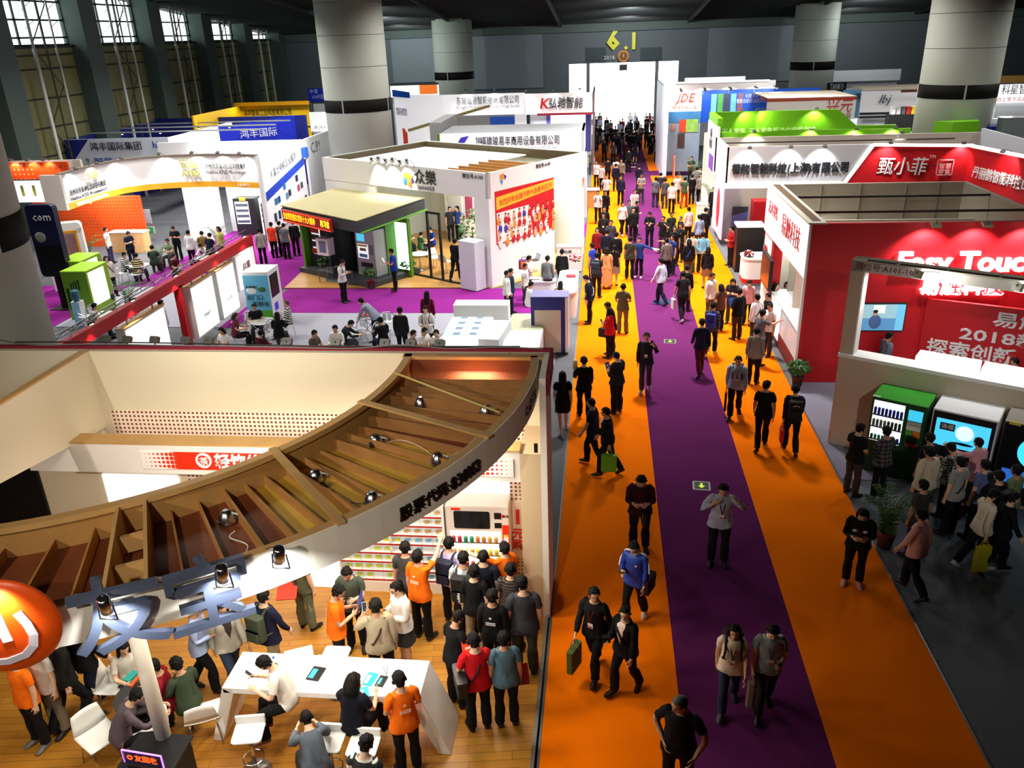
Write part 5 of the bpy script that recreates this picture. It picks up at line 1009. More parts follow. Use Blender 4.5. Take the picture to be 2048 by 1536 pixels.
for px, py, z, lb, c in ((1150, 520, 1.12, 'pink and red flower bouquet on the aisle counter', (206, 60, 80)), (1498, 512, 1.12, 'bunch of dark red flowers on the rounded reception desk', (130, 30, 44))):
    p = P(px, py, z); t = thing('flower_bouquet', (p.x, p.y, z-.07), lb, 'flowers'); rnd = random.Random(px); mb = MB()
    for k in range(26): mb.mat(rnd.choice((0, 0, 1))); mb.ball((rnd.uniform(-.2, .2), rnd.uniform(-.16, .16), rnd.uniform(.1, .3)), rnd.uniform(.03, .055), 7)
    mb.build('blossom', [M(c, .6, .2), M((236, 206, 206), .6, .1)], t); lv = MB()
    for k in range(30): a = rnd.uniform(0, 6.28); b = Vector((math.cos(a)*.24, math.sin(a)*.2, rnd.uniform(-.0, .12))); lv.quad((0, 0, .05), b*.6+Vector((.03, 0, .03)), b, b*.6-Vector((.03, 0, -.02)))
    lv.build('leaves', M((46, 84, 38), .6, .2), t)
for (x0, x1, y0, y1, z, c, lb) in ((-1.35, -1.0, 35.2, 35.6, 1.05, (236, 236, 236), 'white papers on the long aisle counter'), (-1.3, -.95, 28.9, 29.2, .97, (176, 30, 50), 'red folder on the counter at the carpet edge'), (-2.6, -2.3, 29.2, 29.4, .8, (240, 240, 240), 'white sheets on the low rounded desk')): box_thing('folder', lb, 'folder', x0, x1, y0, y1, z, z+.03, M(c, .5, .03), r=.005)
for x, y, lb in ((.9, .9, 'orange and purple gift bags at the near end of the dark desk'), (.7, 3.6, 'orange and purple gift bags by the aisle under the poster')):
    p = L2W(x, y, .75 if x > .8 else .0); t = thing('gift_bag', p, lb, 'bag'); mb = MB().rbox(-.2, .2, -.14, .14, 0, .34, .03, 2); mb.mat(1).rbox(-.12, .26, -.2, -.14, .06, .3, .02, 2); mb.build('pouch', [M((96, 44, 110), .6, .2), M((240, 120, 40), .6, .2)], t); MB().path([(-.1, 0, .33), (-.08, 0, .46), (.08, 0, .46), (.1, 0, .33)], .012, 5).build('handle', M((60, 30, 70), .6), t)
plant(1103, 425, 'dark green plant at the far end of the poster wall', 1.6, 'shrub', z=0, w=.45, n=10, loc=(-2.6, 40.4, 0))
# freezers and the blue cabinet behind the front booth
def freezer(x0, x1, y0, y1, h, label, lid):
    t = thing('chest_freezer', ((x0+x1)/2, (y0+y1)/2, 0), label, 'freezer'); a, b = (x1-x0)/2, (y1-y0)/2
    MB().box(-a, a, -b, b, 0, h).build('cabinet', M((226, 234, 240), .4, .02), t, .02); MB().box(-a+.03, a-.03, .02, b-.02, h, h+.02).build('display_panel', lid, t); MB().box(-a+.02, a-.02, -b+.02, -.02, h, h+.04).build('lid', M((232, 240, 246), .35, .02), t); MB().box(-a*.9, -a*.5, -b+.05, -b+.1, h+.04, h+.055).build('handle', STEEL, t); return t
freezer(-4.75, -3.4, 20.7, 24.4, .95, 'pale chest freezer with blue triangle panel, left of the pair', perforated('triangle_print', (196, 216, 226), (110, 140, 170), .5, .42, 'X', 'Y')); freezer(-2.85, -1.75, 21.5, 24.7, .95, 'cream chest freezer with speckled panel, right of the pair', M((176, 180, 150), .4, .35, 9))
o = MB().rbox(-.85, .85, -.3, .3, 0, 1.25, .02, 2).build('side_panel', M((236, 238, 242), .5)); o.location = (-3.1, 22.4, 0); o.rotation_euler[2] = R(84); tag(o, 'white upright board standing between the two chest freezers', 'panel')
o = MB().rbox(-.9, .9, -.3, .3, 0, 1.15, .02, 2).build('cabinet', M((240, 240, 234), .5)); o.location = (-3.9, 25.3, 0); tag(o, 'low white cabinet behind the left chest freezer', 'cabinet')
bc = thing('display_cabinet', (-1.57, 23.95, 0), 'tall blue and white cabinet at the corner of the orange carpet', 'cabinet'); MB().box(-.57, .57, -.35, .35, .08, 1.85).build('body', M((238, 238, 242), .45, .02), bc); MB().box(-.57, .47, -.36, -.35, 1.45, 1.85).box(-.57, -.46, -.36, -.35, .08, 1.45).box(.34, .47, -.36, -.35, .08, 1.45).build('blue_frame', M((38, 36, 120), .45, .04), bc); MB().box(-.46, .34, -.365, -.352, .1, 1.45).build('door', M((206, 196, 178), .5, .04), bc); MB().box(-.57, .57, -.35, .35, 1.85, 1.87).build('top', M((108, 108, 160), .5), bc)
for s in (-.4, .4): MB().tube((s, -.2, 0), (s, -.2, .08), .03, 8).build('foot', BLACK, bc)

# ---------------------------------------------------------------- booth of the red beam with hanging white panels
RBm = thing('exhibition_booth', (-13.2, 23.5, 0), 'open booth frame of long red beam on posts with hanging white panels', 'booth')
wpart(MB().box(-13.32, -13.1, 15.5, 29.2, 2.25, 2.58), 'red_beam', RED, RBm); wpart(MB().box(-13.3, -13.12, 29.0, 29.25, 0, 2.58).box(-13.3, -13.1, 23.3, 23.52, 0, 2.3), 'red_post', RED, RBm)
LB = M((252, 252, 252), .4, 0, emit=.75)
for k, (y0, y1, z0, z1) in enumerate(((16.6, 18.6, .35, 2.0), (20.0, 22.2, .35, 2.05), (23.9, 25.5, .35, 2.08), (25.8, 27.2, .35, 2.08))):
    wpart(MB().box(-13.35, -13.08, y0, y1, z0, z1), 'hanging_panel', WP, RBm); wpart(MB().box(-13.08, -13.07, y0+.04, y1-.04, z0+.05, z1-.05), 'lit_face', LB, RBm); wpart(MB().box(-13.36, -13.07, y0, y1, z1, z1+.02), 'panel_top', PLYL, RBm)
    for y in (y0+.4, y1-.4): wpart(MB().tube((-13.2, y, z1), (-13.2, y, 2.3), .03, 8), 'hanger', CHROME, RBm)
    wtext('LOCK' if k % 2 else 'SMART', (-13.06, (y0+y1)/2, .95), (0, 1, 0), (0, 0, 1), .16, M((70, 74, 80), .5, 0), RBm, depth=.004)
wpart(MB().box(-13.5, -13.02, 27.3, 28.95, .9, 2.2), 'logo_panel', WP, RBm); wpart(MB().box(-13.02, -13.01, 27.34, 28.9, .95, 2.16), 'lit_face', M((250, 226, 226), .4, 0, emit=.6), RBm); wtext('启翼', (-13.0, 28.1, 1.65), (0, 1, 0), (0, 0, 1), .34, M((90, 70, 72), .5, 0), RBm, depth=.006, bold=.01); wtext('广东智能零售服务商', (-13.0, 28.1, 1.15), (0, 1, 0), (0, 0, 1), .13, M((120, 90, 92), .5, 0), RBm, depth=.004)
for k, y in enumerate((16.3, 18.6, 20.6, 23.1, 26.0, 28.3)): p = Vector((-13.02, y, 2.72)); lamp(p, p+Vector((.35, -.1, -.8)), 'glowing spotlight along the red beam, %s from the near end' % ('first', 'second', 'third', 'fourth', 'fifth', 'sixth')[k], 'spotlights on the red beam', 30, 'arm', (1, .92, .84), 120, fix='stand')
tr = MB(); y = 15.5
while y < 28.6: tr.tube((-13.4, y, 2.62), (-13.25, y+.35, 2.8), .012, 5); tr.tube((-13.25, y+.35, 2.8), (-13.4, y+.7, 2.62), .012, 5); y += .7
tr.tube((-13.4, 15.5, 2.62), (-13.4, 29, 2.62), .018, 6); tr.tube((-13.25, 15.5, 2.8), (-13.25, 29, 2.8), .018, 6); wpart(tr, 'light_truss', STEEL, RBm)
vm = thing('vending_machine', (-11.95, 26.85, 0), 'white vending machine with sky and meadow side print behind the drinkers', 'vending machine'); MB().box(-.46, .46, -.52, .52, 0, 1.92).build('cabinet', M((240, 240, 242), .4, .02), vm, .015)
sk = MB(); sk.box(-.45, .45, -.535, -.52, .5, 1.8); sk.mat(1).box(-.45, .45, -.536, -.52, .05, .55); sk.mat(2).ball((.18, -.54, 1.3), (.14, .005, .09), 10); sk.mat(3).ball((-.2, -.537, 1.25), (.2, .004, .12), 10)
sk.build('side_print', [M((100, 190, 226), .5, .15, 3), M((90, 176, 50), .5, .2, 5), M((60, 110, 40), .5, .2), M((236, 246, 250), .5, .05)], vm)
for b, z, s, x in (('后门口', 1.0, .2, -.1), ('的鲜米', .76, .2, .08), ('吃粥喝汤', 1.38, .1, -.18)): lettering(b, (x, -.545, z), (1, 0, 0), (0, 0, 1), s, M((40, 54, 50), .5, 0), vm, .004, .012)
MB().box(.46, .468, -.42, .3, .95, 1.75).mat(1).box(.468, .474, -.36, .24, 1.0, 1.7).mat(2).box(.468, .472, -.3, .0, .45, .72).build('front_screen', [BLACK, M((60, 40, 44), .2, .3, 4), M((60, 60, 190), .4, .1, emit=.3)], vm)
cy = thing('light_column', (-19.2, 24.6, 0), 'glowing cyan light column beside the concrete column', 'light column'); MB().lathe([(.22, 0), (.22, 1.05)], n=24).build('lit_tube', M((60, 190, 250), .4, .1, emit=1.6), cy); MB().lathe([(.24, 1.05), (.24, 1.1), (.2, 1.12)], n=24).build('cap', M((40, 60, 150), .4), cy)
wc = thing('water_dispenser', (-18.6, 26.1, 0), 'white water dispenser with blue bottle by the lime machine', 'water dispenser'); MB().rbox(-.16, .16, -.16, .16, 0, .95, .02, 2).build('body', WP, wc); MB().lathe([(.06, .95), (.13, 1.02), (.135, 1.3), (.1, 1.36)], n=18).build('bottle', M((60, 110, 130), .2, .1), wc)
gm = M((150, 196, 40), .45, .03)
for x, y, lb in ((-19.0, 27.6, 'lime green vending machine with lit front, nearer of the two'), (-20.1, 29.0, 'lime green vending machine behind the other one')):
    t = thing('vending_machine', (x, y, 0), lb, 'vending machine', None, R(0)); MB().box(-.5, .5, -.8, .6, .05, 1.85).build('cabinet', gm, t, .03); MB().box(.5, .51, -.7, .3, .5, 1.75).build('lit_front', M((236, 252, 226), .4, .05, emit=.9), t)
    for k in range(4): MB().box(-.2+.1*k, -.15+.1*k, -.808, -.8, 1.15, 1.4+.04*k).build('vent', M((40, 60, 24), .5), t)
    MB().tube((.505, .45, .5), (.52, .45, .5), .12, 16).build('outlet', BLACK, t); MB().box(-.4, -.3, -.81, -.8, .4, 1.2).build('slot', M((40, 60, 24), .5), t)
to = thing('display_totem', (-20.6, 28.2, 0), 'tall dark blue totem with white web text and screen', 'totem'); MB().rbox(-.55, .55, -.14, .14, 1.3, 4.0, .16, 4, 'Y').build('head', M((18, 22, 62), .4, .15, 2), to); MB().box(-.5, .5, -.16, -.14, 1.35, 2.5).build('screen', M((12, 13, 16), .25), to); MB().box(-.1, .1, -.1, .1, 0, 1.35).build('stem', BLACK, to); MB().box(-.45, .45, -.35, .35, 0, .04).build('base', BLACK, to); lettering('com', (.05, -.15, 3.55), (1, 0, 0), (0, 0, 1), .42, WHITE, to, .01, .0); MB().ball((-.2, -.145, 2.8), (.22, .01, .2), 14).build('globe', M((150, 150, 140), .5, .4, 8), to)
# ---------------------------------------------------------------- white booth with curved header and amber stripe
AT = thing('exhibition_booth', (-19, 37, 0), 'white booth with long curved header and amber stripe', 'booth')
path = [(-22.35, 32.2), (-22.42, 33.6), (-22.35, 35.0), (-22.0, 36.3), (-21.2, 37.1), (-20.0, 37.5), (-18.6, 37.6), (-17.2, 37.4), (-15.8, 36.95)]
def ribbon(p, z0, z1, t=.12, off=0):
    mb = MB()
    q = [Vector((x, y, 0)) for x, y in p]; nn = []
    for i in range(len(q)): d = (q[min(i+1, len(q)-1)]-q[max(i-1, 0)]).normalized(); nn.append(Vector((d.y, -d.x, 0)))
    for i in range(len(q)-1):
        a, b, c, e = q[i]+nn[i]*off, q[i+1]+nn[i+1]*off, q[i+1]+nn[i+1]*(off-t), q[i]+nn[i]*(off-t)
        k = lambda v, z: (v.x, v.y, z)
        mb.add([k(a, z0), k(b, z0), k(c, z0), k(e, z0), k(a, z1), k(b, z1), k(c, z1), k(e, z1)], [(0, 3, 2, 1), (4, 5, 6, 7), (0, 1, 5, 4), (2, 3, 7, 6)]+([(0, 4, 7, 3)] if i == 0 else [])+([(1, 2, 6, 5)] if i == len(q)-2 else []))
    return mb
AMB = M((236, 166, 30), .45, .03)
wpart(ribbon(path, 3.0, 4.45), 'curved_header', WP, AT); wpart(ribbon(path, 2.98, 3.24, .02, .015), 'amber_stripe', AMB, AT); wpart(ribbon(path, 4.42, 4.5, .2, .04), 'top_edge', M((120, 112, 100), .6, .1), AT)
wpart(MB().box(-23.2, -22.3, 32.15, 32.3, 3.0, 4.45), 'header_end', M((206, 200, 190), .6, .03), AT)
wpart(MB().box(-19.6, -15.8, 41.4, 41.55, 0, 4.4), 'back_wall', M((226, 230, 230), .5, .02), AT); wpart(MB().box(-15.84, -15.76, 36.9, 41.5, 0, 4.45), 'side_wall', WP, AT); wpart(MB().box(-20.9, -19.6, 39.3, 40.6, 0, 3.6), 'wide_pillar', WP, AT)
G1 = M((190, 190, 80), .5, 0); GT = M((60, 62, 66), .5, 0)
wtext('安泰', (-19.35, 37.44, 4.05), (1, .02, 0), (0, 0, 1), .45, G1, AT, depth=.03, bold=.0); wtext('ATED', (-19.3, 37.44, 3.62), (1, .02, 0), (0, 0, 1), .36, G1, AT, depth=.03, bold=.01)
wtext('惠州市安泰迪信息科技有限公司', (-17.3, 37.28, 3.95), (1, -.13, 0), (0, 0, 1), .26, GT, AT, depth=.02, width=2.5); wtext('Huizhou ATED M-commerce Ltd.', (-17.3, 37.28, 3.68), (1, -.13, 0), (0, 0, 1), .24, GT, AT, depth=.02, width=2.5)
wtext('惠州市安泰迪信息科技有限公司', (-22.28, 34.0, 3.62), (0, 1, 0), (0, 0, 1), .26, GT, AT, depth=.02, width=2.9); wtext('Huizhou ATED M-commerce Ltd.', (-22.28, 34.0, 3.38), (0, 1, 0), (0, 0, 1), .22, GT, AT, depth=.02, width=2.9); wtext('安泰', (-22.27, 34.4, 4.1), (0, 1, 0), (0, 0, 1), .4, G1, AT, depth=.02); wtext('全国智能售货机领航服务商', (-22.27, 34.0, 3.11), (0, 1, 0), (0, 0, 1), .17, WHITE, AT, depth=.01, width=2.4)
wtext('6-L-A351', (-16.7, 37.2, 3.11), (1, -.25, 0), (0, 0, 1), .18, WHITE, AT, depth=.02)
wtext('以人为本,以品质求生存', (-18.1, 41.38, 3.15), (1, 0, 0), (0, 0, 1), .26, GT, AT, depth=.02, bold=.015, width=2.4); wtext('以产品求发展,用户至上,服务周到', (-17.5, 41.38, 2.75), (1, 0, 0), (0, 0, 1), .26, GT, AT, depth=.02, bold=.015, width=3.2)
for i, (x, y) in enumerate(((-21.9, 32.8), (-21.95, 34.4), (-21.6, 35.8), (-20.4, 36.9), (-18.9, 37.1), (-17.6, 37.0), (-16.4, 36.6))):
    p = Vector((x, y-.05, 4.62)); lamp(p, (x-(.45 if i < 3 else 0), y+(.1 if i < 3 else .45), 3.7), 'spotlight over the curved white header, %s from its near end' % ('first', 'second', 'third', 'fourth', 'fifth', 'sixth', 'seventh')[i], 'spotlights on the curved white header', 24, 'arm', (1, .98, .94), 105)
area('booth_light', (-18, 39, 4.2), 3.5, 260, (1, 1, .98), size_y=3); area('booth_light', (-21, 34.2, 3.6), 1.5, 90, (1, 1, .98), size_y=3)
for x, y, w, col, lb, lit in ((-18.3, 40.8, 1.15, (26, 27, 30), 'black vending machine with yellow tag at the back of the curved booth', 0), (-17.1, 40.8, .8, (226, 236, 226), 'pale lit fridge with yellow tag beside the black machine', 1), (-16.3, 39.4, 1.0, (40, 38, 46), 'black and white machine at the right end of the curved booth', 0)):
    t = thing('vending_machine', (x, y, 0), lb, 'vending machine'); MB().box(-w/2, w/2, -.4, .4, 0, 1.9).build('cabinet', M(col, .4, .04), t, .015); MB().box(-w*.42, w*(.2 if not lit else .42), -.41, -.4, .6, 1.75).build('lit_window', M((226, 240, 232), .4, .05, emit=.5), t); MB().box(-.2, .12, -.43, -.40, 1.8, 1.96).build('tag', M((240, 214, 40), .5, 0), t)
    for r in range(4): MB().box(-w*.4, w*.18, -.416, -.41, .66+.28*r, .8+.28*r).build('product_row', M((70, 76, 90), .5, .7, 30), t)
t = thing('exit_sign_box', PX(300, 457, -19.58), 'green exit light box fixed on the wide white pillar', 'sign'); t.location = PY(297, 460, 39.2); MB().box(-.32, .32, -.06, .06, -.17, .17).mat(1).box(-.28, .28, -.07, -.06, -.14, .14).build('case', [LGREY, M((30, 130, 70), .4, .05, emit=.6)], t); MB().box(-.12, -.04, -.075, -.07, -.06, .06).box(.04, .12, -.075, -.07, -.06, .06).build('pictogram', WHITE, t)
t = thing('framed_screen', PY(293, 433, 39.25), 'small framed screen above the green light box on the pillar', 'screen'); MB().box(-.22, .22, -.04, .04, -.36, .36).mat(1).box(-.19, .19, -.05, -.04, -.32, .32).build('frame', [LGREY, M((170, 190, 206), .3, .3, 5)], t)
# amber framed gateway, palms and tables of that booth
t = thing('portal_frame', (-21.9, 30.9, 0), 'white and amber rounded portal frame with shelves', 'frame', None, R(25)); MB().rbox(-.75, .75, -.22, .22, 2.3, 2.75, .15, 4, 'Y').build('top', WP, t); MB().box(-.75, -.5, -.22, .22, 0, 2.5).box(.5, .75, -.22, .22, 0, 2.5).build('jamb', WP, t); MB().box(-.56, -.48, -.24, -.22, 0, 2.4).box(.48, .56, -.24, -.22, 0, 2.4).box(-.56, .56, -.24, -.22, 2.34, 2.44).build('amber_edge', AMB, t)
for z in (.6, 1.2): MB().box(-.5, .5, -.2, .2, z, z+.03).build('shelf', M((226, 120, 120), .5), t)
MB().box(-.5, .5, .16, .2, 0, 2.3).build('back_panel', M((236, 236, 226), .5), t)
plant(180, 545, 'dark palm in front of the amber portal frame', 1.7, 'palm', w=.9, n=14); plant(335, 545, 'small green palm beside the dark sofa group', 1.1, 'palm', w=.6, n=12, loc=tuple(P(322, 540, 0))); plant(440, 505, 'green palm behind the red beam right', 1.3, 'palm', w=.6, n=12); plant(262, 620, 'dark low palm by the round table behind the beam', 1.2, 'palm', w=.7, n=12); plant(275, 670, 'dark plant hidden behind the hanging panels', 1.2, 'palm', w=.6, n=10)
def cafe(px, py, label, z=0, col=None):
    p = P(px, py, .74); t = thing('folding_table', (p.x, p.y, z), label, 'table'); MB().lathe([(.4, .72), (.4, .74)], n=24).build('tabletop', col or M((196, 200, 200), .3, .03, metal=.3), t)
    for s in (1, -1): MB().tube((s*.3, -.2, 0), (-s*.3, -.2, .72), .014, 6).tube((s*.3, .2, 0), (-s*.3, .2, .72), .014, 6).build('leg', CHROME, t)
    return t
def tchair(px, py, rz, label, z=0):
    p = P(px, py, .45); t = thing('tube_chair', (p.x, p.y, z), label, 'chair', 'silver tube chairs', R(rz)); MB().lathe([(.22, .43), (.22, .45)], n=18).build('seat', M((200, 204, 206), .4, .05), t)
    MB().path([(-.24, .2, .45), (-.24, .24, .72), (-.12, .27, .86), (.12, .27, .86), (.24, .24, .72), (.24, .2, .45)], .014, 6).build('back_hoop', CHROME, t); MB().path([(-.24, .2, .5), (-.27, -.1, .64), (-.2, -.22, .6)], .012, 6).path([(.24, .2, .5), (.27, -.1, .64), (.2, -.22, .6)], .012, 6).build('arm', CHROME, t)
    MB().box(-.14, -.02, .255, .27, .56, .8).box(.02, .14, .255, .27, .56, .8).build('back_slat', M((226, 230, 236), .4), t)
    for sx in (1, -1):
        for sy in (1, -1): MB().tube((sx*.19, sy*.17, .43), (sx*.23, sy*.22, 0), .011, 6).build('leg', CHROME, t)
    return t
cafe(525, 642, 'small round table of the group by the meadow print machine'); cafe(735, 632, 'round folding table with red things behind the rear wall'); cafe(278, 530, 'round table of the two striped shirts'); cafe(405, 515, 'round table of the man in white behind the red beam'); cafe(205, 628, 'small table of the man in white by the light column')
for px, py, rz, lb in ((570, 652, 60, 'silver chair of the man in black and white stripes'), (548, 668, 20, 'silver chair of the long haired drinker'), (478, 655, -60, 'silver chair of the woman in patterned red'), (508, 640, 180, 'silver chair of the drinker facing the hall'), (776, 642, 190, 'empty silver hoop chair by the folding table'), (765, 672, 30, 'silver chair of the seated man in black'), (715, 665, -30, 'silver chair of the man leaning aside'), (248, 545, -40, 'silver chair of the striped shirt seen side on'), (272, 548, 0, 'silver chair of the yellow striped shirt'), (170, 632, 270, 'white tray chair beside the lime machine')): tchair(px, py, rz, lb)
box_thing('tray', 'red tray with food on the folding table', 'tray', *[v for v in (lambda q: (q.x-.2, q.x+.2, q.y-.14, q.y+.14))(P(735, 630, .76))], .745, .78, M((190, 50, 50), .5, .3, 20))
# ---------------------------------------------------------------- red corner booth on the right
RDW = M((196, 16, 26), .5, .03, 1); GREIGE = M((196, 188, 172), .7, .04, 1)
R1 = thing('exhibition_booth', (8, 24, 0), 'big red booth with white side header and glowing white lettering', 'booth')
wpart(MB().box(5.36, 13.5, 21.6, 21.74, 0, 4.45), 'front_wall', RDW, R1); wpart(MB().box(5.31, 5.37, 21.58, 21.7, 0, 4.45), 'white_corner_trim', WHITE, R1)
wpart(MB().box(5.3, 5.36, 21.6, 27.45, 3.0, 4.45), 'side_header', M((252, 252, 250), .5, .02, emit=.55), R1); wpart(MB().box(5.36, 5.7, 21.75, 27.45, 3.0, 4.4), 'side_header_frame', M((84, 64, 44), .7, .3, 8), R1); wpart(MB().box(5.28, 5.74, 21.58, 27.46, 4.43, 4.47), 'header_rim', M((196, 190, 176), .6, .05), R1); wpart(MB().box(5.42, 5.64, 21.8, 27.3, 4.46, 4.475), 'rim_timber', M((92, 70, 46), .7, .3, 8), R1)
wtext('易触科技', (5.29, 23.6, 3.75), (0, -1, 0), (0, 0, 1), .7, M((206, 70, 80), .5, 0), R1, depth=.02, bold=-.012, width=2.4); wtext('无人零售', (5.29, 26.2, 3.85), (0, -1, 0), (0, 0, 1), .45, M((206, 70, 80), .5, 0), R1, depth=.02, bold=-.01, width=1.4)
wpart(MB().box(5.7, 11.4, 27.4, 27.5, 0, 4.45).box(11.3, 11.4, 21.7, 27.45, 0, 4.45), 'inner_wall', GREIGE, R1); wpart(MB().box(5.7, 11.3, 24.2, 24.28, 0, 3.9), 'inner_partition', GREIGE, R1); wpart(MB().box(5.9, 11.2, 25.9, 25.98, 0, 3.6), 'inner_partition', GREIGE, R1)
for y in (23.3, 25.5): wpart(MB().box(5.7, 11.3, y-.03, y+.03, 4.36, 4.42), 'tie_beam', M((44, 42, 38), .6), R1)
wpart(MB().box(6.2, 7.6, 22.3, 23.6, 3.5, 3.55).box(8.4, 10.2, 22.3, 23.6, 3.5, 3.55), 'ply_lid', M((206, 190, 130), .6, .1), R1); wpart(MB().box(5.75, 6.1, 22.0, 24.1, 3.3, 3.95), 'red_return', RDW, R1)
for x in (7.0, 8.2, 9.6, 10.6): wpart(MB().box(x-.015, x+.015, 27.36, 27.4, .5, 4.4), 'wall_joint', M((120, 116, 104), .7), R1)
GLOW = M((255, 236, 244), .4, 0, emit=3.2)
wtext('Easy Touch', (9.33, 21.52, 3.42), (1, 0, 0), (0, 0, 1), .72, GLOW, R1, depth=.08, bold=.028, width=3.45, res=3); wtext('易触科技', (9.3, 21.54, 2.76), (1, 0, 0), (0, 0, 1), .5, GLOW, R1, depth=.06, bold=.03, width=2.1)
wpart(MB().slab([(8.5, 21.55, 0), (13.0, 19.45, 0), (13.0, 19.45, 2.45), (8.5, 21.55, 2.45)], (.05, .1, 0)), 'angled_wall', RDW, R1)
UA = (math.cos(R(-25)), math.sin(R(-25)), 0); W0 = Vector((8.6, 21.52, 0))
def wa(s, z): return (W0.x+UA[0]*s+UA[1]*.03, W0.y+UA[1]*s-UA[0]*.03, z)
for b, s, z, sz, w in (('易触科技', 2.62, 2.1, .42, 2.3), ('2018新品', 2.05, 1.62, .40, 2.5), ('探索创新', 1.1, 1.14, .46, 2.05)): wtext(b, wa(s, z), UA, (0, 0, 1), sz, WHITE, R1, depth=.03, bold=.018, width=w, res=2)
tv = thing('wall_television', (7.36, 21.53, 1.95), 'wall television showing a man at a desk on the red wall', 'television'); MB().box(-.64, .64, -.04, .06, -.39, .39).build('case', BLACK, tv)
mb = MB().box(-.61, .61, -.046, -.04, -.36, .36); mb.mat(1).box(-.61, .4, -.05, -.046, -.36, -.02); mb.mat(2).ball((-.12, -.052, -.12), (.16, .004, .2), 10); mb.mat(3).ball((-.14, -.054, .12), (.06, .004, .08), 10); mb.mat(4).ball((-.14, -.056, .17), (.065, .004, .05), 10); mb.mat(5).box(.4, .61, -.05, -.046, -.36, .36); mb.mat(6).box(-.2, .1, -.05, -.046, .12, .34)
mb.build('screen', [M((150, 196, 206), .3, .1, emit=.55), M((90, 150, 196), .3, .1, emit=.5), M((70, 100, 150), .3, .05, emit=.3), M((206, 160, 130), .3, 0, emit=.3), M((30, 26, 26), .3, 0), M((110, 190, 226), .3, 0, emit=.6), M((226, 236, 230), .3, 0, emit=.6)], tv)
for k, x in enumerate((8.2, 9.4, 10.6)): lamp((x, 21.05, 4.5), (x+.0, 21.6, 3.3), 'beige flood lamp over the red wall, %s from the left' % ('first', 'second', 'third')[k], 'flood lamps over the red wall', 90, 'flood', (1, .93, .93), 110)
pl_ = thing('pillar', (5.5, 26.75, 0), 'white pillar at the far end of the red booth', 'pillar'); MB().box(-.16, .16, -.6, .6, 0, 3.0).build('body', WP, pl_); lettering('易触', (-.17, .3, 2.4), (0, -1, 0), (0, 0, 1), .3, RED, pl_, .01, .01); MB().box(-.13, .16, -.75, -.6, 0, 3.0).build('red_edge', RDW, pl_)
t = thing('hanging_screen', (5.26, 26.2, 1.95), 'dark portrait screen hung on the white pillar facing the aisle', 'screen'); MB().rbox(-.05, .05, -.72, .72, -.5, .5, .04, 2, 'X').build('case', BLACK, t); MB().box(-.056, -.05, -.66, .66, -.44, .44).build('screen', M((52, 34, 44), .2, .3, 3), t)
fr = thing('display_fridge', (5.62, 23.9, 0), 'long dark display fridge along the open side of the red booth', 'fridge'); MB().box(-.2, .45, -2.1, 2.2, 0, .45).build('base', M((120, 30, 44), .5, .3, 4), fr); MB().box(-.18, .45, -2.1, 2.2, .45, 1.3).build('cabinet', M((52, 54, 60), .4), fr); MB().box(-.205, -.18, -2.0, .3, .5, 1.25).build('glass_front', M((190, 200, 206), .2, .3, 8, emit=.25), fr); MB().box(-.21, -.18, .5, 2.1, .2, 1.3).build('lit_panel', M((250, 252, 255), .4, 0, emit=1.2), fr); MB().box(-.22, .5, -2.15, 2.25, 1.3, 1.34).build('worktop', M((206, 214, 214), .3), fr)
area('booth_light', (7.5, 22.9, 3.4), 2, 60, (1, .97, .94), size_y=2); area('booth_light', (6.2, 26.2, 3.5), 1, 60, (1, 1, 1), size_y=2)
# ---------------------------------------------------------------- tan portal in front of it and the three machines
PO = thing('exhibition_booth', (5.38, 17.95, 0), 'tan portal wall with lit white shelf opening before the red booth', 'booth', None, R(-31))
PT = M((196, 182, 160), .55, .05, 1.2)
MB().box(0, 6.5, 0, .38, 0, 2.22).build('lower_wall', PT, PO); MB().box(0, .28, 0, .38, 2.22, 4.45).build('jamb', PT, PO); MB().box(0, 6.5, 0, .05, 4.22, 4.45).box(0, 6.5, .33, .38, 4.22, 4.45).box(0, 6.5, .05, .33, 4.22, 4.24).build('top_beam', M((214, 206, 192), .55, .03), PO)
MB().box(.02, 6.5, .05, .33, 4.40, 4.42).build('beam_inside', M((66, 48, 34), .7, .2), PO); MB().box(0, 6.5, 0, .02, 4.43, 4.46).box(0, 6.5, .36, .38, 4.43, 4.46).box(0, .03, 0, .38, 4.43, 4.46).build('beam_edge', M((226, 208, 170), .5), PO)
for x in (.9, 1.85, 2.8, 3.75, 4.7): MB().box(x, x+.03, .02, .36, 4.42, 4.46).build('beam_divider', M((226, 214, 190), .5), PO)
MB().box(-.02, 6.5, -.04, .42, 2.22, 2.30).build('white_shelf', WHITE, PO); MB().box(.28, .30, .02, .36, 2.3, 4.22).build('jamb_lining', WHITE, PO)
lettering('展位号:A101-102', (.72, -.012, 4.335), (1, 0, 0), (0, 0, 1), .17, M((130, 70, 90), .5, 0), PO, .008, .0, width=1.25)
POW = lambda x, y, z: Matrix.Translation(PO.location) @ Matrix.Rotation(R(-31), 4, 'Z') @ Vector((x, y, z))
for k, x in enumerate((1.42, 3.2)): lamp(POW(x, -.35, 4.42), POW(x+.5, .2, 4.2), 'beige flood lamp on the tan portal, %s' % ('left one', 'right one')[k], 'flood lamps on the tan portal', 40, 'flood', (.97, 1, .98), 140)
for k, x in enumerate((.9, 2.4, 3.9)): area('shelf_light', POW(x, .2, 4.18), .2, 16, (1, 1, .98), rot=(0, 0, R(-31)), size_y=.2)
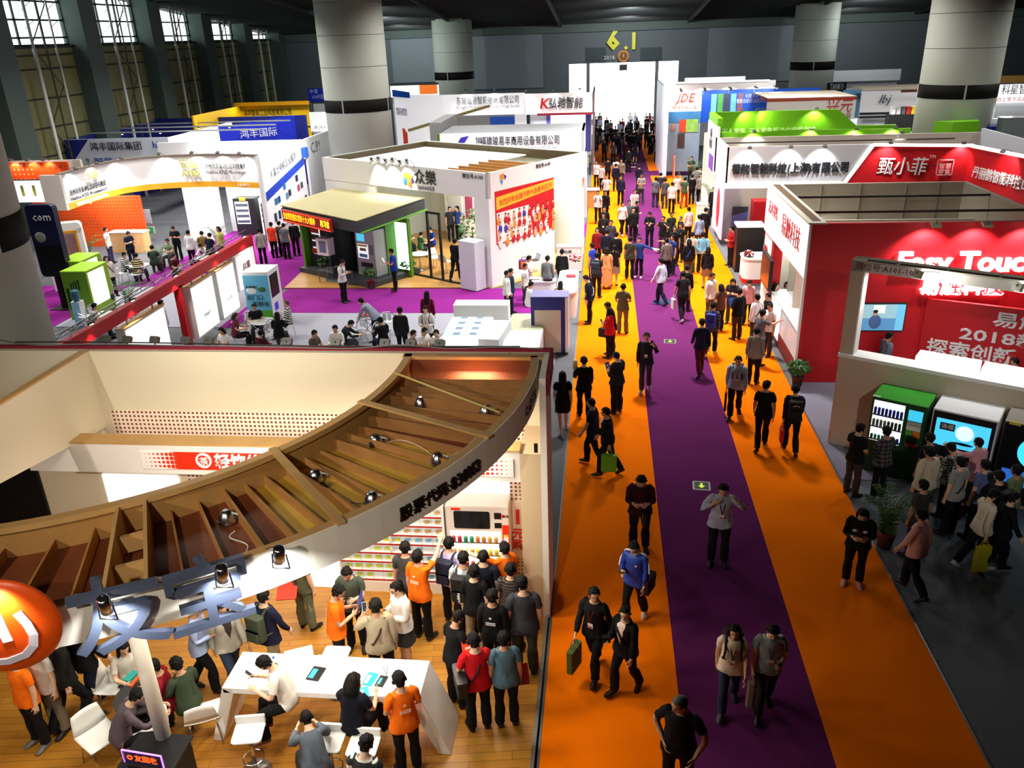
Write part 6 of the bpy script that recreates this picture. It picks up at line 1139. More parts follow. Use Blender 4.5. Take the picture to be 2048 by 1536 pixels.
for k, (x, lb) in enumerate(((2.1, 'long white lit counter behind the portal shelf, left one'), (3.4, 'long white lit counter behind the portal shelf, right one'))):
    o = MB().rbox(-.62, .62, -.25, .25, 0, 2.35, .02, 2).build('display_case', M((250, 250, 250), .4, 0, emit=.5)); o.location = POW(x, .75, 0); o.rotation_euler[2] = R(-31); tag(o, lb, 'display case')
gv = thing('vending_machine', POW(1.57, -.85, 0), 'green vending machine with shelves of drink cans', 'vending machine', None, R(-31)); GMC = M((24, 74, 38), .35, .06); GMT = M((60, 160, 50), .4, .05)
MB().box(-.55, .55, 0, .82, 0, 1.78).build('cabinet', GMC, gv, .015); MB().box(-.55, .55, -.01, .82, 1.78, 1.8).build('roof', GMT, gv); MB().box(-.5, .12, -.006, .0, .78, 1.72).build('lit_window', M((236, 246, 246), .4, 0, emit=1.1), gv); MB().box(-.55, -.4, .0, .04, 1.8, 1.806).build('roof_tag', WHITE, gv)
for r, z in enumerate((.84, 1.14, 1.42)): MB().box(-.5, .12, -.05, -.006, z-.03, z-.01).mat(1).box(-.5, .12, -.052, -.05, z-.03, z).build('shelf', [WHITE, M((110, 110, 130), .4)], gv)
for r, (z, cs) in enumerate(((.84, [(60, 130, 80)]*4+[(40, 50, 160)]*4), (1.14, [(120, 116, 96)]*4+[(60, 60, 56)]*4), (1.42, [(46, 50, 170)]*8))):
    for c in range(8):
        me = _LP.setdefault(('gc', cs[c], r), MB().lathe([(.02, 0), (.03, .008), (.03, .15 if r != 0 else .1), (.022, .17 if r != 0 else .11)], n=10).mesh('drink_can', M(cs[c], .35, .15, 30))); o = D.objects.new('drink_can', me); COL.objects.link(o); o.location = POW(1.57-.45+.075*c, -.88, z-.01); tag(o, ('%s can on the %s shelf of the green vending machine' % ({(46, 50, 170): 'blue', (40, 50, 160): 'blue', (120, 116, 96): 'bronze', (60, 60, 56): 'black', (60, 130, 80): 'green'}[cs[c]], ('bottom', 'middle', 'top')[r])), 'can', '%s cans in the green vending machine' % ('bottom', 'middle', 'top')[r])
MB().box(.2, .48, -.01, 0, 1.42, 1.66).build('touch_screen', M((60, 190, 226), .3, .1, emit=.9), gv); MB().box(.2, .48, -.012, 0, 1.2, 1.3).mat(1).box(.2, .48, -.013, 0, 1.31, 1.4).mat(2).box(.2, .33, -.012, 0, 1.08, 1.19).mat(3).box(.34, .48, -.012, 0, 1.05, 1.19).build('price_cards', [WHITE, M((190, 196, 190), .4, .6, 30), M((90, 180, 70), .5), M((240, 140, 40), .5)], gv)
MB().path([(.36, -.012, .86), (.28, -.012, .9), (.22, -.012, .86), (.28, -.012, .82), (.36, -.012, .86), (.44, -.012, .9), (.5, -.012, .86), (.44, -.012, .82), (.36, -.012, .86)], .012, 6).build('red_logo', M((206, 40, 34), .5, 0), gv); MB().tube((.12, -.012, .82), (.12, 0, .82), .035, 14).build('blue_mark', M((40, 70, 180), .5, 0), gv); MB().box(-.3, .35, -.012, 0, .2, .42).build('delivery_flap', M((16, 40, 22), .4), gv)
wv = thing('vending_machine', POW(2.81, -.82, 0), 'white vending machine with big bright blue screen', 'vending machine', None, R(-31)); MB().box(-.6, .6, 0, .85, 0, 1.8).build('cabinet', M((236, 236, 236), .35, .02), wv, .02); MB().box(-.57, .57, -.012, 0, .3, 1.76).build('black_front', BLACK, wv)
mb = MB().box(-.5, .5, -.02, -.012, 1.02, 1.62); mb.mat(1).ball((.05, -.024, 1.38), (.17, .006, .17), 16); mb.mat(2).ball((.05, -.024, 1.14), (.2, .004, .03), 14); mb.mat(3).box(-.42, -.14, -.024, -.02, 1.38, 1.54); mb.build('screen', [M((70, 190, 226), .3, .25, 2, emit=1.0), M((206, 240, 246), .3, 0, emit=1.0), M((20, 70, 110), .3, 0), M((30, 40, 46), .3, .1)], wv); lettering('送福', (-.28, -.03, 1.46), (1, 0, 0), (0, 0, 1), .12, WHITE, wv, .003, .01); MB().box(-.55, .55, -.014, -.012, .28, .78).build('flap_panel', M((150, 150, 150), .4), wv)
bv = thing('vending_machine', POW(4.08, -.8, 0), 'black vending machine with round cyan display', 'vending machine', None, R(-31)); MB().box(-.58, .58, 0, .85, 0, 1.85).build('cabinet', M((150, 140, 132), .4, .1), bv, .02); MB().box(-.57, .57, -.02, 0, .1, 1.82).build('front', M((20, 22, 28), .3), bv); MB().tube((.1, -.03, 1.28), (.1, -.02, 1.28), .36, 32).build('round_display', M((60, 206, 232), .3, .05, emit=1.1), bv); MB().box(-.05, .16, -.034, -.03, 1.25, 1.34).build('display_mark', WHITE, bv); MB().box(-.45, .4, -.03, -.02, .5, .84).build('lower_screen', M((50, 110, 206), .3, .2, 4, emit=.6), bv); MB().box(-.5, -.3, -.03, .0, 1.80, 1.86).build('tag', M((226, 200, 80), .5, 0), bv)
plant(1768, 1092, 'big leafy palm in brown pot before the machine crowd', 1.25, 'palm', w=.62, n=20, pw=.17); plant(1593, 772, 'dark small potted plant at the red booth corner', .75, 'shrub', w=.3, n=9, pot=(70, 30, 30))
# ---------------------------------------------------------------- rounded desk, black cabinet between the booths
rc = thing('reception_counter', (5.75, 31.4, 0), 'white rounded reception desk with red stripe on the right', 'counter'); MB().rbox(-.42, .8, -.55, .55, .2, 1.05, .28, 5).build('body', WP, rc); MB().rbox(-.43, .81, -.56, .56, .14, .3, .28, 5).build('red_stripe', RED, rc); MB().rbox(-.45, .83, -.58, .58, 1.05, 1.09, .28, 5).build('worktop', WHITE, rc); MB().rbox(-.40, .78, -.53, .53, 0, .14, .26, 4).build('plinth', LGREY, rc)
o = MB().rbox(-.5, .55, -.45, .45, 0, 1.82, .02, 2).mat(1).rbox(-.52, .57, -.47, .47, 1.82, 1.88, .02, 2).build('tall_cabinet', [BLACK, M((236, 244, 244), .4, 0, emit=.3)]); o.location = (5.85, 33.4, 0); tag(o, 'tall black cabinet with white lit top behind the reception desk', 'cabinet')
# ---------------------------------------------------------------- white and red fascia booth
R3 = thing('exhibition_booth', (9, 38.5, 0), 'booth with white company fascia and slanted red fascia panel', 'booth'); FW = M((226, 228, 232), .5, .02, 1)
y3 = 37.2
wpart(MB().slab([(5.35, y3, 2.82), (10.25, y3, 2.82), (11.3, y3, 4.38), (5.35, y3, 4.38)], (0, .12, 0)), 'white_fascia', FW, R3); wpart(MB().slab([(5.35, y3, 2.62), (10.2, y3, 2.62), (10.34, y3, 2.84), (5.35, y3, 2.84)], (0, -.06, 0)).slab([(10.2, y3, 2.62), (10.38, y3, 2.62), (11.5, y3, 4.4), (11.3, y3, 4.4)], (0, -.06, 0)).slab([(11.3, y3, 4.3), (15.1, y3-.8, 4.3), (15.1, y3-.8, 4.42), (11.4, y3, 4.42)], (0, -.06, 0)), 'lit_edge', M((255, 255, 252), .4, 0, emit=.9), R3)
wpart(MB().slab([(10.38, y3, 2.62), (15.0, y3-.8, 2.62), (15.0, y3-.8, 4.3), (11.4, y3, 4.3)], (0, .12, 0)), 'red_fascia', RDW, R3); wpart(MB().slab([(15.0, y3-.8, 2.62), (16.4, 29.5, 2.62), (16.4, 29.5, 4.3), (15.0, y3-.8, 4.3)], (.12, 0, 0)), 'red_return', RDW, R3)
wpart(MB().slab([(15.0, y3-.8, 4.3), (16.4, 29.5, 4.3), (16.4, 29.5, 4.42), (15.0, y3-.8, 4.42)], (-.08, 0, 0)), 'lit_edge', M((255, 255, 252), .4, 0, emit=.9), R3)
wpart(MB().box(5.3, 5.42, y3, 40.9, 2.82, 4.4), 'side_fascia', WP, R3); wpart(MB().box(5.4, 17, 40.2, 40.35, 0, 4.42), 'back_wall', GREIGE, R3); wpart(MB().box(16.9, 17, 30, 40.2, 0, 4.6), 'end_wall', M((206, 214, 226), .5, .02), R3)
wpart(MB().box(5.35, 6.3, 38.4, 38.55, 0, 2.82), 'pillar_wall', M((196, 192, 192), .5, .03), R3); wpart(MB().box(5.3, 5.36, 37.3, 40.2, .3, 2.8), 'pink_panel', M((226, 200, 226), .5, .1, 2, emit=.4), R3); wpart(MB().ball((5.29, 38.6, 1.5), (.02, .5, .9), 14), 'red_figure_print', M((196, 40, 60), .5, .2), R3)
wpart(MB().box(5.9, 6.6, 38.2, 38.3, .6, 1.6).mat(1).slab([(5.9, 38.19, .7), (6.6, 38.19, .9), (6.6, 38.19, 1.4), (5.9, 38.19, 1.2)], (0, .01, 0)), 'notice_panel', [M((60, 60, 76), .5), M((96, 104, 170), .5, .05)], R3); wpart(MB().box(6.9, 8.0, 38.6, 39.4, 0, 1.75), 'red_block', RED, R3)
wtext('德购智能科技(上海)有限公司', (8.05, y3-.03, 3.42), (1, 0, 0), (0, 0, 1), .5, M((40, 42, 48), .4, 0), R3, depth=.06, bold=.012, width=4.9, res=2)
wtext('甄小菲', (12.55, y3-.35, 3.45), (1, -.21, 0), (0, 0, 1), .78, WHITE, R3, depth=.06, bold=.005, width=1.95, res=2, shear=.15); wtext('TM', (13.66, y3-.58, 3.9), (1, -.21, 0), (0, 0, 1), .18, WHITE, R3, depth=.02)
wpart(MB().box(13.85, 14.5, y3-.72, y3-.68, 3.15, 3.19).box(13.85, 14.5, y3-.72, y3-.68, 3.76, 3.8).box(13.85, 13.88, y3-.72, y3-.68, 3.15, 3.8).box(14.47, 14.5, y3-.72, y3-.68, 3.15, 3.8), 'seal_frame', M((240, 170, 170), .5, 0), R3); wtext('智慧\n零售', (14.17, y3-.72, 3.4), (1, -.1, 0), (0, 0, 1), .24, M((240, 190, 190), .5, 0), R3, depth=.01)
wtext('丹丽鹤智能科技山东有限公司', (15.62, 33.2, 3.35), (.187, -.982, 0), (0, 0, 1), .5, WHITE, R3, depth=.04, bold=.01, width=5.6)
for k, (x, y, z, tx, tz) in enumerate(((6.2, y3-.5, 4.4, 0, 3.6), (7.9, y3-.5, 4.4, 0, 3.6), (9.3, y3-.5, 4.4, 0, 3.6), (11.9, y3-.6, 4.5, 0, 3.5), (12.9, y3+1.2, 4.7, 0, 3.9), (14.6, y3-1.1, 4.5, .1, 3.5), (15.0, 33.5, 4.5, .6, 3.5))):
    lamp((x, y, z), (x+tx, y+.5, tz), 'spotlight over the white and red fascia, %s from the left' % ('first', 'second', 'third', 'fourth', 'fifth', 'sixth', 'seventh')[k], 'spotlights on the white and red fascia', 42, 'arm', (.96, .98, 1) if k < 3 else (1, .94, .92), 105)
wpart(MB().box(5.4, 15.2, 38.6, 38.66, 4.34, 4.4), 'tie_beam', M((70, 68, 62), .6), R3)
for px, py, lb in ((1421, 432, 'green palm at the corner of the white fascia booth'), (1404, 402, 'dark green palm behind the pedestal on the right of the aisle'), (1388, 372, 'farthest palm on the right in front of the lime booth')): plant(px, py, lb, 1.8, 'palm', w=.8, n=12)
counter(4.75, 5.2, 42.0, 42.6, 1.0, 'small white pedestal with pink flowers right of the aisle'); 
# ---------------------------------------------------------------- bright green booth
R4 = thing('exhibition_booth', (9, 44, 0), 'bright lime green booth with slanted fascia and white notice', 'booth'); LIME = M((112, 186, 20), .5, .04, 1)
wpart(MB().slab([(5.35, 44.2, 2.6), (14.5, 44.2, 2.6), (14.5, 44.2, 4.4), (12.6, 44.2, 4.4), (11.6, 44.2, 5.2), (5.35, 44.2, 5.2)], (0, .15, 0)), 'high_fascia', LIME, R4); wpart(MB().box(5.3, 5.42, 40.4, 44.2, 2.6, 4.85), 'side_fascia', WP, R4); wpart(MB().box(5.35, 5.6, 41.0, 44.2, 4.85, 5.2), 'side_cap', LIME, R4)
fp = [(5.45, 40.7), (6.2, 40.2), (7.3, 40.35), (8.2, 40.9), (9.2, 41.0), (10.6, 40.7), (12, 40.6), (14, 40.6)]
wpart(ribbon(fp, 3.6, 4.62, .12), 'curved_fascia', LIME, R4)
wtext('无人零售, 无人零售解决方案提供商', (8.3, 44.15, 4.2), (1, 0, 0), (0, 0, 1), .38, M((206, 246, 150), .5, 0), R4, depth=.03, bold=.01, width=4.6); wtext('5折\n体验', (5.28, 42.6, 4.1), (0, -1, 0), (0, 0, 1), .5, M((90, 90, 110), .5, 0), R4, depth=.02)
wpart(MB().box(5.28, 5.32, 41.4, 43, 2.7, 3.4), 'violet_print', M((110, 70, 190), .5, .2), R4); wpart(MB().box(5.36, 15, 46, 46.15, 0, 4.0), 'back_wall', WP, R4); wpart(MB().box(5.4, 6.2, 41, 41.2, 0, 3.6), 'front_post', WP, R4)
wpart(MB().slab([(15.3, 41.5, 3.6), (15.9, 40.9, 3.6), (17.2, 41.2, 3.6), (17.4, 42.2, 3.6)], (0, 0, 1.2)), 'green_block', LIME, R4)
for k, (x, y, z, t_) in enumerate(((6.9, 43.8, 5.3, (7.3, 44.2, 4.5)), (7.6, 43.8, 5.3, (8.6, 44.2, 4.5)), (10.5, 43.8, 5.3, (10.5, 44.2, 4.5)), (6.9, 39.9, 4.7, (6.9, 40.3, 4.0)), (9.6, 40.6, 4.7, (9.6, 41, 4.0)), (11.5, 40.2, 4.7, (11.5, 40.6, 4.0)), (13.2, 40.2, 4.7, (13.2, 40.6, 4.0)))): lamp((x, y, z), t_, 'spotlight on the lime green booth, %s' % ('high left', 'high second', 'high third', 'low left', 'low second', 'low third', 'low right')[k], 'spotlights on the lime green booth', 38, 'arm', (1, 1, .9), 120)
area('booth_light', (8, 43, 3.2), 3, 120, (1, 1, 1))
# ---------------------------------------------------------------- booths farther back
def rect(px0, py0, px1, py1, y):
    a, b = PY(px0, py0, y), PY(px1, py1, y); return a.x, b.x, b.z, a.z     # x0, x1, z0, z1
def booth(label, y, x, **k): return thing('exhibition_booth', (x, y, 0), label, 'booth')
def wall(b, name, x0, x1, y, z0, z1, mat, t=.15): return wpart(MB().box(x0, x1, y, y+t, z0, z1), name, mat, b)
def side(b, name, x, y0, y1, z0, z1, mat, t=.12): return wpart(MB().box(x, x+t, y0, y1, z0, z1), name, mat, b)
BW = M((236, 238, 242), .5, .02, 1); GLOWP = M((252, 253, 255), .5, 0, emit=.7); NAVY = M((22, 34, 120), .5, .05); BLUE = M((30, 90, 200), .5, .1, 2)  # glow in these and the pale headers below stands in for spotlight
# orange booth at the left edge
OB = booth('orange booth with dotted header at the far left', 37, -26); OD = perforated('orange_dots', (232, 74, 18), (250, 170, 110), .22, .3, 'X', 'Z')
wall(OB, 'header', -28.3, -24.7, 36.8, 3.55, 4.45, M((226, 222, 210), .5)); wall(OB, 'orange_fascia', -28.2, -24.9, 36.7, 3.62, 4.38, M((228, 76, 20), .5, .04), .1); wall(OB, 'dot_print', -28.2, -26.7, 36.68, 3.62, 4.38, OD, .02); wall(OB, 'white_band', -28.3, -24.4, 36.9, 2.5, 3.5, GLOWP); wall(OB, 'orange_wall', -28.3, -22.6, 38.2, 0, 2.5, perforated('orange_weave', (236, 84, 26), (240, 120, 60), .16, .4)); wall(OB, 'end_post', -24.7, -24.3, 36.8, 2.4, 4.45, GREIGE)
wtext('6.1A107', (-25.5, 36.66, 4.15), (1, 0, 0), (0, 0, 1), .2, M((150, 40, 10), .5), OB)
for x in (-27.7, -27.1): wall(OB, 'yellow_stroke', x, x+.14, 36.88, 2.8, 3.3, M((226, 226, 110), .5, 0), .02)
for k, x in enumerate((-27.5, -26.6, -25.8)): lamp((x, 36.35, 4.55), (x, 36.8, 3.8), 'spotlight on the orange dotted header, %s from the left' % ('first', 'second', 'third')[k], 'spotlights on the orange header', 22, 'arm', (1, .9, .75), 110)
counter(-23.8, -22.0, 36.9, 37.5, 1.0, 'orange and white counter in front of the orange wall', 0, M((250, 190, 130), .5))
area('booth_light', (-24, 37.4, 3.4), 1.5, 70, (1, .95, .9))
# pale blue group booth
HF = booth('pale blue booth with dark blue corner and blue roof frame', 46, -27)
wall(HF, 'front_header', -30.8, -24.5, 45.6, 2.7, 4.45, M((206, 216, 232), .5, .03)); wpart(MB().slab([(-30.8, 45.58, 2.9), (-30.8, 45.58, 4.43), (-29.3, 45.58, 4.43)], (0, .02, 0)), 'blue_corner', NAVY, HF)
wtext('鸿丰国际集团', (-27.7, 45.55, 4.0), (1, 0, 0), (0, 0, 1), .5, M((44, 46, 54), .5, 0), HF, depth=.03, width=3.1); wtext('智能', (-28.6, 45.55, 3.1), (1, 0, 0), (0, 0, 1), .62, M((40, 70, 150), .5, 0), HF, depth=.02); wtext('专\n注', (-29.6, 45.55, 3.1), (1, 0, 0), (0, 0, 1), .3, M((60, 64, 80), .5, 0), HF); wtext('hi', (-25.3, 45.55, 4.05), (1, 0, 0), (0, 0, 1), .5, M((30, 60, 150), .5, 0), HF, bold=.02)
side(HF, 'side_header', -24.5, 45.6, 54, 3.3, 4.45, GLOWP); wall(HF, 'rear_wall', -30.8, -20, 56, 0, 4.6, NAVY); side(HF, 'side_wall', -30.8, 45.7, 56, 0, 4.45, NAVY)
for y in (48, 50.5, 53): wpart(MB().box(-30.8, -20, y-.05, y+.05, 4.5, 4.58), 'roof_truss', LGREY, HF)
for k, (x, y) in enumerate(((-28.6, 48), (-26.2, 48), (-28, 50.5), (-25, 50.5), (-23, 50.5))): lamp((x, y, 4.45), (x, y-.3, 3.4), 'glowing spotlight on the blue roof frame, %s from the left' % ('first', 'second', 'third', 'fourth', 'fifth')[k], 'spotlights on the blue roof frame', 0, 'arm', fix='hang')
wpart(MB().slab([(-24.2, 51.5, 3.2), (-20.4, 54.5, 3.2), (-20.4, 54.5, 4.7), (-24.2, 51.5, 4.4)], (.1, .1, 0)), 'blue_header', M((24, 44, 190), .5, .1, emit=.15), HF); wtext('鸿丰国际', (-22.2, 52.95, 3.8), (1, .79, 0), (0, 0, 1), .6, WHITE, HF, depth=.02, width=2.4)
# yellow booth
YB = booth('bright yellow booth with black lettering in the rear left', 60, -24); YEL = M((248, 200, 12), .5, .04, 1)
x0, x1, z0, z1 = rect(478, 212, 622, 252, 60)
wall(YB, 'front_fascia', x0, x1, 60, z0-.1, z1, YEL); side(YB, 'side_fascia', x0, 52.5, 60, z0+.3, z1, YEL); wall(YB, 'top_visor', x0-.2, x1+.2, 59.6, z1, z1+.25, M((226, 160, 10), .5)); wall(YB, 'post', x1-.5, x1, 60, 0, z0, YEL); wall(YB, 'white_sill', x0, x1-.8, 59.8, z0-.6, z0-.3, GLOWP)
wtext('深圳智能工业科技有限公司', ((x0+x1)/2-.5, 59.95, (z0+z1)/2+.25), (1, 0, 0), (0, 0, 1), .5, M((60, 52, 20), .5, 0), YB, width=3.6); wtext('智能自动售货机综合解决方案 A1A156', ((x0+x1)/2, 59.95, (z0+z1)/2-.35), (1, 0, 0), (0, 0, 1), .34, M((70, 60, 20), .5, 0), YB, width=4.4)
wpart(MB().tube((x0-.02, 54.5, z1-.6), (x0-.06, 54.5, z1-.6), .35, 14), 'blue_mark', M((50, 110, 170), .5, 0), YB); area('booth_light', ((x0+x1)/2, 59.0, z1+.4), 4, 60, (1, .97, .8), rot=(R(-40), 0, 0), size_y=.3)
# white electric booth beside the curved header
FJ = booth('tall white booth with blue slanted stripe and product prints facing the aisle', 42, -16)
side(FJ, 'aisle_wall', -15.78, 37.05, 42.7, .9, 4.5, M((246, 247, 250), .5, .02, emit=.25)); wpart(MB().slab([(-15.65, 37.1, 2.35), (-15.65, 42.6, 3.25), (-15.65, 42.6, 3.6), (-15.65, 37.1, 2.75)], (.02, 0, 0)), 'blue_stripe', M((40, 76, 206), .5, .03), FJ)
wtext('F 富士电机企业服务', (-15.63, 39.8, 3.62), (0, 1, .12), (0, -.12, 1), .42, M((90, 92, 100), .5, 0), FJ, width=3.6)
rp = random.Random(5)
for k in range(9): y = 37.7+.55*k; side(FJ, 'product_print', -15.64, y, y+.26, 1.25+.02*k, 1.62+rp.uniform(-.1, .1), M((50+15*(k % 3), 64, 90+20*(k % 4)), .5, .4, 12), .02)
for y, z, c in ((38, 2.0, (60, 130, 170)), (38.4, 2.02, (40, 90, 170)), (39.5, 2.0, (110, 170, 200)), (39.9, 2.08, (60, 60, 70)), (41.2, 2.1, (206, 80, 130)), (41.7, 2.15, (90, 96, 110)), (39.3, 2.5, (60, 130, 200)), (41.1, 2.6, (40, 50, 110))): side(FJ, 'product_print', -15.64, y, y+.3, z, z+.3, M(c, .5, .3, 12), .02)
wall(FJ, 'front_header', -24, -15.8, 43.4, 3.4, 4.4, BW); wtext('富士电机', (-18.5, 43.37, 3.9), (-1, 0, 0), (0, 0, 1), .55, M((170, 120, 190), .5, 0), FJ, width=2.4); side(FJ, 'rear_wall', -15.6, 42.8, 47.2, 0, 4.5, BW); wtext('C.P!', (-15.47, 44.2, 3.9), (0, 1, 0), (0, 0, 1), .8, M((90, 92, 98), .5, 0), FJ, width=1.5); side(FJ, 'blue_tab', -15.62, 42.4, 42.85, 3.6, 4.1, M((40, 100, 210), .5), .2)
wall(FJ, 'white_wall', -15.4, -13.5, 47.5, 0, 3.4, BW); wpart(MB().slab([(-14.9, 47.45, 2.4), (-13.9, 47.45, 2.4), (-14.4, 47.45, 1.6)], (0, .02, 0)), 'notice_triangle', M((110, 60, 110), .5, 0), FJ); wall(FJ, 'green_edge', -13.55, -13.4, 47.4, 0, 2.8, GRN)
area('booth_light', (-14.6, 40, 4.6), .5, 60, (1, 1, 1), rot=(0, R(35), 0), size_y=5); area('booth_light', (-19.5, 42.8, 4.5), 5, 40, (1, 1, 1), size_y=.5)
# row near the far wall on the left
for lb, (a, b, c, d), y, m, tx in (('white booth wall with black booth number behind the left column', (618, 225, 668, 262), 57, GLOWP, '展位号:A152'), ('white stacked roofs between the yellow booth and the column', (626, 208, 668, 224), 66, BW, None)):
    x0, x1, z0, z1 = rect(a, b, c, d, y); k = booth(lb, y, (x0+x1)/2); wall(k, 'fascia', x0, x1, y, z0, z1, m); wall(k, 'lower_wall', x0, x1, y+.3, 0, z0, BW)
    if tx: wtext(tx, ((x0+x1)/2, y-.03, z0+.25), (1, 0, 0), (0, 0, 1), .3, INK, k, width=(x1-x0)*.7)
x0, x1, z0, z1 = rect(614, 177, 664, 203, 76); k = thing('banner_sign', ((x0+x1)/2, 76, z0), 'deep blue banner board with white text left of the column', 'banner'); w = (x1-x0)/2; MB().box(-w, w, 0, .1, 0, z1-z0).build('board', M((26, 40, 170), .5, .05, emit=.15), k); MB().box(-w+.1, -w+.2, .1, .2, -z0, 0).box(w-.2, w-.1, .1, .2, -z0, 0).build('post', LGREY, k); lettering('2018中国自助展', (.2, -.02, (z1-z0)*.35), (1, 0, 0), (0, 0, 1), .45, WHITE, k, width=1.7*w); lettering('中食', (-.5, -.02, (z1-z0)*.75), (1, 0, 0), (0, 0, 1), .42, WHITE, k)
x0, x1, z0, z1 = rect(780, 172, 882, 192, 74); k = booth('distant white booth with orange lit top left of the far column', 74, (x0+x1)/2); wall(k, 'fascia', x0, x1, 74, z0, z1, GLOWP); wall(k, 'orange_panel', x0+2.6, x1-.3, 73.9, z0+.2, z1, M((240, 120, 40), .5, .1, emit=.5), .1); wall(k, 'roof', x0, x1, 74, z1, z1+.15, DGREY, 2); wall(k, 'lower_wall', x0, x1, 74.4, 0, z0, BW)
# long white booth with company name
DG = booth('long white booth with grey company lettering under the far column', 60, -9)
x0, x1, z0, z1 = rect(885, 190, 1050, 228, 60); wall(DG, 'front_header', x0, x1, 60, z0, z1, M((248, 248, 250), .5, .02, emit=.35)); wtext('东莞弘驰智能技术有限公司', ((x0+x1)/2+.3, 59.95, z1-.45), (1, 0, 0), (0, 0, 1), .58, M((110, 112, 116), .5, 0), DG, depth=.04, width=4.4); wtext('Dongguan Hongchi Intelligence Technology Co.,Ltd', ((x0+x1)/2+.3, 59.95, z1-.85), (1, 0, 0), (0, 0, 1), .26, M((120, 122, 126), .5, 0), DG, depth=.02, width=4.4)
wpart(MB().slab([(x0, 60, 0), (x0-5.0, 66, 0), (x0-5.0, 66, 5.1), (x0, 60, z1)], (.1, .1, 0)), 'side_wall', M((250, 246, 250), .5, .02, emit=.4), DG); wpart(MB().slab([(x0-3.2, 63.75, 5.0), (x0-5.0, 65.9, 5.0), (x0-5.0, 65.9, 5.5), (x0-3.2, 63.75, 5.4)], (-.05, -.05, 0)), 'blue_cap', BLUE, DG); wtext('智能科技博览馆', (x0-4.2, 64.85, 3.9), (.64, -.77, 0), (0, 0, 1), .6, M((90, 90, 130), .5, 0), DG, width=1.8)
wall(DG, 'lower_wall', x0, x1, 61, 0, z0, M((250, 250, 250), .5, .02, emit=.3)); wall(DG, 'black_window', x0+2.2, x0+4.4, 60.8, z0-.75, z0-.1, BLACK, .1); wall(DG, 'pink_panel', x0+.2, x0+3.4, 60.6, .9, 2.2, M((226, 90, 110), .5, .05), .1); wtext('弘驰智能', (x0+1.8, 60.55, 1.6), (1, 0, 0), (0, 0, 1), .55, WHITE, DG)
wpart(MB().slab([(x0-2.6, 58, 0), (x0-2.3, 57.6, 0), (x0-2.3, 57.6, 3.1), (x0-2.6, 58, 3.4)], (.1, .1, 0)), 'red_flag', M((190, 60, 40), .5), DG)
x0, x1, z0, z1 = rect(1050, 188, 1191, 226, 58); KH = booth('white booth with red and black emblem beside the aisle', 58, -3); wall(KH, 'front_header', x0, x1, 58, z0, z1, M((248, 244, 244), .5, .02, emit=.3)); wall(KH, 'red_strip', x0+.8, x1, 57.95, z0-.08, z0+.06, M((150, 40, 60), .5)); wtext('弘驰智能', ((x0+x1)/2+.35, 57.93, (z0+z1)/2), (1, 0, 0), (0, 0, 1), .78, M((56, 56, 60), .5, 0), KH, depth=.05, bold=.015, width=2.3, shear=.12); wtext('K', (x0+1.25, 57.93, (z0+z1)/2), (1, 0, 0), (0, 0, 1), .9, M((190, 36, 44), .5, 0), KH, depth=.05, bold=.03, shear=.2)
side(KH, 'aisle_post', x1-.2, 57.9, 64, 0, z1, M((110, 100, 104), .5)); wall(KH, 'lower_wall', x0, x1-.3, 61.5, 0, z0, M((226, 228, 240), .5)); wall(KH, 'lit_screen', x0+1.5, x0+4.0, 61.3, 1.6, z0-.3, M((226, 236, 255), .4, .05, emit=1.2), .1); wall(KH, 'violet_surround', x0+1.2, x0+4.3, 61.4, 1.2, z0-.05, M((90, 80, 170), .5), .05)
for k, (x, y) in enumerate(((-9.6, 59.6), (-7.6, 59.6), (-5.2, 57.6), (-3.4, 57.6), (-1.6, 57.6))): lamp((x, y, z1+.25), (x, y+.5, z1-.9), 'spotlight on the row of white far headers, %s from the left' % ('first', 'second', 'third', 'fourth', 'fifth')[k], 'spotlights on the far white headers', 50, 'arm', (1, .97, .92), 110)
area('booth_light', (-3.5, 59.5, 3.4), 3, 120, (1, 1, 1)); area('booth_light', (-9, 59.3, 3.2), 4, 120, (1, 1, 1), size_y=1)
# white booth with bird emblem and blue stripe
FJY = booth('white booth with violet bird emblem and blue stripe by the aisle', 45, -5)
x0, x1, z0, z1 = -8.7, -1.02, 3.05, 4.4
wall(FJY, 'front_header', x0, x1, 44.6, z0, z1, M((248, 250, 252), .5, .02, emit=.3)); wall(FJY, 'roof_box', x0, x1, 44.7, z1-.05, z1, M((150, 152, 156), .6), 4); side(FJY, 'side_header', x1-.12, 44.6, 49, z0, z1, BW); wall(FJY, 'green_edge', x0-.14, x0, 44.6, z0-.4, z1, GRN, .3)
wpart(MB().slab([(x1-1.6, 44.55, 2.78), (x1, 44.55, 2.78), (x1, 44.55, 3.1), (x1-1.6, 44.55, 3.02)], (0, .1, 0)), 'blue_stripe', M((40, 130, 226), .5, .03, emit=.2), FJY); wtext('福建骏易丰商用设备有限公司', (-4.4, 44.55, 3.95), (1, 0, 0), (0, 0, 1), .52, M((60, 62, 70), .5, 0), FJY, depth=.04, bold=.008, width=4.2); wtext('Fujian Junyifeng Commercial Equipment Co.,Ltd', (-4.4, 44.55, 3.6), (1, 0, 0), (0, 0, 1), .2, M((120, 126, 136), .5, 0), FJY, width=4.0); wtext('Easiyy', (-7.2, 44.55, 3.55), (1, 0, 0), (0, 0, 1), .48, M((40, 40, 110), .5, 0), FJY, bold=.01, shear=.2); wtext('集', (-6.6, 44.55, 4.0), (1, 0, 0), (0, 0, 1), .4, M((60, 62, 70), .5, 0), FJY)
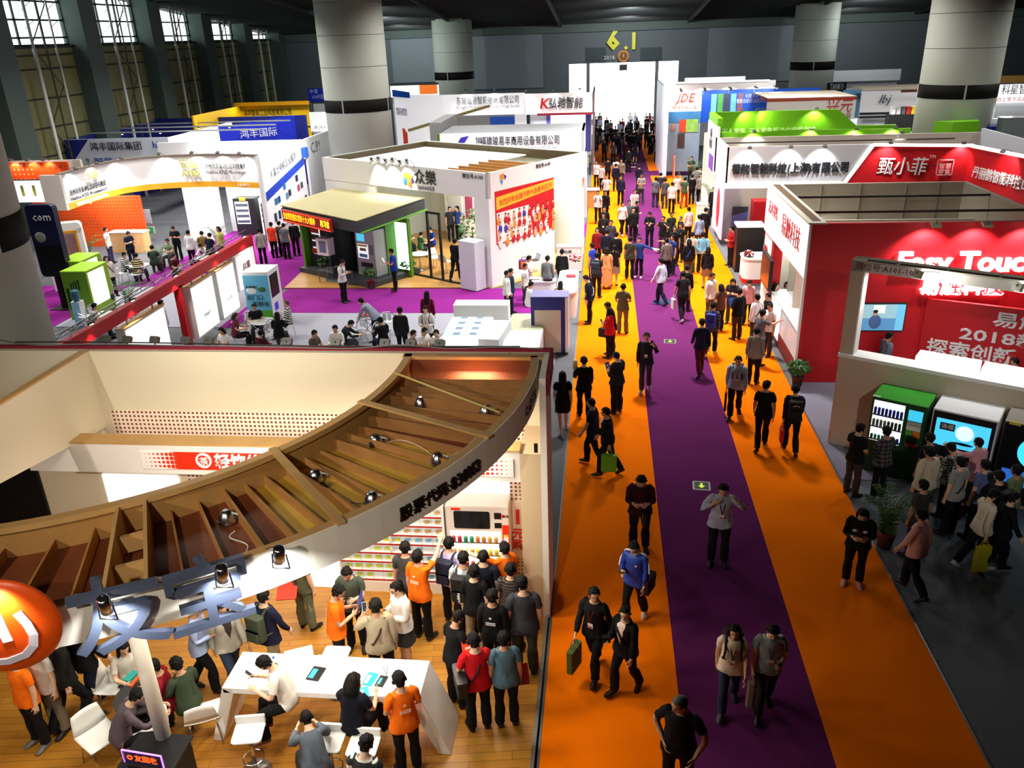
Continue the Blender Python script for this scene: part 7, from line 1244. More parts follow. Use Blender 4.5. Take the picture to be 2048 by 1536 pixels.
wpart(MB().slab([(-7.9, 44.57, 3.7), (-7.55, 44.57, 4.2), (-7.1, 44.57, 4.28), (-7.35, 44.57, 3.95), (-7.5, 44.57, 3.7)], (0, -.02, 0)).slab([(-8.4, 44.57, 3.95), (-7.9, 44.57, 3.8), (-7.5, 44.57, 3.72), (-7.9, 44.57, 3.66)], (0, -.02, 0)), 'bird_emblem', M((64, 50, 190), .5, 0), FJY)
side(FJY, 'blue_post', -2.0, 44.8, 45.1, 0, 2.9, M((30, 110, 226), .5, .05), .3); wall(FJY, 'back_wall', x0, -2, 49, 0, 3.1, BW); wall(FJY, 'grey_side', -9.4, -8.75, 45.5, 3.2, 4.9, M((156, 158, 160), .6), 5)
o = box_thing('tall_cabinet', 'black cabinet standing by the blue post at the aisle', 'cabinet', -1.78, -1.08, 42.9, 43.6, 0, 1.9, BLACK); o = box_thing('kiosk', 'white angular kiosk behind the black cabinet at the aisle', 'kiosk', -1.6, -.85, 43.9, 44.5, 0, 2.1, BW, r=.12)
area('booth_light', (-4.8, 44.0, 4.9), 5, 70, (1, 1, 1), rot=(R(-35), 0, 0), size_y=.4)
# boxes beyond it
x0, x1, z0, z1 = rect(905, 232, 1030, 262, 52); k = booth('grey backed booth box with timber edge behind the bird emblem booth', 52, -6); wall(k, 'grey_back', x0, x1, 52, 0, z1, M((150, 152, 154), .6)); wpart(MB().slab([(x0-2.4, 50, 4.0), (x0+2, 53.4, 5.0), (x0+2, 53.4, 5.15), (x0-2.4, 50, 4.15)], (.15, .1, 0)), 'timber_edge', M((150, 140, 90), .7, .4, 6), k); wall(k, 'blue_prints', x1-1.5, x1, 51.9, z0-.6, z1-.1, BLUE, .05)
# ---- right hand side beyond the lime booth
R5 = booth('booth of blue grey poster and red lettered header at the crossing', 57, 7)
x0, x1, z0, z1 = rect(1338, 178, 1402, 222, 57); wall(R5, 'white_header', x0, x1, 57, z0, z1, M((246, 246, 244), .5, .02, emit=.35)); wtext('JDE', ((x0+x1)/2, 56.95, z1-.6), (1, 0, 0), (0, 0, 1), .75, M((214, 60, 40), .5, 0), R5, bold=.02, width=1.3, shear=.3); wtext('精峰智能设备', ((x0+x1)/2, 56.95, z0+.25), (1, 0, 0), (0, 0, 1), .3, M((200, 60, 44), .5, 0), R5, width=1.6); wtext('Ke infrong', ((x0+x1)/2, 56.95, z0+.6), (1, 0, 0), (0, 0, 1), .2, M((200, 60, 44), .5, 0), R5, width=1.3)
wall(R5, 'poster', x0, x1, 57, .3, z0, M((136, 160, 180), .5, .3, .9)); wall(R5, 'poster_sky', x0, x1, 56.98, z0-.7, z0, M((60, 120, 170), .5, .2), .02); wall(R5, 'poster_picture', x0+.75, x1-.15, 56.97, z0-1.3, z0-.5, M((140, 190, 90), .5, .6, 3), .02); wall(R5, 'poster_picture', x0+.75, x0+1.2, 56.96, z0-1.3, z0-.5, M((190, 70, 40), .5, .3), .02); wpart(MB().ball((x0+.35, 56.97, z0-1.0), (.16, .02, .26), 10), 'poster_face', M((190, 130, 110), .5, .2), R5); wall(R5, 'poster_shelf', x0+.7, x0+1.15, 56.97, z0-2.3, z0-1.4, M((70, 56, 52), .5, .6, 6), .02)
bx0, bx1, bz0, bz1 = rect(1402, 182, 1545, 224, 57); wall(R5, 'blue_wall', bx0, bx1, 57.6, bz0-.6, bz1, M((26, 84, 196), .5, .12, 1, emit=.15)); wtext('中国首家\n智能自助终端服务商', (bx1-1.3, 57.55, bz1-.6), (1, 0, 0), (0, 0, 1), .3, M((206, 226, 250), .5, 0), R5, width=1.9)
for k in range(5): wall(R5, 'machine_print', bx0+.75+.42*k, bx0+1.1+.42*k, 57.55, bz0-.1, bz1-.25, M(((120, 200, 210), (90, 170, 70), (60, 66, 80), (110, 190, 190), (130, 90, 110))[k], .5, .3, 5), .02)
wall(R5, 'top_header', x0, bx1, 56.8, bz1+.05, bz1+.55, BW); wall(R5, 'lit_line', x0+.4, bx1-.4, 56.75, bz1+.5, bz1+.6, GLOWP, .05); side(R5, 'aisle_panel', x0-.35, 55.5, 64, 0, z1+.2, M((206, 214, 232), .5, .1, emit=.2)); wall(R5, 'aisle_post', x0-.12, x0+.02, 56.8, 0, z1, M((240, 246, 252), .4, 0, emit=.6))
for k, x in enumerate((4.9, 6.4, 8.0, 9.6, 10.8)): wpart(MB().box(x-.05, x+.05, 55.9, 56.9, bz1+.15, bz1+.22), 'boom', BLACK, R5); lamp((x, 55.9, bz1+.1), (x, 57, bz1-.8), 'spotlight on a black boom over the blue wall, %s from the left' % ('first', 'second', 'third', 'fourth', 'fifth')[k], 'spotlights over the blue wall', 60, 'arm', (1, 1, 1), 110)
t = thing('scissor_gate', (4.62, 55, 0), 'orange folding gate standing at the right carpet edge', 'gate'); mb = MB()
for k in range(4): mb.tube((0, .35*k, 0), (0, .35*(k+1), 1.5), .025, 5).tube((0, .35*(k+1), 0), (0, .35*k, 1.5), .025, 5)
mb.build('lattice', M((190, 90, 50), .5), t); MB().tube((0, 0, 0), (0, 0, 1.6), .04, 6).build('post', LGREY, t)
# booths beyond on the right
def simple(label, q, y, mat, low=BW, text=None, tm=None, tsz=.5, tw=None, cap=None):
    x0, x1, z0, z1 = rect(*q, y); k = booth(label, y, (x0+x1)/2); wall(k, 'fascia', x0, x1, y, z0, z1, mat); wall(k, 'lower_wall', x0+.1, x1-.1, y+.4, 0, z0, low)
    if cap: wall(k, 'cap', x0, x1, y-.03, z1-.1, z1+.05, cap, 2.5)
    if text: wtext(text, ((x0+x1)/2, y-.05, (z0+z1)/2), (1, 0, 0), (0, 0, 1), tsz, tm or INK, k, width=tw or (x1-x0)*.7, depth=.03)
    return k, x0, x1, z0, z1
k, x0, x1, z0, z1 = simple('white booth with red calligraphy behind the lime booth', (1535, 200, 1708, 238), 52, M((232, 226, 220), .5, .03), text=None, cap=M((170, 60, 40), .5)); wtext('兴元', (x0+4.1, 51.93, z0+.72), (1, 0, 0), (0, 0, 1), .8, M((196, 40, 34), .5, 0), k, width=1.5, shear=.15); wtext('上市企业', (x0+4.1, 51.93, z0+.2), (1, 0, 0), (0, 0, 1), .36, M((90, 40, 40), .5, 0), k, width=1.5); wall(k, 'roof', x0, x1, 52, z1+.03, z1+.1, GREIGE, 5)
simple('white lit roofs in the distance above the blue wall', (1370, 156, 1490, 166), 72, GLOWP); simple('blue booth between the far right column and the blue wall', (1535, 178, 1640, 186), 62, M((30, 90, 200), .5, .1, emit=.3)); simple('long white roofline behind the far right column', (1660, 142, 1800, 160), 74, BW)
simple('black booth with white capital letters right of the far column', (1655, 166, 1692, 182), 68, M((24, 24, 28), .5), M((60, 60, 66), .5), 'TANKO', WHITE, .6); simple('pale blue booth edge beside the black lettered one', (1688, 180, 1722, 236), 60, M((120, 180, 226), .5, .05), GLOWP)
k, x0, x1, z0, z1 = simple('white booth with slanted dark emblem and twin black stripes', (1725, 178, 1850, 236), 57, M((240, 240, 244), .5, .02), text=None, cap=GREIGE); wtext('lbj', (x0+1.4, 56.93, z0+1.2), (1, 0, 0), (0, 0, 1), .75, M((60, 62, 90), .5, 0), k, width=.75, shear=.3); wall(k, 'black_stripe', x0, x0+2.4, 56.95, z0+.08, z0+.2, INK, .05); wall(k, 'black_stripe', x0, x0+2.4, 56.95, z0+.3, z0+.42, INK, .05); wall(k, 'rail', x1-2.0, x1, 56, z1-.2, z1-.05, M((90, 50, 40), .5))
for j, c in enumerate(((226, 226, 226), (200, 200, 200), (90, 90, 90), (190, 40, 40), (240, 200, 40))): box_thing('crate', 'crate on the black shelf right of the twin striped booth, %s from the left' % ('first', 'second', 'third', 'fourth', 'fifth')[j], 'crate', *(lambda a, b: (a.x, b.x))(PY(1786+10*j, 205, 50), PY(1794+10*j, 205, 50)), 50, 50.4, 4.32, 4.72, M(c, .5, .1), r=.02)
a, b = PY(1780, 210, 50), PY(1846, 228, 50); sh = thing('display_shelf', ((a.x+b.x)/2, 50.2, 0), 'black shelf rack carrying coloured crates', 'shelf'); w = (b.x-a.x)/2; MB().box(-w, w, -.3, .3, 3.4, 4.32).build('rack', BLACK, sh); MB().box(-w, -w+.1, -.3, .3, 0, 3.4).build('post', BLACK, sh); MB().box(w-.1, w, -.3, .3, 0, 3.4).build('post', BLACK, sh)
k, x0, x1, z0, z1 = simple('white booth with black and red text at the right edge', (1992, 170, 2075, 204), 46, GLOWP, text=None); wtext('科星智能', (x0+1.1, 45.93, z0+.6), (1, 0, 0), (0, 0, 1), .5, INK, k, width=1.6); wtext('自上至下品质可靠', (x0+1.1, 45.93, z0+.15), (1, 0, 0), (0, 0, 1), .22, M((200, 40, 60), .5, 0), k, width=1.9)
simple('timber topped roof at the right edge behind the big column', (1996, 152, 2075, 164), 60, M((150, 110, 50), .7, .4, 6)); k, *_ = simple('white and blue booth wall under the right edge sign', (1960, 238, 2060, 270), 42.5, BW)
x0, x1, z0, z1 = rect(1965, 254, 2010, 272, 42.3); wall(k, 'blue_panel', x0, x1, 42.3, z0, z1, M((20, 50, 170), .5)); o = box_thing('draped_box', 'grey plastic draped box at the right edge', 'box', *(lambda a, b: (a.x, b.x))(PY(2005, 236, 41.5), PY(2066, 236, 41.5)), 41.5, 42.2, 0, PY(2005, 236, 41.5).z, M((120, 128, 130), .3, .15), r=.25)
for x, y, z in ((16, 50, 5.2), (12, 54, 5.4), (20, 55, 5.6), (18, 44.8, 5.0)): area('booth_light', (x, y-1.2, z), 3, 130, (1, .98, .95), rot=(R(-25), 0, 0), size_y=.6)
for y in (63, 70, 76): spot('far_wall_fill', (2, y, roofz(y)-.9), (2, 82, 7), 850, 150, (.95, 1, 1), .8, .1); spot('far_wall_fill', (-18, y, roofz(y)-.9), (-18, 82, 6), 800, 150, (.9, 1, .98), .8, .1); spot('far_wall_fill', (20, y, roofz(y)-.9), (22, 82, 6), 500, 150, (.95, 1, 1), .8, .1)  # spots added under the roof to brighten the far wall
# ---------------------------------------------------------------- people
BK, NV, DG, GR, WH = (22, 22, 24), (26, 30, 50), (60, 62, 64), (130, 132, 136), (232, 230, 226)
LB, OR, RD, KH, OL, BG = (172, 188, 216), (252, 112, 18), (196, 22, 32), (150, 132, 100), (84, 84, 60), (206, 196, 172)
JN, BL, MR, TL, PK, BR = (48, 58, 82), (36, 52, 150), (74, 24, 36), (84, 116, 130), (226, 170, 176), (92, 66, 48)
STB = stripes('black_white_stripe', ((24, 24, 26), (226, 226, 224)), .07); STY = stripes('yellow_black_stripe', ((40, 38, 34), (226, 206, 150)), .09); STD = stripes('dark_stripe', ((40, 34, 32), (86, 76, 70)), .05); PLD = stripes('dark_plaid', ((34, 34, 38), (96, 92, 92)), .09, 'Z', plaid='X'); PLW = stripes('white_plaid', ((60, 64, 70), (226, 226, 226)), .16, 'Z', plaid='X'); CHK = stripes('check_cloth', ((28, 28, 30), (190, 190, 186)), .06, 'Z', plaid='X')
CAM = M((70, 80, 66), .85, .7, 22); FLO = M((110, 40, 50), .85, .8, 26)
# -- aisle, near part
a = person(1362, 1393, 205, 'hip', BK, BK, 'person with shaved head in black tee with pale piping, nearest in the aisle', 1.70, hair='crop', haircol=HAIRG, fat=1.16, extra='')
a = person(1470, 1250, 188, 'walk', (226, 214, 190), JN, 'person in cream shirt with black backpack straps and lanyard walking on purple', 1.58, hair='bob', extra='badge:24,24,40', shoes=(70, 74, 84)); backpack(a, BK, 'black backpack worn by the person in the cream shirt')
a = person(1548, 1250, 182, 'walkphone', (150, 164, 166), (44, 44, 40), 'person in pale blue grey tee with blue lanyard holding a phone, walking on purple', 1.66, extra='badge:40,44,110', mod=dict(aR=((.13, .05, -1), (.03, .2, -1)), aL=((.16, .12, -1), (-.4, .85, .25)))); phone(a, 'L', 'phone held at the chest by the pale blue grey tee'); bag(a, 'R', (170, 150, 140), 'slim pale paper bag hanging beside the pale blue grey tee', .1, .42, .1)
a = person(1188, 1176, 205, 'walk2', BK, BK, 'person in black jacket with two badges and glasses carrying a green bag', 1.68, 'l', extra='badge glasses', mod=dict(head=(4, -40))); bag(a, 'R', (72, 92, 44), 'dark green shopping bag of the person in black with two badges', .34, .4, .1)
a = person(1250, 1214, 222, 'walkphone', BK, BK, 'person in black with cream cardigan and long hair holding a camera', 1.60, 'l', 'tail', extra='glasses strap:20,20,22', jacket=1, under=(226, 206, 190), mod=dict(head=(2, -30))); box_thing('camera', 'small black camera held by the person in the cream cardigan', 'camera', *(lambda p: (p.x-.06, p.x+.06, p.y-.04, p.y+.04, p.z, p.z+.08))(a['handR']), BK, None, .01); tag(MB().slab([a['world']((.12, .0, 1.4), 'chest'), a['world']((.22, -.02, .75), 'pelvis'), a['world']((.1, -.14, .72), 'pelvis'), a['world']((.02, -.15, 1.38), 'chest')], (.02, .01, 0)).build('draped_coat', M((206, 186, 172), .8, .1)), 'pale coat draped over the arm of the person with the camera', 'coat')
a = person(1268, 1083, 205, 'walkphone', M((34, 60, 150), .5, .1), BK, 'person in blue zip track jacket with white shoulder stripes looking at a phone', 1.66, 'l', shoes=(220, 212, 190), extra='logo'); phone(a, 'R', 'phone in front of the blue track jacket'); sidebag(a, 'L', BK, 'dark shoulder bag on the hip of the blue track jacket')
for s in (1, -1):
    w = a['world']; mb = MB().path([w((s*.09, -.02, 1.455), 'chest'), w((s*.17, -.012, 1.452), 'chest'), w(J['sh'+'RL'[s < 0]]+ARM*(s, 1, 1)*.12+np.array((s*.055, 0, .03)), 'sh'+'RL'[s < 0]), w(J['el'+'RL'[s < 0]]+np.array((s*.05, 0, .03)), 'sh'+'RL'[s < 0])], .014, 6); o = mb.build('sleeve_stripe', WHITE); o.parent = a['obj']; o.matrix_parent_inverse = a['m4'].inverted()
a = person(1283, 950, 182, 'phone', stripes('maroon_knit', ((66, 16, 28), (52, 14, 24)), .05), BK, 'person in dark maroon sweater with badge gripping a phone in both hands', 1.68, 'l', extra='badge', fat=1.12); phone(a, 'R', 'phone gripped in front of the maroon sweater'); bag(a, 'L', BK, 'black bag with white mark hanging before the maroon sweater', .2, .3, .08, mark=(200, 200, 200))
person(1447, 968, 184, 'collar', (176, 182, 204), BK, 'person in pale lilac shirt adjusting the collar on the purple carpet', 1.72, 'l', extra='badge', fat=1.08)
a = person(1728, 1017, 196, 'phone', BK, BK, 'person in black hooded top with white flower print and wide trousers at the carpet edge', 1.60, 'l', 'bob', extra='badge', shoes=(206, 150, 140), fat=1.1); phone(a, 'R', 'phone held by the person in the flower printed black hooded top')
for s in (1, -1): o = MB().ball(a['world']((s*.08, .13, 1.25), 'chest'), (.05, .02, .03), 8).build('flower_print', WHITE); o.parent = a['obj']; o.matrix_parent_inverse = a['m4'].inverted()
person(1845, 1018, 318, 'walk', (214, 160, 150), BK, 'person in pinkish shirt walking away to the left past the palm', 1.68, 'l')
a = person(1990, 978, 75, 'walk', (216, 208, 186), BK, 'person in long cream shirt and white shoes carrying a yellow bag', 1.66, 'l', shoes=(232, 232, 232), mod=dict(head=(26, 0))); bag(a, 'R', (206, 196, 30), 'bright yellow plastic bag of the person in white shoes', .28, .5, .1)
person(2030, 985, 95, 'walk2', BK, BK, 'person in black striding behind the yellow bag carrier', 1.66, 'l')
a = person(1477, 712, 190, 'walk', LB, BK, 'person in light blue shirt with backpack straps coming down the orange strip', 1.68, 'l', extra='badge:30,36,80', fat=1.08); backpack(a, NV, 'navy backpack of the person in light blue shirt'); bag(a, 'R', (60, 20, 30), 'dark folded coat in the hand of the light blue shirt', .12, .5, .06)
a = person(1535, 761, 8, 'walk', BK, BK, 'person in black tee walking away, left of the backpack wearer', 1.72, mod=dict(head=(2, 50)))
a = person(1593, 769, 4, 'walk2', NV, BK, 'person with black backpack walking away on the right carpet edge', 1.70, 'l'); backpack(a, BK, 'black backpack with white arc on the walker at the right carpet edge', (230, 230, 230)); bag(a, 'L', (206, 34, 30), 'small red shopping bag between the two walkers in black', .24, .32, .08)
person(1515, 655, 20, 'stand', (120, 116, 112), BK, 'person in grey jumper with black collar standing by the display fridge', 1.66, 'l')
person(1405, 637, 350, 'walk', NV, MR, 'person in dark navy coat and maroon trousers walking away', 1.70, 'l')
a = person(1294, 665, 185, 'call', (34, 36, 44), (56, 64, 70), 'person in dark jacket on the phone at the purple edge', 1.72, 'l', extra='badge:40,40,50', shoes=(170, 170, 176)); phone(a, 'L', 'phone held to the ear of the person in the dark jacket')
a = person(1168, 713, 352, 'walk2', BK, BK, 'person in black suit from behind holding up a jar by the rear wall', 1.72, 'l', mod=dict(aL=((.2, .3, -1), (-.1, .7, .5)))); o = MB().lathe([(.06, -.13), (.065, -.12), (.065, .1), (.04, .13)], n=14).mat(0).build('glass_jar', M((206, 186, 120), .3, .4, 20)); o.location = a['handL']+Vector((0, 0, .06)); tag(o, 'patterned jar held up by the person in the black suit', 'jar')
a = person(1233, 703, 310, 'hold', (34, 40, 48), BK, 'person in dark slate suit holding leaflets, seen from the side', 1.70, 'l', 'crop', fat=1.1); folder(a, 'R', (60, 56, 120), 'blue and white leaflets of the person in the slate suit', .16, .24, (230, 230, 230))
person(1183, 797, 282, 'walk', NV, BK, 'person in navy polo striding left beside the green bag', 1.68)
a = person(1212, 815, 276, 'walk2', BK, BK, 'person in black suit with white collar carrying the bright green bag', 1.66, 'l', jacket=1); bag(a, 'L', (96, 170, 30), 'bright green shopping bag on the orange carpet', .34, .4, .1)
person(1125, 743, 352, 'walk', BK, BK, 'person with long hair in black skirt by the booth side wall', 1.62, 's', 'long', skirt=.62, shoes=(216, 206, 206))
a = person(1219, 615, 300, 'hold', RD, BK, 'person in red jacket reading a tablet on the orange strip', 1.60, 'l', 'bob'); phone(a, 'R', 'tablet held by the person in the red jacket', (40, 40, 44)); bag(a, 'L', BK, 'black handbag of the person in the red jacket', .26, .26, .1)
person(1216, 604, 250, 'lookdown', BK, BK, 'person in black leaning in behind the red jacket', 1.74, 'l')
person(1247, 567, 8, 'cross', OL, (110, 96, 70), 'person in olive shirt and khaki trousers with folded arms, seen from behind', 1.70)
person(1172, 550, 275, 'lookdown', NV, BK, 'person in dark suit leaning on the white counter end', 1.72, 'l', extra='strap:200,200,200')
person(1322, 516, 305, 'walk', (190, 204, 236), NV, 'person in pale blue dress shirt crossing the purple carpet', 1.70, 'l')
a = person(1367, 542, 345, 'walk', (32, 32, 40), BK, 'person in black top walking away with a white bag on purple', 1.72, shoes=(200, 200, 206)); bag(a, 'L', (226, 222, 222), 'white paper bag beside the person in black on purple', .26, .34, .1)
person(1375, 530, 20, 'stand', BK, NV, 'person in black standing behind the white bag carrier', 1.66, 'l')
# -- group by the red booth
person(1466, 557, 200, 'phone', (50, 52, 62), DG, 'person in dark vest over white tee looking down, by the rounded desk', 1.60, hair='bob')
person(1443, 568, 330, 'stand', BR, BK, 'person with short hair in brown dress top near the desk', 1.60, 's', 'bob')
a = person(1480, 577, 330, 'hold', BK, (50, 46, 40), 'person in black jacket with yellow lanyard holding blue papers', 1.68, 'l', extra='badge:226,180,40', jacket=1, mod=dict(head=(10, 50))); folder(a, 'L', (36, 70, 160), 'blue papers of the person with the yellow lanyard')
person(1499, 560, 200, 'lookdown', PK, BK, 'person in pink shirt bending over by the desk', 1.60, 'l')
person(1516, 588, 330, 'stand', (226, 230, 232), DG, 'person in white shirt with dark cross strap by the fridge', 1.66, 'l', extra='strap:30,34,50')
person(1537, 586, 250, 'stand', BK, BK, 'person in black at the fridge behind the staff in white', 1.62, 'l'); person(1541, 606, 230, 'stand', WH, DG, 'person in white tee with badge facing out beside the fridge', 1.66, extra='badge:200,200,200')
person(1526, 619, 60, 'reach', (96, 98, 108), (60, 60, 58), 'person in grey polo reaching into the display fridge', 1.70)
person(1425, 546, 140, 'stand', WH, (90, 84, 70), 'person in white shirt standing by the right carpet edge near the desk', 1.68, 'l')
a = person(1428, 604, 20, 'walk', PLD, BK, 'person in dark checked shirt walking with blue backpack', 1.68, 'l', shoes=(190, 190, 60)); backpack(a, BL, 'blue backpack on the checked shirt')
person(1552, 566, 120, 'stand', (206, 196, 176), BK, 'person with long hair in beige behind the display fridge', 1.60, 's', 'long'); person(1575, 563, 180, 'sit', BK, BK, 'person with dark bob seated deep in the red booth', 1.60, 'l', 'bob')
person(1464, 452, 250, 'hold', (150, 20, 28), BK, 'person in dark red shirt by the tall black cabinet', 1.68, 'l')
person(1780, 664, 75, 'walk', (96, 106, 122), NV, 'person in grey shirt with bag walking inside the red booth', 1.70, 'l', extra='strap:26,28,40', jacket=1, under=(40, 44, 60)); person(2032, 716, 280, 'sit', (226, 200, 206), DG, 'person in pale pink at the right edge behind the lit counters', 1.64, 'l')
# -- crowd before the three machines
FR = 330
person(1722, 847, 60, 'cross', BK, (70, 60, 52), 'person in black tee and brown trousers at the left end of the machine crowd', 1.66)
person(1776, 853, 335, 'cross', PLD, BK, 'person in dark plaid shirt facing the green machine', 1.66, 'l'); person(1863, 866, FR, 'stand', NV, BK, 'person in dark navy between the green and white machines', 1.68)
person(1862, 893, FR, 'stand', (206, 194, 166), (46, 40, 36), 'stout person in beige shirt before the green machine', 1.70, 'l', fat=1.14); person(1905, 886, FR, 'phone', CHK, BK, 'person in black and white checked shirt facing the white machine', 1.62, 'l')
person(1960, 875, FR, 'reachL', (222, 156, 166), DG, 'person in pink shirt touching the blue screen', 1.70, 'l', 'crop'); a = person(1924, 914, FR, 'stand', (150, 152, 150), BK, 'person in grey tee with dark cross strap in the machine crowd', 1.68, extra='strap:20,20,22'); bag(a, 'R', (170, 40, 60), 'dark red bag of the grey tee in the machine crowd', .2, .34, .08)
person(1974, 920, FR, 'stand', (96, 104, 150), BK, 'person in blue shirt behind the pink one', 1.66); a = person(2002, 942, FR, 'stand', BK, BK, 'person in black with backpack at the black machine', 1.66); backpack(a, (22, 26, 36), 'dark backpack at the black machine', (226, 226, 226)); person(2037, 930, 320, 'stand', (110, 130, 84), JN, 'person in green tee with dark strap at the right edge', 1.70, extra='strap:24,26,24')
person(1850, 960, 335, 'stand', (60, 60, 58), DG, 'person in dark grey mostly hidden behind the beige shirt', 1.62)
# -- middle of the aisle, (head px, heading, pose, top, bottom, label, height, options)
def rows(L, **common):
    for r in L:
        k = dict(common); k.update(r[7] if len(r) > 7 else {}); person(r[0], r[1], r[2], r[3], r[4], r[5], r[6], k.pop('h', 1.66), **k)
a = person(1196, 381, 182, 'walk', WH, BK, 'person in white tee with backpack straps coming down the left strip', 1.66); backpack(a, NV, 'dark backpack of the white tee coming down the left strip')
rows([
 (1211, 381, 180, 'walk', BK, BK, 'person in black beside the white tee with backpack straps', {'sleeve': 'l'}),
 (1209, 413, 185, 'stand', BK, BK, 'person in black jacket behind the badge wearer on the left strip', {'sleeve': 'l'}),
 (1207, 426, 185, 'stand', (30, 30, 34), BK, 'person in black with white badge on the left orange strip', {'sleeve': 'l', 'extra': 'badge:60,60,70'}),
 (1246, 404, 150, 'walk', (226, 226, 222), BK, 'person in white tee with crossed arms striding by the purple edge', {'hair': 'tail', 'h': 1.62, 'shoes': (210, 210, 210)}),
 (1270, 379, 170, 'walk2', (206, 206, 204), BK, 'person in pale shirt and dark vest on the purple carpet', {'sleeve': 'l'}),
 (1274, 402, 120, 'hold', BK, BK, 'person in black turning on the purple carpet left side', {'sleeve': 'l'}),
 (1300, 423, 190, 'phone', (28, 30, 40), NV, 'person in dark suit holding papers in the middle of the purple carpet', {'sleeve': 'l', 'extra': 'badge:60,60,90', 'h': 1.7}),
 (1283, 347, 182, 'hold', (140, 136, 128), DG, 'person in grey beige tee reading on the purple carpet', {}),
 (1242, 351, 184, 'stand', NV, BK, 'person in dark navy near the left edge of the purple carpet', {'sleeve': 'l'}),
 (1213, 350, 186, 'photo', (206, 208, 212), BK, 'person in grey white jacket raising both hands on the left strip', {'sleeve': 'l'}),
 (1312, 354, 10, 'stand', (86, 92, 104), JN, 'person in slate tee and jeans seen from behind', {}),
 (1331, 356, 350, 'stand', (70, 72, 76), DG, 'person in dark grey with bag seen from behind by the slate tee', {}),
 (1345, 364, 4, 'stand', (226, 220, 214), BK, 'person in white tee seen from behind on the right strip', {}),
 (1371, 354, 20, 'walk', (60, 80, 58), (150, 40, 44), 'person in green top and red wrap on the right strip', {}),
 (1385, 349, 340, 'hold', BK, BK, 'person in black beside the white pedestal with flowers', {'sleeve': 'l'}),
 (1428, 374, 200, 'stand', BK, BK, 'person in black suit by the dark palm', {'sleeve': 'l'}),
 (1412, 415, 10, 'stand', BK, BK, 'person in black suit from behind at the right carpet edge', {'sleeve': 'l'}),
 (1399, 429, 340, 'stand', (136, 156, 196), DG, 'person in mid blue shirt beside the black suit at the right edge', {'sleeve': 'l'}),
 (1378, 414, 330, 'stand', (222, 204, 202), BK, 'person in pinkish white shirt seen from behind', {'sleeve': 'l'}),
 (1361, 431, 250, 'stand', BK, BK, 'person with shaved head in black tee in the aisle group', {'hair': 'crop', 'haircol': HAIRG}),
 (1344, 424, 160, 'stand', (30, 40, 34), BK, 'person in black printed tee at the centre of the aisle group', {}),
 (1327, 432, 200, 'photo', BK, (60, 60, 50), 'person in black tee taking a picture at the purple edge', {}),
 (1362, 446, 210, 'stand', (26, 30, 28), BK, 'person in black tee with light print in the aisle group', {'extra': 'logo'}),
 (1350, 452, 190, 'stand', BK, BK, 'person in dark top behind the blue staff with the roll', {}),
 (1407, 464, 8, 'behind', (110, 176, 206), BK, 'person in sky blue shirt with hands behind the back', {'sleeve': 'l', 'fat': 1.1}),
 (1385, 464, 10, 'stand', (206, 196, 180), DG, 'person in cream top with backpack beside the sky blue shirt', {'sleeve': 'l'}),
 (1417, 494, 6, 'stand', BK, (120, 84, 52), 'person with dark bob in black top and brown skirt', {'hair': 'bob', 'skirt': .55, 'sleeve': 'l', 'h': 1.6}),
 (1379, 478, 350, 'stand', BK, (90, 80, 60), 'person in long black coat with blue strap', {'sleeve': 'l', 'extra': 'strap:60,70,180', 'hair': 'bob'}),
 (1346, 470, 240, 'point', (36, 50, 110), NV, 'person in blue staff shirt leaning with outstretched arm right of the roll', {'hair': 'tail', 'h': 1.6}),
 (1334, 476, 340, 'stand', (104, 96, 96), BK, 'person in taupe shirt with back turned on the purple carpet', {'sleeve': 'l', 'shoes': (200, 196, 190)}),
 (1279, 475, 200, 'point', (34, 56, 120), BK, 'person in blue sweater pointing with a white paper roll', {'sleeve': 'l', 'hair': 'tail', 'h': 1.62, 'shoes': (214, 200, 196), 'mod': {'aL': ((.95, .2, -.25), (.95, .2, -.2)), 'aR': DOWN}}),
 (1261, 473, 8, 'stand', (54, 58, 46), BK, 'person in dark olive tee with back turned on the left strip', {'extra': 'strap:30,30,26', 'h': 1.72}),
 (1233, 464, 5, 'stand', BK, BK, 'person in black suit from behind, right of the navy one', {'sleeve': 'l', 'h': 1.7}),
 (1214, 458, 8, 'stand', NV, BK, 'person in dark navy suit from behind on the left strip', {'sleeve': 'l', 'h': 1.7}),
 (1195, 455, 180, 'stand', (120, 24, 30), BK, 'person in dark red and black top by the left carpet edge', {'sleeve': 'l', 'hair': 'bob'}),
 (1229, 490, 352, 'stand', BK, (120, 104, 84), 'person in black top and patterned skirt on the left strip', {'hair': 'tail', 'skirt': .58, 'h': 1.62}),
 (1214, 495, 10, 'stand', (214, 160, 104), (206, 150, 96), 'person in apricot dress with curly dark hair', {'hair': 'bob', 'skirt': .2, 'h': 1.62}),
 (1184, 486, 300, 'stand', (44, 60, 190), NV, 'person in bright blue tee at the long aisle counter', {}),
 (1267, 415, 170, 'stand', BK, BK, 'person in black behind the turning one on purple', {'sleeve': 'l'}),
 (1222, 440, 182, 'stand', (60, 60, 66), BK, 'person in dark grey between the badge wearer and the suits', {'sleeve': 'l'}),
 (1259, 400, 175, 'stand', (90, 90, 96), BK, 'person in grey partly hidden by the pale shirt', {}),
 (1322, 345, 5, 'stand', (44, 46, 50), BK, 'person in charcoal with back turned farther up the purple edge', {}),
 (1356, 348, 160, 'stand', (206, 200, 196), DG, 'person in off white near the pedestal crowd', {}),
])
a = person(1194, 505, 15, 'stand', (36, 44, 46), BK, 'person in dark green tee with navy backpack on the left strip', 1.72); backpack(a, (30, 46, 66), 'navy backpack on the dark green tee')
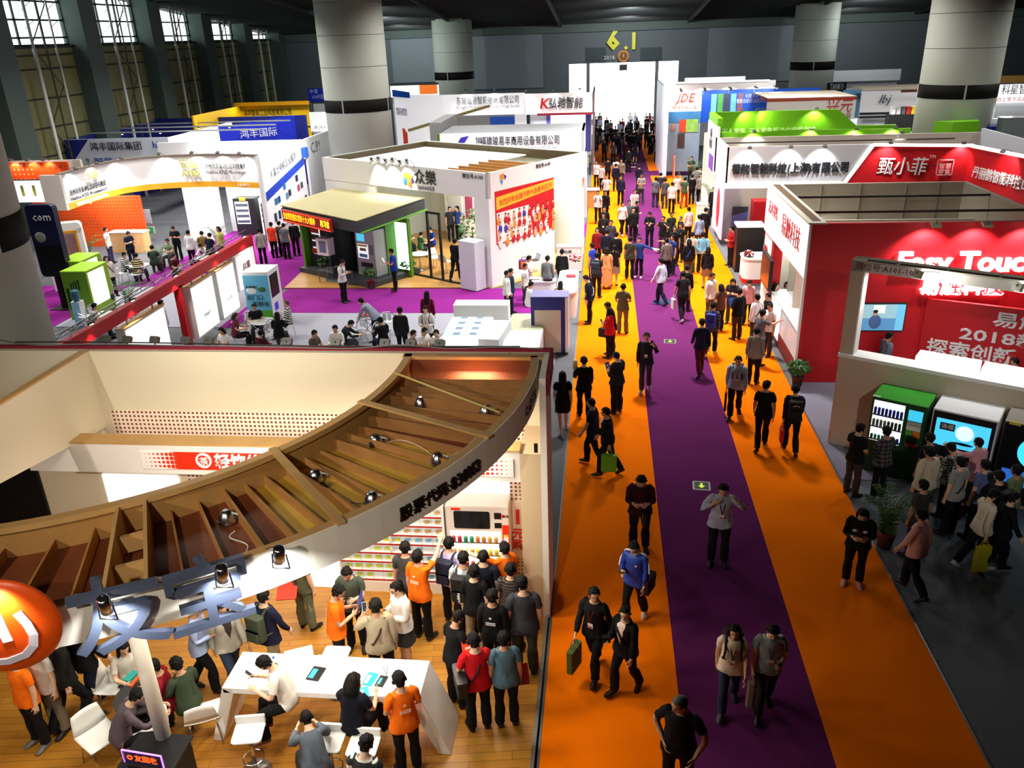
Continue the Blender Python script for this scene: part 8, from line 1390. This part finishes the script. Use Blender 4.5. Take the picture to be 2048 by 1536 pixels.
o = MB().tube((-.3, 0, 0), (.3, 0, -.06), .035, 10).build('paper_roll', WHITE); o.location = P(1304, 496, 1.15); o.rotation_euler[2] = R(-15); tag(o, 'white paper roll held out by the blue sweater', 'paper roll')
t = thing('fallen_banner', P(1328, 604, .012), 'blue banner lying on the purple carpet by the pale blue dress shirt', 'banner'); MB().box(-.4, .4, -.3, .3, 0, .01).build('sheet', M((28, 40, 90), .5, .3, 4), t); lettering('BANNER', (0, .1, .012), (1, 0, 0), (0, 1, 0), .14, WHITE, t, .003) if False else None
# -- counter of the corner booth
rows([
 (1095, 511, 8, 'stand', (120, 124, 128), (50, 44, 42), 'person in grey shirt standing at the corner booth counter', {'sleeve': 'l', 'z0': .05}),
 (1124, 498, 6, 'stand', BK, BK, 'person in black shirt standing at the corner booth counter', {'sleeve': 'l', 'z0': .05}),
 (1058, 511, 80, 'hold', WH, DG, 'person in white polo turned to the counter, behind the short haired youth', {'z0': .05}),
 (1050, 527, 110, 'stand', (214, 218, 216), DG, 'youth in white tee with backpack straps by the dark desk', {'h': 1.55, 'z0': .05}),
 (1021, 537, 90, 'stand', (34, 44, 66), NV, 'person in navy suit beside the dark desk', {'sleeve': 'l'}),
 (1013, 541, 90, 'stand', (206, 208, 204), NV, 'person in pale jacket with lime bag behind the navy suit', {'sleeve': 'l'}),
 (1062, 563, 70, 'sit', WH, BK, 'person in white shirt seated reading a sheet at the low desk', {}),
 (1121, 562, 10, 'sit', (150, 112, 72), BR, 'person with long hair in brown seated at the low desk', {'hair': 'long', 'h': 1.6, 'sleeve': 'l'}),
 (1114, 423, 5, 'behind', WH, BK, 'person in white shirt with hands behind the back near the poster end', {'sleeve': 'l'}),
 (1121, 420, 8, 'stand', (40, 60, 150), JN, 'person in blue tee beside the white shirt near the poster end', {}),
])
person(1193, 322, 200, 'stand', WH, BK, 'person in white at the little counter left of the far aisle', 1.62); person(1203, 328, 220, 'stand', (206, 206, 206), BK, 'person in pale top leaning by the little counter', 1.62)
counter(-1.0, -.2, 46.5, 47.2, 1.0, 'little timber counter by two persons in white left of the far aisle', 0, M((206, 150, 80), .5))
# -- stage in front of the kiosk
a = person(684, 519, 100, 'phone', (226, 226, 224), BK, 'person in white shirt with backpack reading before the kiosk', 1.68, 'l'); backpack(a, BK, 'black backpack of the reader before the kiosk'); phone(a, 'R', 'phone of the reader before the kiosk')
a = person(782, 497, 260, 'hold', BL, BK, 'person in royal blue polo holding papers beside the light box', 1.68, z0=.05, extra='badge:200,200,200'); folder(a, 'R', (226, 226, 230), 'white papers of the royal blue polo')
rows([
 (909, 477, 20, 'walk', BK, BK, 'person in black suit walking past the black door frame', {'sleeve': 'l', 'z0': .05, 'h': 1.7}),
 (812, 454, 60, 'sit', (226, 76, 40), DG, 'long haired person in orange vest seated in the corner booth', {'hair': 'long', 'z0': .05, 'h': 1.62}),
 (842, 464, 40, 'sit', (70, 120, 90), DG, 'person in green seated beside the orange vest', {'z0': .05, 'h': 1.5}),
 (859, 454, 220, 'sit', BL, NV, 'person in blue tee seated at the white round table', {'z0': .05}),
 (926, 478, 200, 'sit', (50, 60, 180), NV, 'person in blue seated near the bushy tree', {'z0': .05}),
 (899, 413, 150, 'stand', (40, 44, 50), BK, 'person in dark top standing behind the tree', {'z0': .05}),
 (913, 412, 220, 'stand', (44, 60, 120), BK, 'person in blue with tied hair standing behind the tree', {'z0': .05, 'hair': 'tail'}),
 (853, 582, 2, 'stand', (110, 20, 44), BK, 'person with very long hair in maroon walking away on bright purple', {'hair': 'long', 'sleeve': 'l', 'h': 1.62}),
 (722, 596, 285, 'bend', (140, 152, 170), NV, 'person in grey blue shirt bending over the folding table', {'sleeve': 'l'}),
 (799, 614, 4, 'stand', (32, 34, 36), BK, 'person in black seen from behind by the folding table', {'sleeve': 'l'}),
 (669, 650, 182, 'sit', WH, DG, 'person in white shirt seated behind the rear wall', {'sleeve': 'l'}),
 (628, 660, 110, 'sit', (96, 88, 76), DG, 'person in drab top seated behind the rear wall lamps', {}),
 (701, 640, 80, 'sitlean', (34, 36, 46), DG, 'person in dark shirt leaning on the knees behind the rear wall', {'sleeve': 'l'}),
 (760, 634, 320, 'sit', BK, NV, 'person in black seated at the folding table', {'sleeve': 'l'}),
 (826, 660, 90, 'sit', (80, 84, 70), DG, 'person in olive seated close behind the rear wall', {}),
 (849, 655, 120, 'sit', WH, DG, 'person in white with red lanyard seated left of the white freezer', {'extra': 'badge:200,60,60'}),
 (872, 659, 200, 'sit', WH, DG, 'person in white tee seated right beside the white freezer', {}),
 (572, 600, 250, 'sitback', STB, BK, 'person with shaved head in black and white stripes seated', {'sleeve': 'l', 'hair': 'crop', 'haircol': HAIRG}),
 (553, 624, 350, 'sit', BK, DG, 'person with long dark hair seated with back turned at the small table', {'hair': 'long', 'sleeve': 'l', 'h': 1.6}),
 (507, 607, 160, 'sit', (26, 28, 36), DG, 'person in black tee seated facing out before the meadow print', {}),
 (470, 625, 80, 'sit', FLO, BK, 'person with brown bob in flowery red seated at the small table', {'hair': 'bob', 'haircol': HAIRB, 'h': 1.58}),
 (441, 655, 200, 'sit', WH, DG, 'person with dark bob in white seated by the hanging panels', {'hair': 'bob', 'h': 1.58}),
 (520, 660, 10, 'sit', MR, DG, 'person in maroon seated low by the small table', {'sleeve': 'l', 'h': 1.55}),
])
a = person(850, 612, 182, 'hold', WH, NV, 'person in white shirt with black backpack straps by the folding table', 1.68, 'l', extra='badge:190,60,60'); backpack(a, BK, 'black backpack of the white shirt by the folding table')
# -- purple carpet and curved header booth
rows([
 (541, 444, 10, 'stand', (226, 64, 36), BK, 'person in orange red tee seen from behind left of the kiosk', {}), (585, 440, 350, 'stand', BK, BK, 'person in black with backpack left of the kiosk', {'sleeve': 'l'}), (566, 446, 5, 'stand', (96, 102, 108), BK, 'person in grey polo seen from behind left of the kiosk', {}), (557, 442, 20, 'stand', (60, 60, 64), NV, 'person in dark top between the orange red and grey ones', {}),
 (549, 420, 180, 'sit', (60, 70, 160), NV, 'person in blue seated behind the group left of the kiosk', {}), (517, 456, 330, 'stand', (170, 166, 160), BK, 'person in grey shirt at the end of the red beam', {'sleeve': 'l'}), (621, 384, 200, 'stand', DG, BK, 'person in dark top behind the kiosk roof', {}),
 (210, 455, 80, 'stand', (190, 190, 186), (60, 50, 90), 'person in pale grey tee by the amber portal', {}), (127, 452, 20, 'stand', BK, BK, 'person in black at the orange counter', {'sleeve': 'l'}), (101, 476, 120, 'stand', LB, DG, 'person in light blue near the orange counter', {}), (103, 488, 10, 'sit', (70, 74, 78), DG, 'person in grey seated with back turned by the orange wall', {}),
 (255, 462, 120, 'phone', NV, NV, 'person in navy tee reading by the wide white pillar', {}), (247, 504, 80, 'sit', STB, NV, 'person in black and white striped top seated at the round table', {'sleeve': 'l'}), (271, 506, 355, 'sit', STY, DG, 'person in yellow striped tee seated with back turned', {}),
 (211, 512, 130, 'stand', (226, 214, 206), BK, 'person in cream top with cross strap holding a red folder', {'extra': 'strap:40,30,30', 'sleeve': 'l', 'hair': 'bob'}), (192, 530, 200, 'walk', (26, 26, 30), JN, 'person in black top walking by the lime machine', {'hair': 'bob', 'h': 1.6}),
 (303, 490, 340, 'sit', (50, 70, 56), DG, 'person in dark green seated at the white low counter', {}), (333, 477, 190, 'sit', (120, 136, 110), DG, 'person in grey green seated facing out by the small palm', {}), (345, 452, 170, 'phone', BK, BK, 'person in black tee standing by the black machine', {}), (375, 460, 8, 'stand', (232, 232, 232), BK, 'person in white shirt with back turned at the black machine', {'sleeve': 'l'}),
 (402, 462, 340, 'lookdown', (130, 104, 60), NV, 'person in mustard top leaning beside the white shirt', {}), (435, 453, 200, 'stand', (190, 190, 110), DG, 'person in yellow green top before the lit fridge', {'hair': 'bob'}), (418, 466, 10, 'lookdown', NV, BK, 'person in navy leaning toward the lit fridge', {}),
 (400, 487, 200, 'sitlean', WH, BK, 'person in white shirt with red lanyard leaning over a table behind the beam', {'sleeve': 'l', 'extra': 'badge:200,50,50'}), (347, 507, 100, 'sit', (74, 20, 26), DG, 'person in dark maroon seated at the laptop behind the beam', {}), (187, 606, 60, 'sit', (222, 222, 222), DG, 'person in white seated beside the light column', {}), (320, 600, 60, 'stand', (232, 232, 236), NV, 'person in white tee reaching behind the second hanging panel', {}),
])
# -- near left booth
rows([
 (809, 1084, 8, 'stand', (66, 64, 64), BK, 'person in dark grey tee facing the food shelves', {}),
 (897, 1075, 15, 'stand', (190, 178, 216), BK, 'person in lavender tee with navy backpack at the food shelves', {}),
 (966, 1101, 3, 'stand', (28, 32, 46), BK, 'person with thinning hair in navy tee before the drinks machine', {'hair': 'crop', 'fat': 1.1}),
 (947, 1131, 10, 'stand', BK, KH, 'slim person in black tee behind the navy tee', {}),
 (1021, 1127, 5, 'stand', STD, BK, 'person in brown striped tee by the side pillar', {}),
 (1041, 1153, 350, 'stand', (62, 62, 68), (58, 60, 54), 'tall person in charcoal tee at the right edge of the oak floor', {'h': 1.78, 'fat': 1.08, 'extra': 'badge:150,30,40', 'mod': {'head': (22, -30)}}),
 (984, 1180, 8, 'stand', BK, BK, 'person in black hooded top with white back print in the booth crowd', {'sleeve': 'l', 'extra': 'print:230,230,230'}),
 (916, 1221, 40, 'lookdown', BK, BK, 'person with cropped hair in black tee behind the red polo', {'hair': 'crop'}),
 (692, 1134, 175, 'phone', CAM, BK, 'person in camouflage tee facing the orange staff with the phone', {}),
 (243, 1285, 130, 'sit', (222, 216, 206), DG, 'long haired person seated behind the round post', {'hair': 'long', 'h': 1.6}),
 (303, 1320, 250, 'sit', (130, 20, 34), DG, 'person in dark red seated hidden behind the post', {}),
 (350, 1315, 300, 'sit', (56, 66, 50), DG, 'person in dark green jacket seated on a white chair', {'sleeve': 'l'}),
 (272, 1378, 60, 'sitlean', (96, 84, 92), BK, 'person in mauve grey shirt bent over the small round table', {'sleeve': 'l'}),
 (392, 1205, 80, 'walkphone', (160, 172, 206), BK, 'person in pale blue checked shirt walking under the second big character', {'sleeve': 'l'}),
 (105, 1260, 30, 'walk', (26, 24, 24), BK, 'person in long dark coat walking behind the orange disc', {'sleeve': 'l', 'h': 1.72}),
 (150, 1235, 20, 'walk2', BK, NV, 'person in black stepping away at the left under the ring', {'sleeve': 'l'}),
 (60, 1280, 200, 'stand', (206, 200, 190), (120, 110, 96), 'person in pale clothes half hidden behind the orange disc', {}),
 (592, 1090, 20, 'stand', OL, (104, 108, 84), 'person in olive trousers beyond the ring beside a red folder', {}),
 (610, 1421, 330, 'sitlean', (92, 100, 110), DG, 'person in slate grey tee seated at the bottom of the photo', {'sleeve': 'l', 'dz': .12, 'hair': 'crop'}),
 (730, 1473, 10, 'lookdown', stripes('cream_stripe', ((226, 222, 210), (50, 50, 50)), .2), BK, 'person in cream and black at the bottom edge below the stools', {}),
], z0=FZ)
p9 = PEOPLE
a = person(834, 1101, 20, 'raise', OR, BK, 'staff in orange tee pointing at the upper food shelves', 1.70, extra='print', z0=FZ, shoes=(40, 40, 44)); a = person(1008, 1085, 320, 'raiseL', OR, BK, 'staff in orange tee pointing at the drinks machine screen', 1.66, z0=FZ, mod=dict(aL=((.55, .75, .2), (.55, .8, .15))))
a = person(926, 1104, 8, 'stand', PLW, BK, 'person in black and white plaid shirt with black backpack', 1.70, z0=FZ); backpack(a, (18, 18, 18), 'black sports backpack on the plaid shirt', None)
lettering('adidas', (0, -.12, -.1), (0, 0, 1), (-1, 0, 0), .07, WHITE, D.objects['backpack' if False else [k.name for k in D.objects if k.get('label') == 'black sports backpack on the plaid shirt'][0]], .004, .01)
a2 = [q for q in PEOPLE if q['obj']['label'].startswith('person in lavender tee')][0]; backpack(a2, NV, 'navy backpack on the lavender tee')
a = person(674, 1171, 70, 'phone', OR, BK, 'staff in orange tee reading a phone beside the camouflage tee', 1.68, extra='print', z0=FZ); phone(a, 'R', 'phone held up by the orange staff near the camouflage tee'); folder(a, 'L', (60, 70, 140), 'blue booklet between the orange staff and the camouflage tee')
a = person(749, 1199, 340, 'call', (176, 162, 136), BK, 'person in khaki shirt with dark cross strap standing behind the bar table', 1.68, 'l', z0=FZ, extra='strap:60,34,30', fat=1.06, mod=dict(lR=((.04, 0, -1), (.01, -.02, -1)), lL=((.04, 0, -1), (.01, -.02, -1)), fL=0)); phone(a, 'L', 'pale phone held up by the khaki shirt', (226, 226, 226))
a = person(791, 1164, 230, 'hold', WH, DG, 'person in white blouse, grey vest and dark skirt hugging a red folder', 1.62, 'l', 'tail', z0=FZ, skirt=.55, jacket=1, shoes=(190, 180, 170), extra='glasses'); folder(a, 'R', (206, 44, 24), 'red folder hugged by the person in the grey vest', .26, .32)
a = person(947, 1268, 340, 'hold', RD, BK, 'person in red polo with black shoulder bag on the oak floor', 1.66, z0=FZ, extra='strap:20,20,20', fat=1.05); sidebag(a, 'L', BK, 'shiny black shoulder bag of the red polo', .42, .26, .14, 1.0); folder(a, 'L', (240, 84, 36), 'orange folder held up by the red polo', .22, .32, (250, 220, 210)); bag(a, 'R', (236, 220, 30), 'yellow strip bag hanging beside the red polo', .09, .46, .06)
a = person(1007, 1265, 345, 'stand', TL, BK, 'person in teal grey tee at the right of the red polo', 1.64, z0=FZ, shoes=(40, 40, 40), extra='badge:40,40,60'); folder(a, 'R', (130, 14, 30), 'dark red folder by the teal grey tee', .24, .3)
a = person(524, 1313, 255, 'sitphone', (232, 226, 214), BK, 'person in white tee seated on a stool typing on a phone', 1.70, z0=FZ, dz=.27, shoes=(110, 70, 76)); phone(a, 'R', 'white phone of the seated person in white tee', (226, 226, 230))
a = person(704, 1350, 15, 'sit', (22, 24, 34), BK, 'person with dark bob in black tee seated at the bar table', 1.62, hair='bob', z0=FZ, dz=.27, fat=1.08)
a = person(797, 1345, 330, 'hold', OR, BK, 'staff in orange tee with back print at the near side of the bar table', 1.68, z0=FZ, extra='print glasses')
a = person(440, 1205, 130, 'walk', (176, 170, 156), JN, 'person in grey cardigan and jeans walking with a paper bag', 1.64, 'l', 'bob', z0=FZ, shoes=(150, 110, 50), jacket=1, under=(60, 50, 50)); bag(a, 'L', (206, 176, 140), 'brown paper bag with red edge of the grey cardigan', .26, .28, .1, mark=(60, 40, 34))
a = person(525, 1180, 20, 'walk2', NV, KH, 'person in navy top and khaki trousers with green backpack', 1.70, 'l', z0=FZ); backpack(a, (54, 62, 44), 'olive green backpack on the navy top')
a = person(20, 1310, 200, 'stand', OR, BK, 'staff in orange tee under the orange disc at the left edge', 1.62, z0=FZ, shoes=(120, 116, 112))
o = MB().box(-.16, .16, -.01, .01, -.2, .2).build('folder', M((206, 50, 26), .5, .04)); o.location = P(578, 1180, .9); o.rotation_euler = (R(-70), 0, R(10)); o.location = a2['world']((0, 0, 0), 'pelvis') if False else P(575, 1178, 1.0); tag(o, 'red folder hanging beside the olive trousers', 'folder')
# -- far aisle
rows([
 (1209, 279, 185, 'walk', DG, BK, 'person in dark grey walking in the far left strip, left one', {}), (1227, 283, 185, 'stand', (70, 74, 78), BK, 'person in dark grey standing in the far left strip, right one', {}), (1233, 263, 185, 'stand', (180, 150, 130), BG, 'person in light brown coat at the far purple edge', {'sleeve': 'l', 'hair': 'bob'}),
 (1252, 282, 185, 'stand', (50, 28, 44), BK, 'person in dark plum coat on the far purple strip', {'sleeve': 'l'}), (1271, 281, 5, 'walk', (40, 40, 70), (40, 40, 66), 'person in dark blue dress walking away on the far purple strip', {'skirt': .55, 'hair': 'bob'}), (1279, 329, 5, 'walk', NV, BK, 'person in dark navy walking away past the white floor mark', {'sleeve': 'l'}),
 (1313, 279, 100, 'hold', (130, 130, 110), BK, 'person in drab tee reading on the far right strip', {}), (1298, 266, 250, 'lookdown', BK, BK, 'person in black with bag on the far right strip', {'sleeve': 'l'}), (1305, 240, 190, 'stand', BK, BK, 'person in black before the folding gate', {}), (1317, 240, 200, 'stand', (150, 140, 136), (150, 100, 80), 'person in grey by the folding gate', {}),
 (1243, 318, 185, 'stand', (120, 112, 96), DG, 'person in khaki jacket seen at the near purple edge of the far group', {'sleeve': 'l'}), (1233, 316, 5, 'stand', (196, 196, 196), BK, 'person in pale grey behind the khaki jacket', {}), (1216, 315, 5, 'stand', BK, BK, 'person in black left of the pale grey one', {}), (1232, 327, 5, 'stand', NV, NV, 'person in navy from behind in the far left group', {'sleeve': 'l'}),
 (1183, 300, 180, 'stand', (90, 96, 92), DG, 'person in grey at the left edge of the far carpet', {}), (1258, 296, 5, 'stand', BK, BK, 'person in black further up the purple strip', {'sleeve': 'l'}), (1222, 250, 185, 'walk', BK, BK, 'person in black carrying a white bag in the far left strip', {}), (1244, 258, 5, 'walk', BK, NV, 'person in black walking away in the far centre', {}), (1258, 254, 5, 'walk2', (36, 30, 44), BK, 'person in dark clothes walking away at the far centre', {}), (1277, 262, 185, 'walk', (60, 56, 60), BK, 'person in dark jacket with light scarf at the far right of purple', {'sleeve': 'l'}), (1213, 245, 185, 'stand', (70, 80, 90), BK, 'person in slate at the far left of the orange strip', {}),
])
CRW = random.Random(11); cols = [BK, NV, DG, BK, (60, 60, 66), WH, (120, 40, 50), LB, BK, (90, 90, 96)]
for k in range(58):     # the throng at the gateway, too small to tell one from another
    y = CRW.uniform(66, 86); x = CRW.uniform(-2.2, 5.4) if y > 70 else CRW.uniform(-.6, 5.0)
    person(900+k, 200+k, CRW.choice((5, 185, 185, 175, 0, 355)), CRW.choice(('walk', 'walk2', 'stand', 'walk')), CRW.choice(cols), CRW.choice((BK, NV, DG, JN)), 'tiny distant visitor in the throng before the bright gateway', CRW.uniform(1.58, 1.72), sleeve=CRW.choice('sl'), hair=CRW.choice(('short', 'short', 'bob')), lod=2, group='throng before the bright gateway', at=(x, y))
for k in range(20):     # people packed in front of the poster wall across the aisle
    x, y = CRW.uniform(5.3, 8.6), CRW.uniform(46.5, 54.5)
    person(700+k, 300+k, CRW.choice((5, 330, 30, 185, 90)), CRW.choice(('stand', 'phone', 'cross')), CRW.choice([BK, NV, BK, DG, (206, 206, 206), (60, 60, 66), (130, 134, 136)]), CRW.choice((BK, NV)), 'small dark visitor in the huddle before the blue grey poster', CRW.uniform(1.6, 1.72), sleeve=CRW.choice('sl'), lod=2, group='huddle before the blue grey poster', at=(x, y))
for px, py, lb in ((1278, 352, 'largest white paper scrap on the far purple strip'), (1266, 334, 'small white paper scrap on the far purple strip, nearer one'), (1268, 327, 'small white paper scrap on the far purple strip, farther one')): q = P(px, py, .013); box_thing('paper_scrap', lb, 'paper', q.x-.2, q.x+.2, q.y-.14, q.y+.14, .013, .02, WHITE, r=.05)
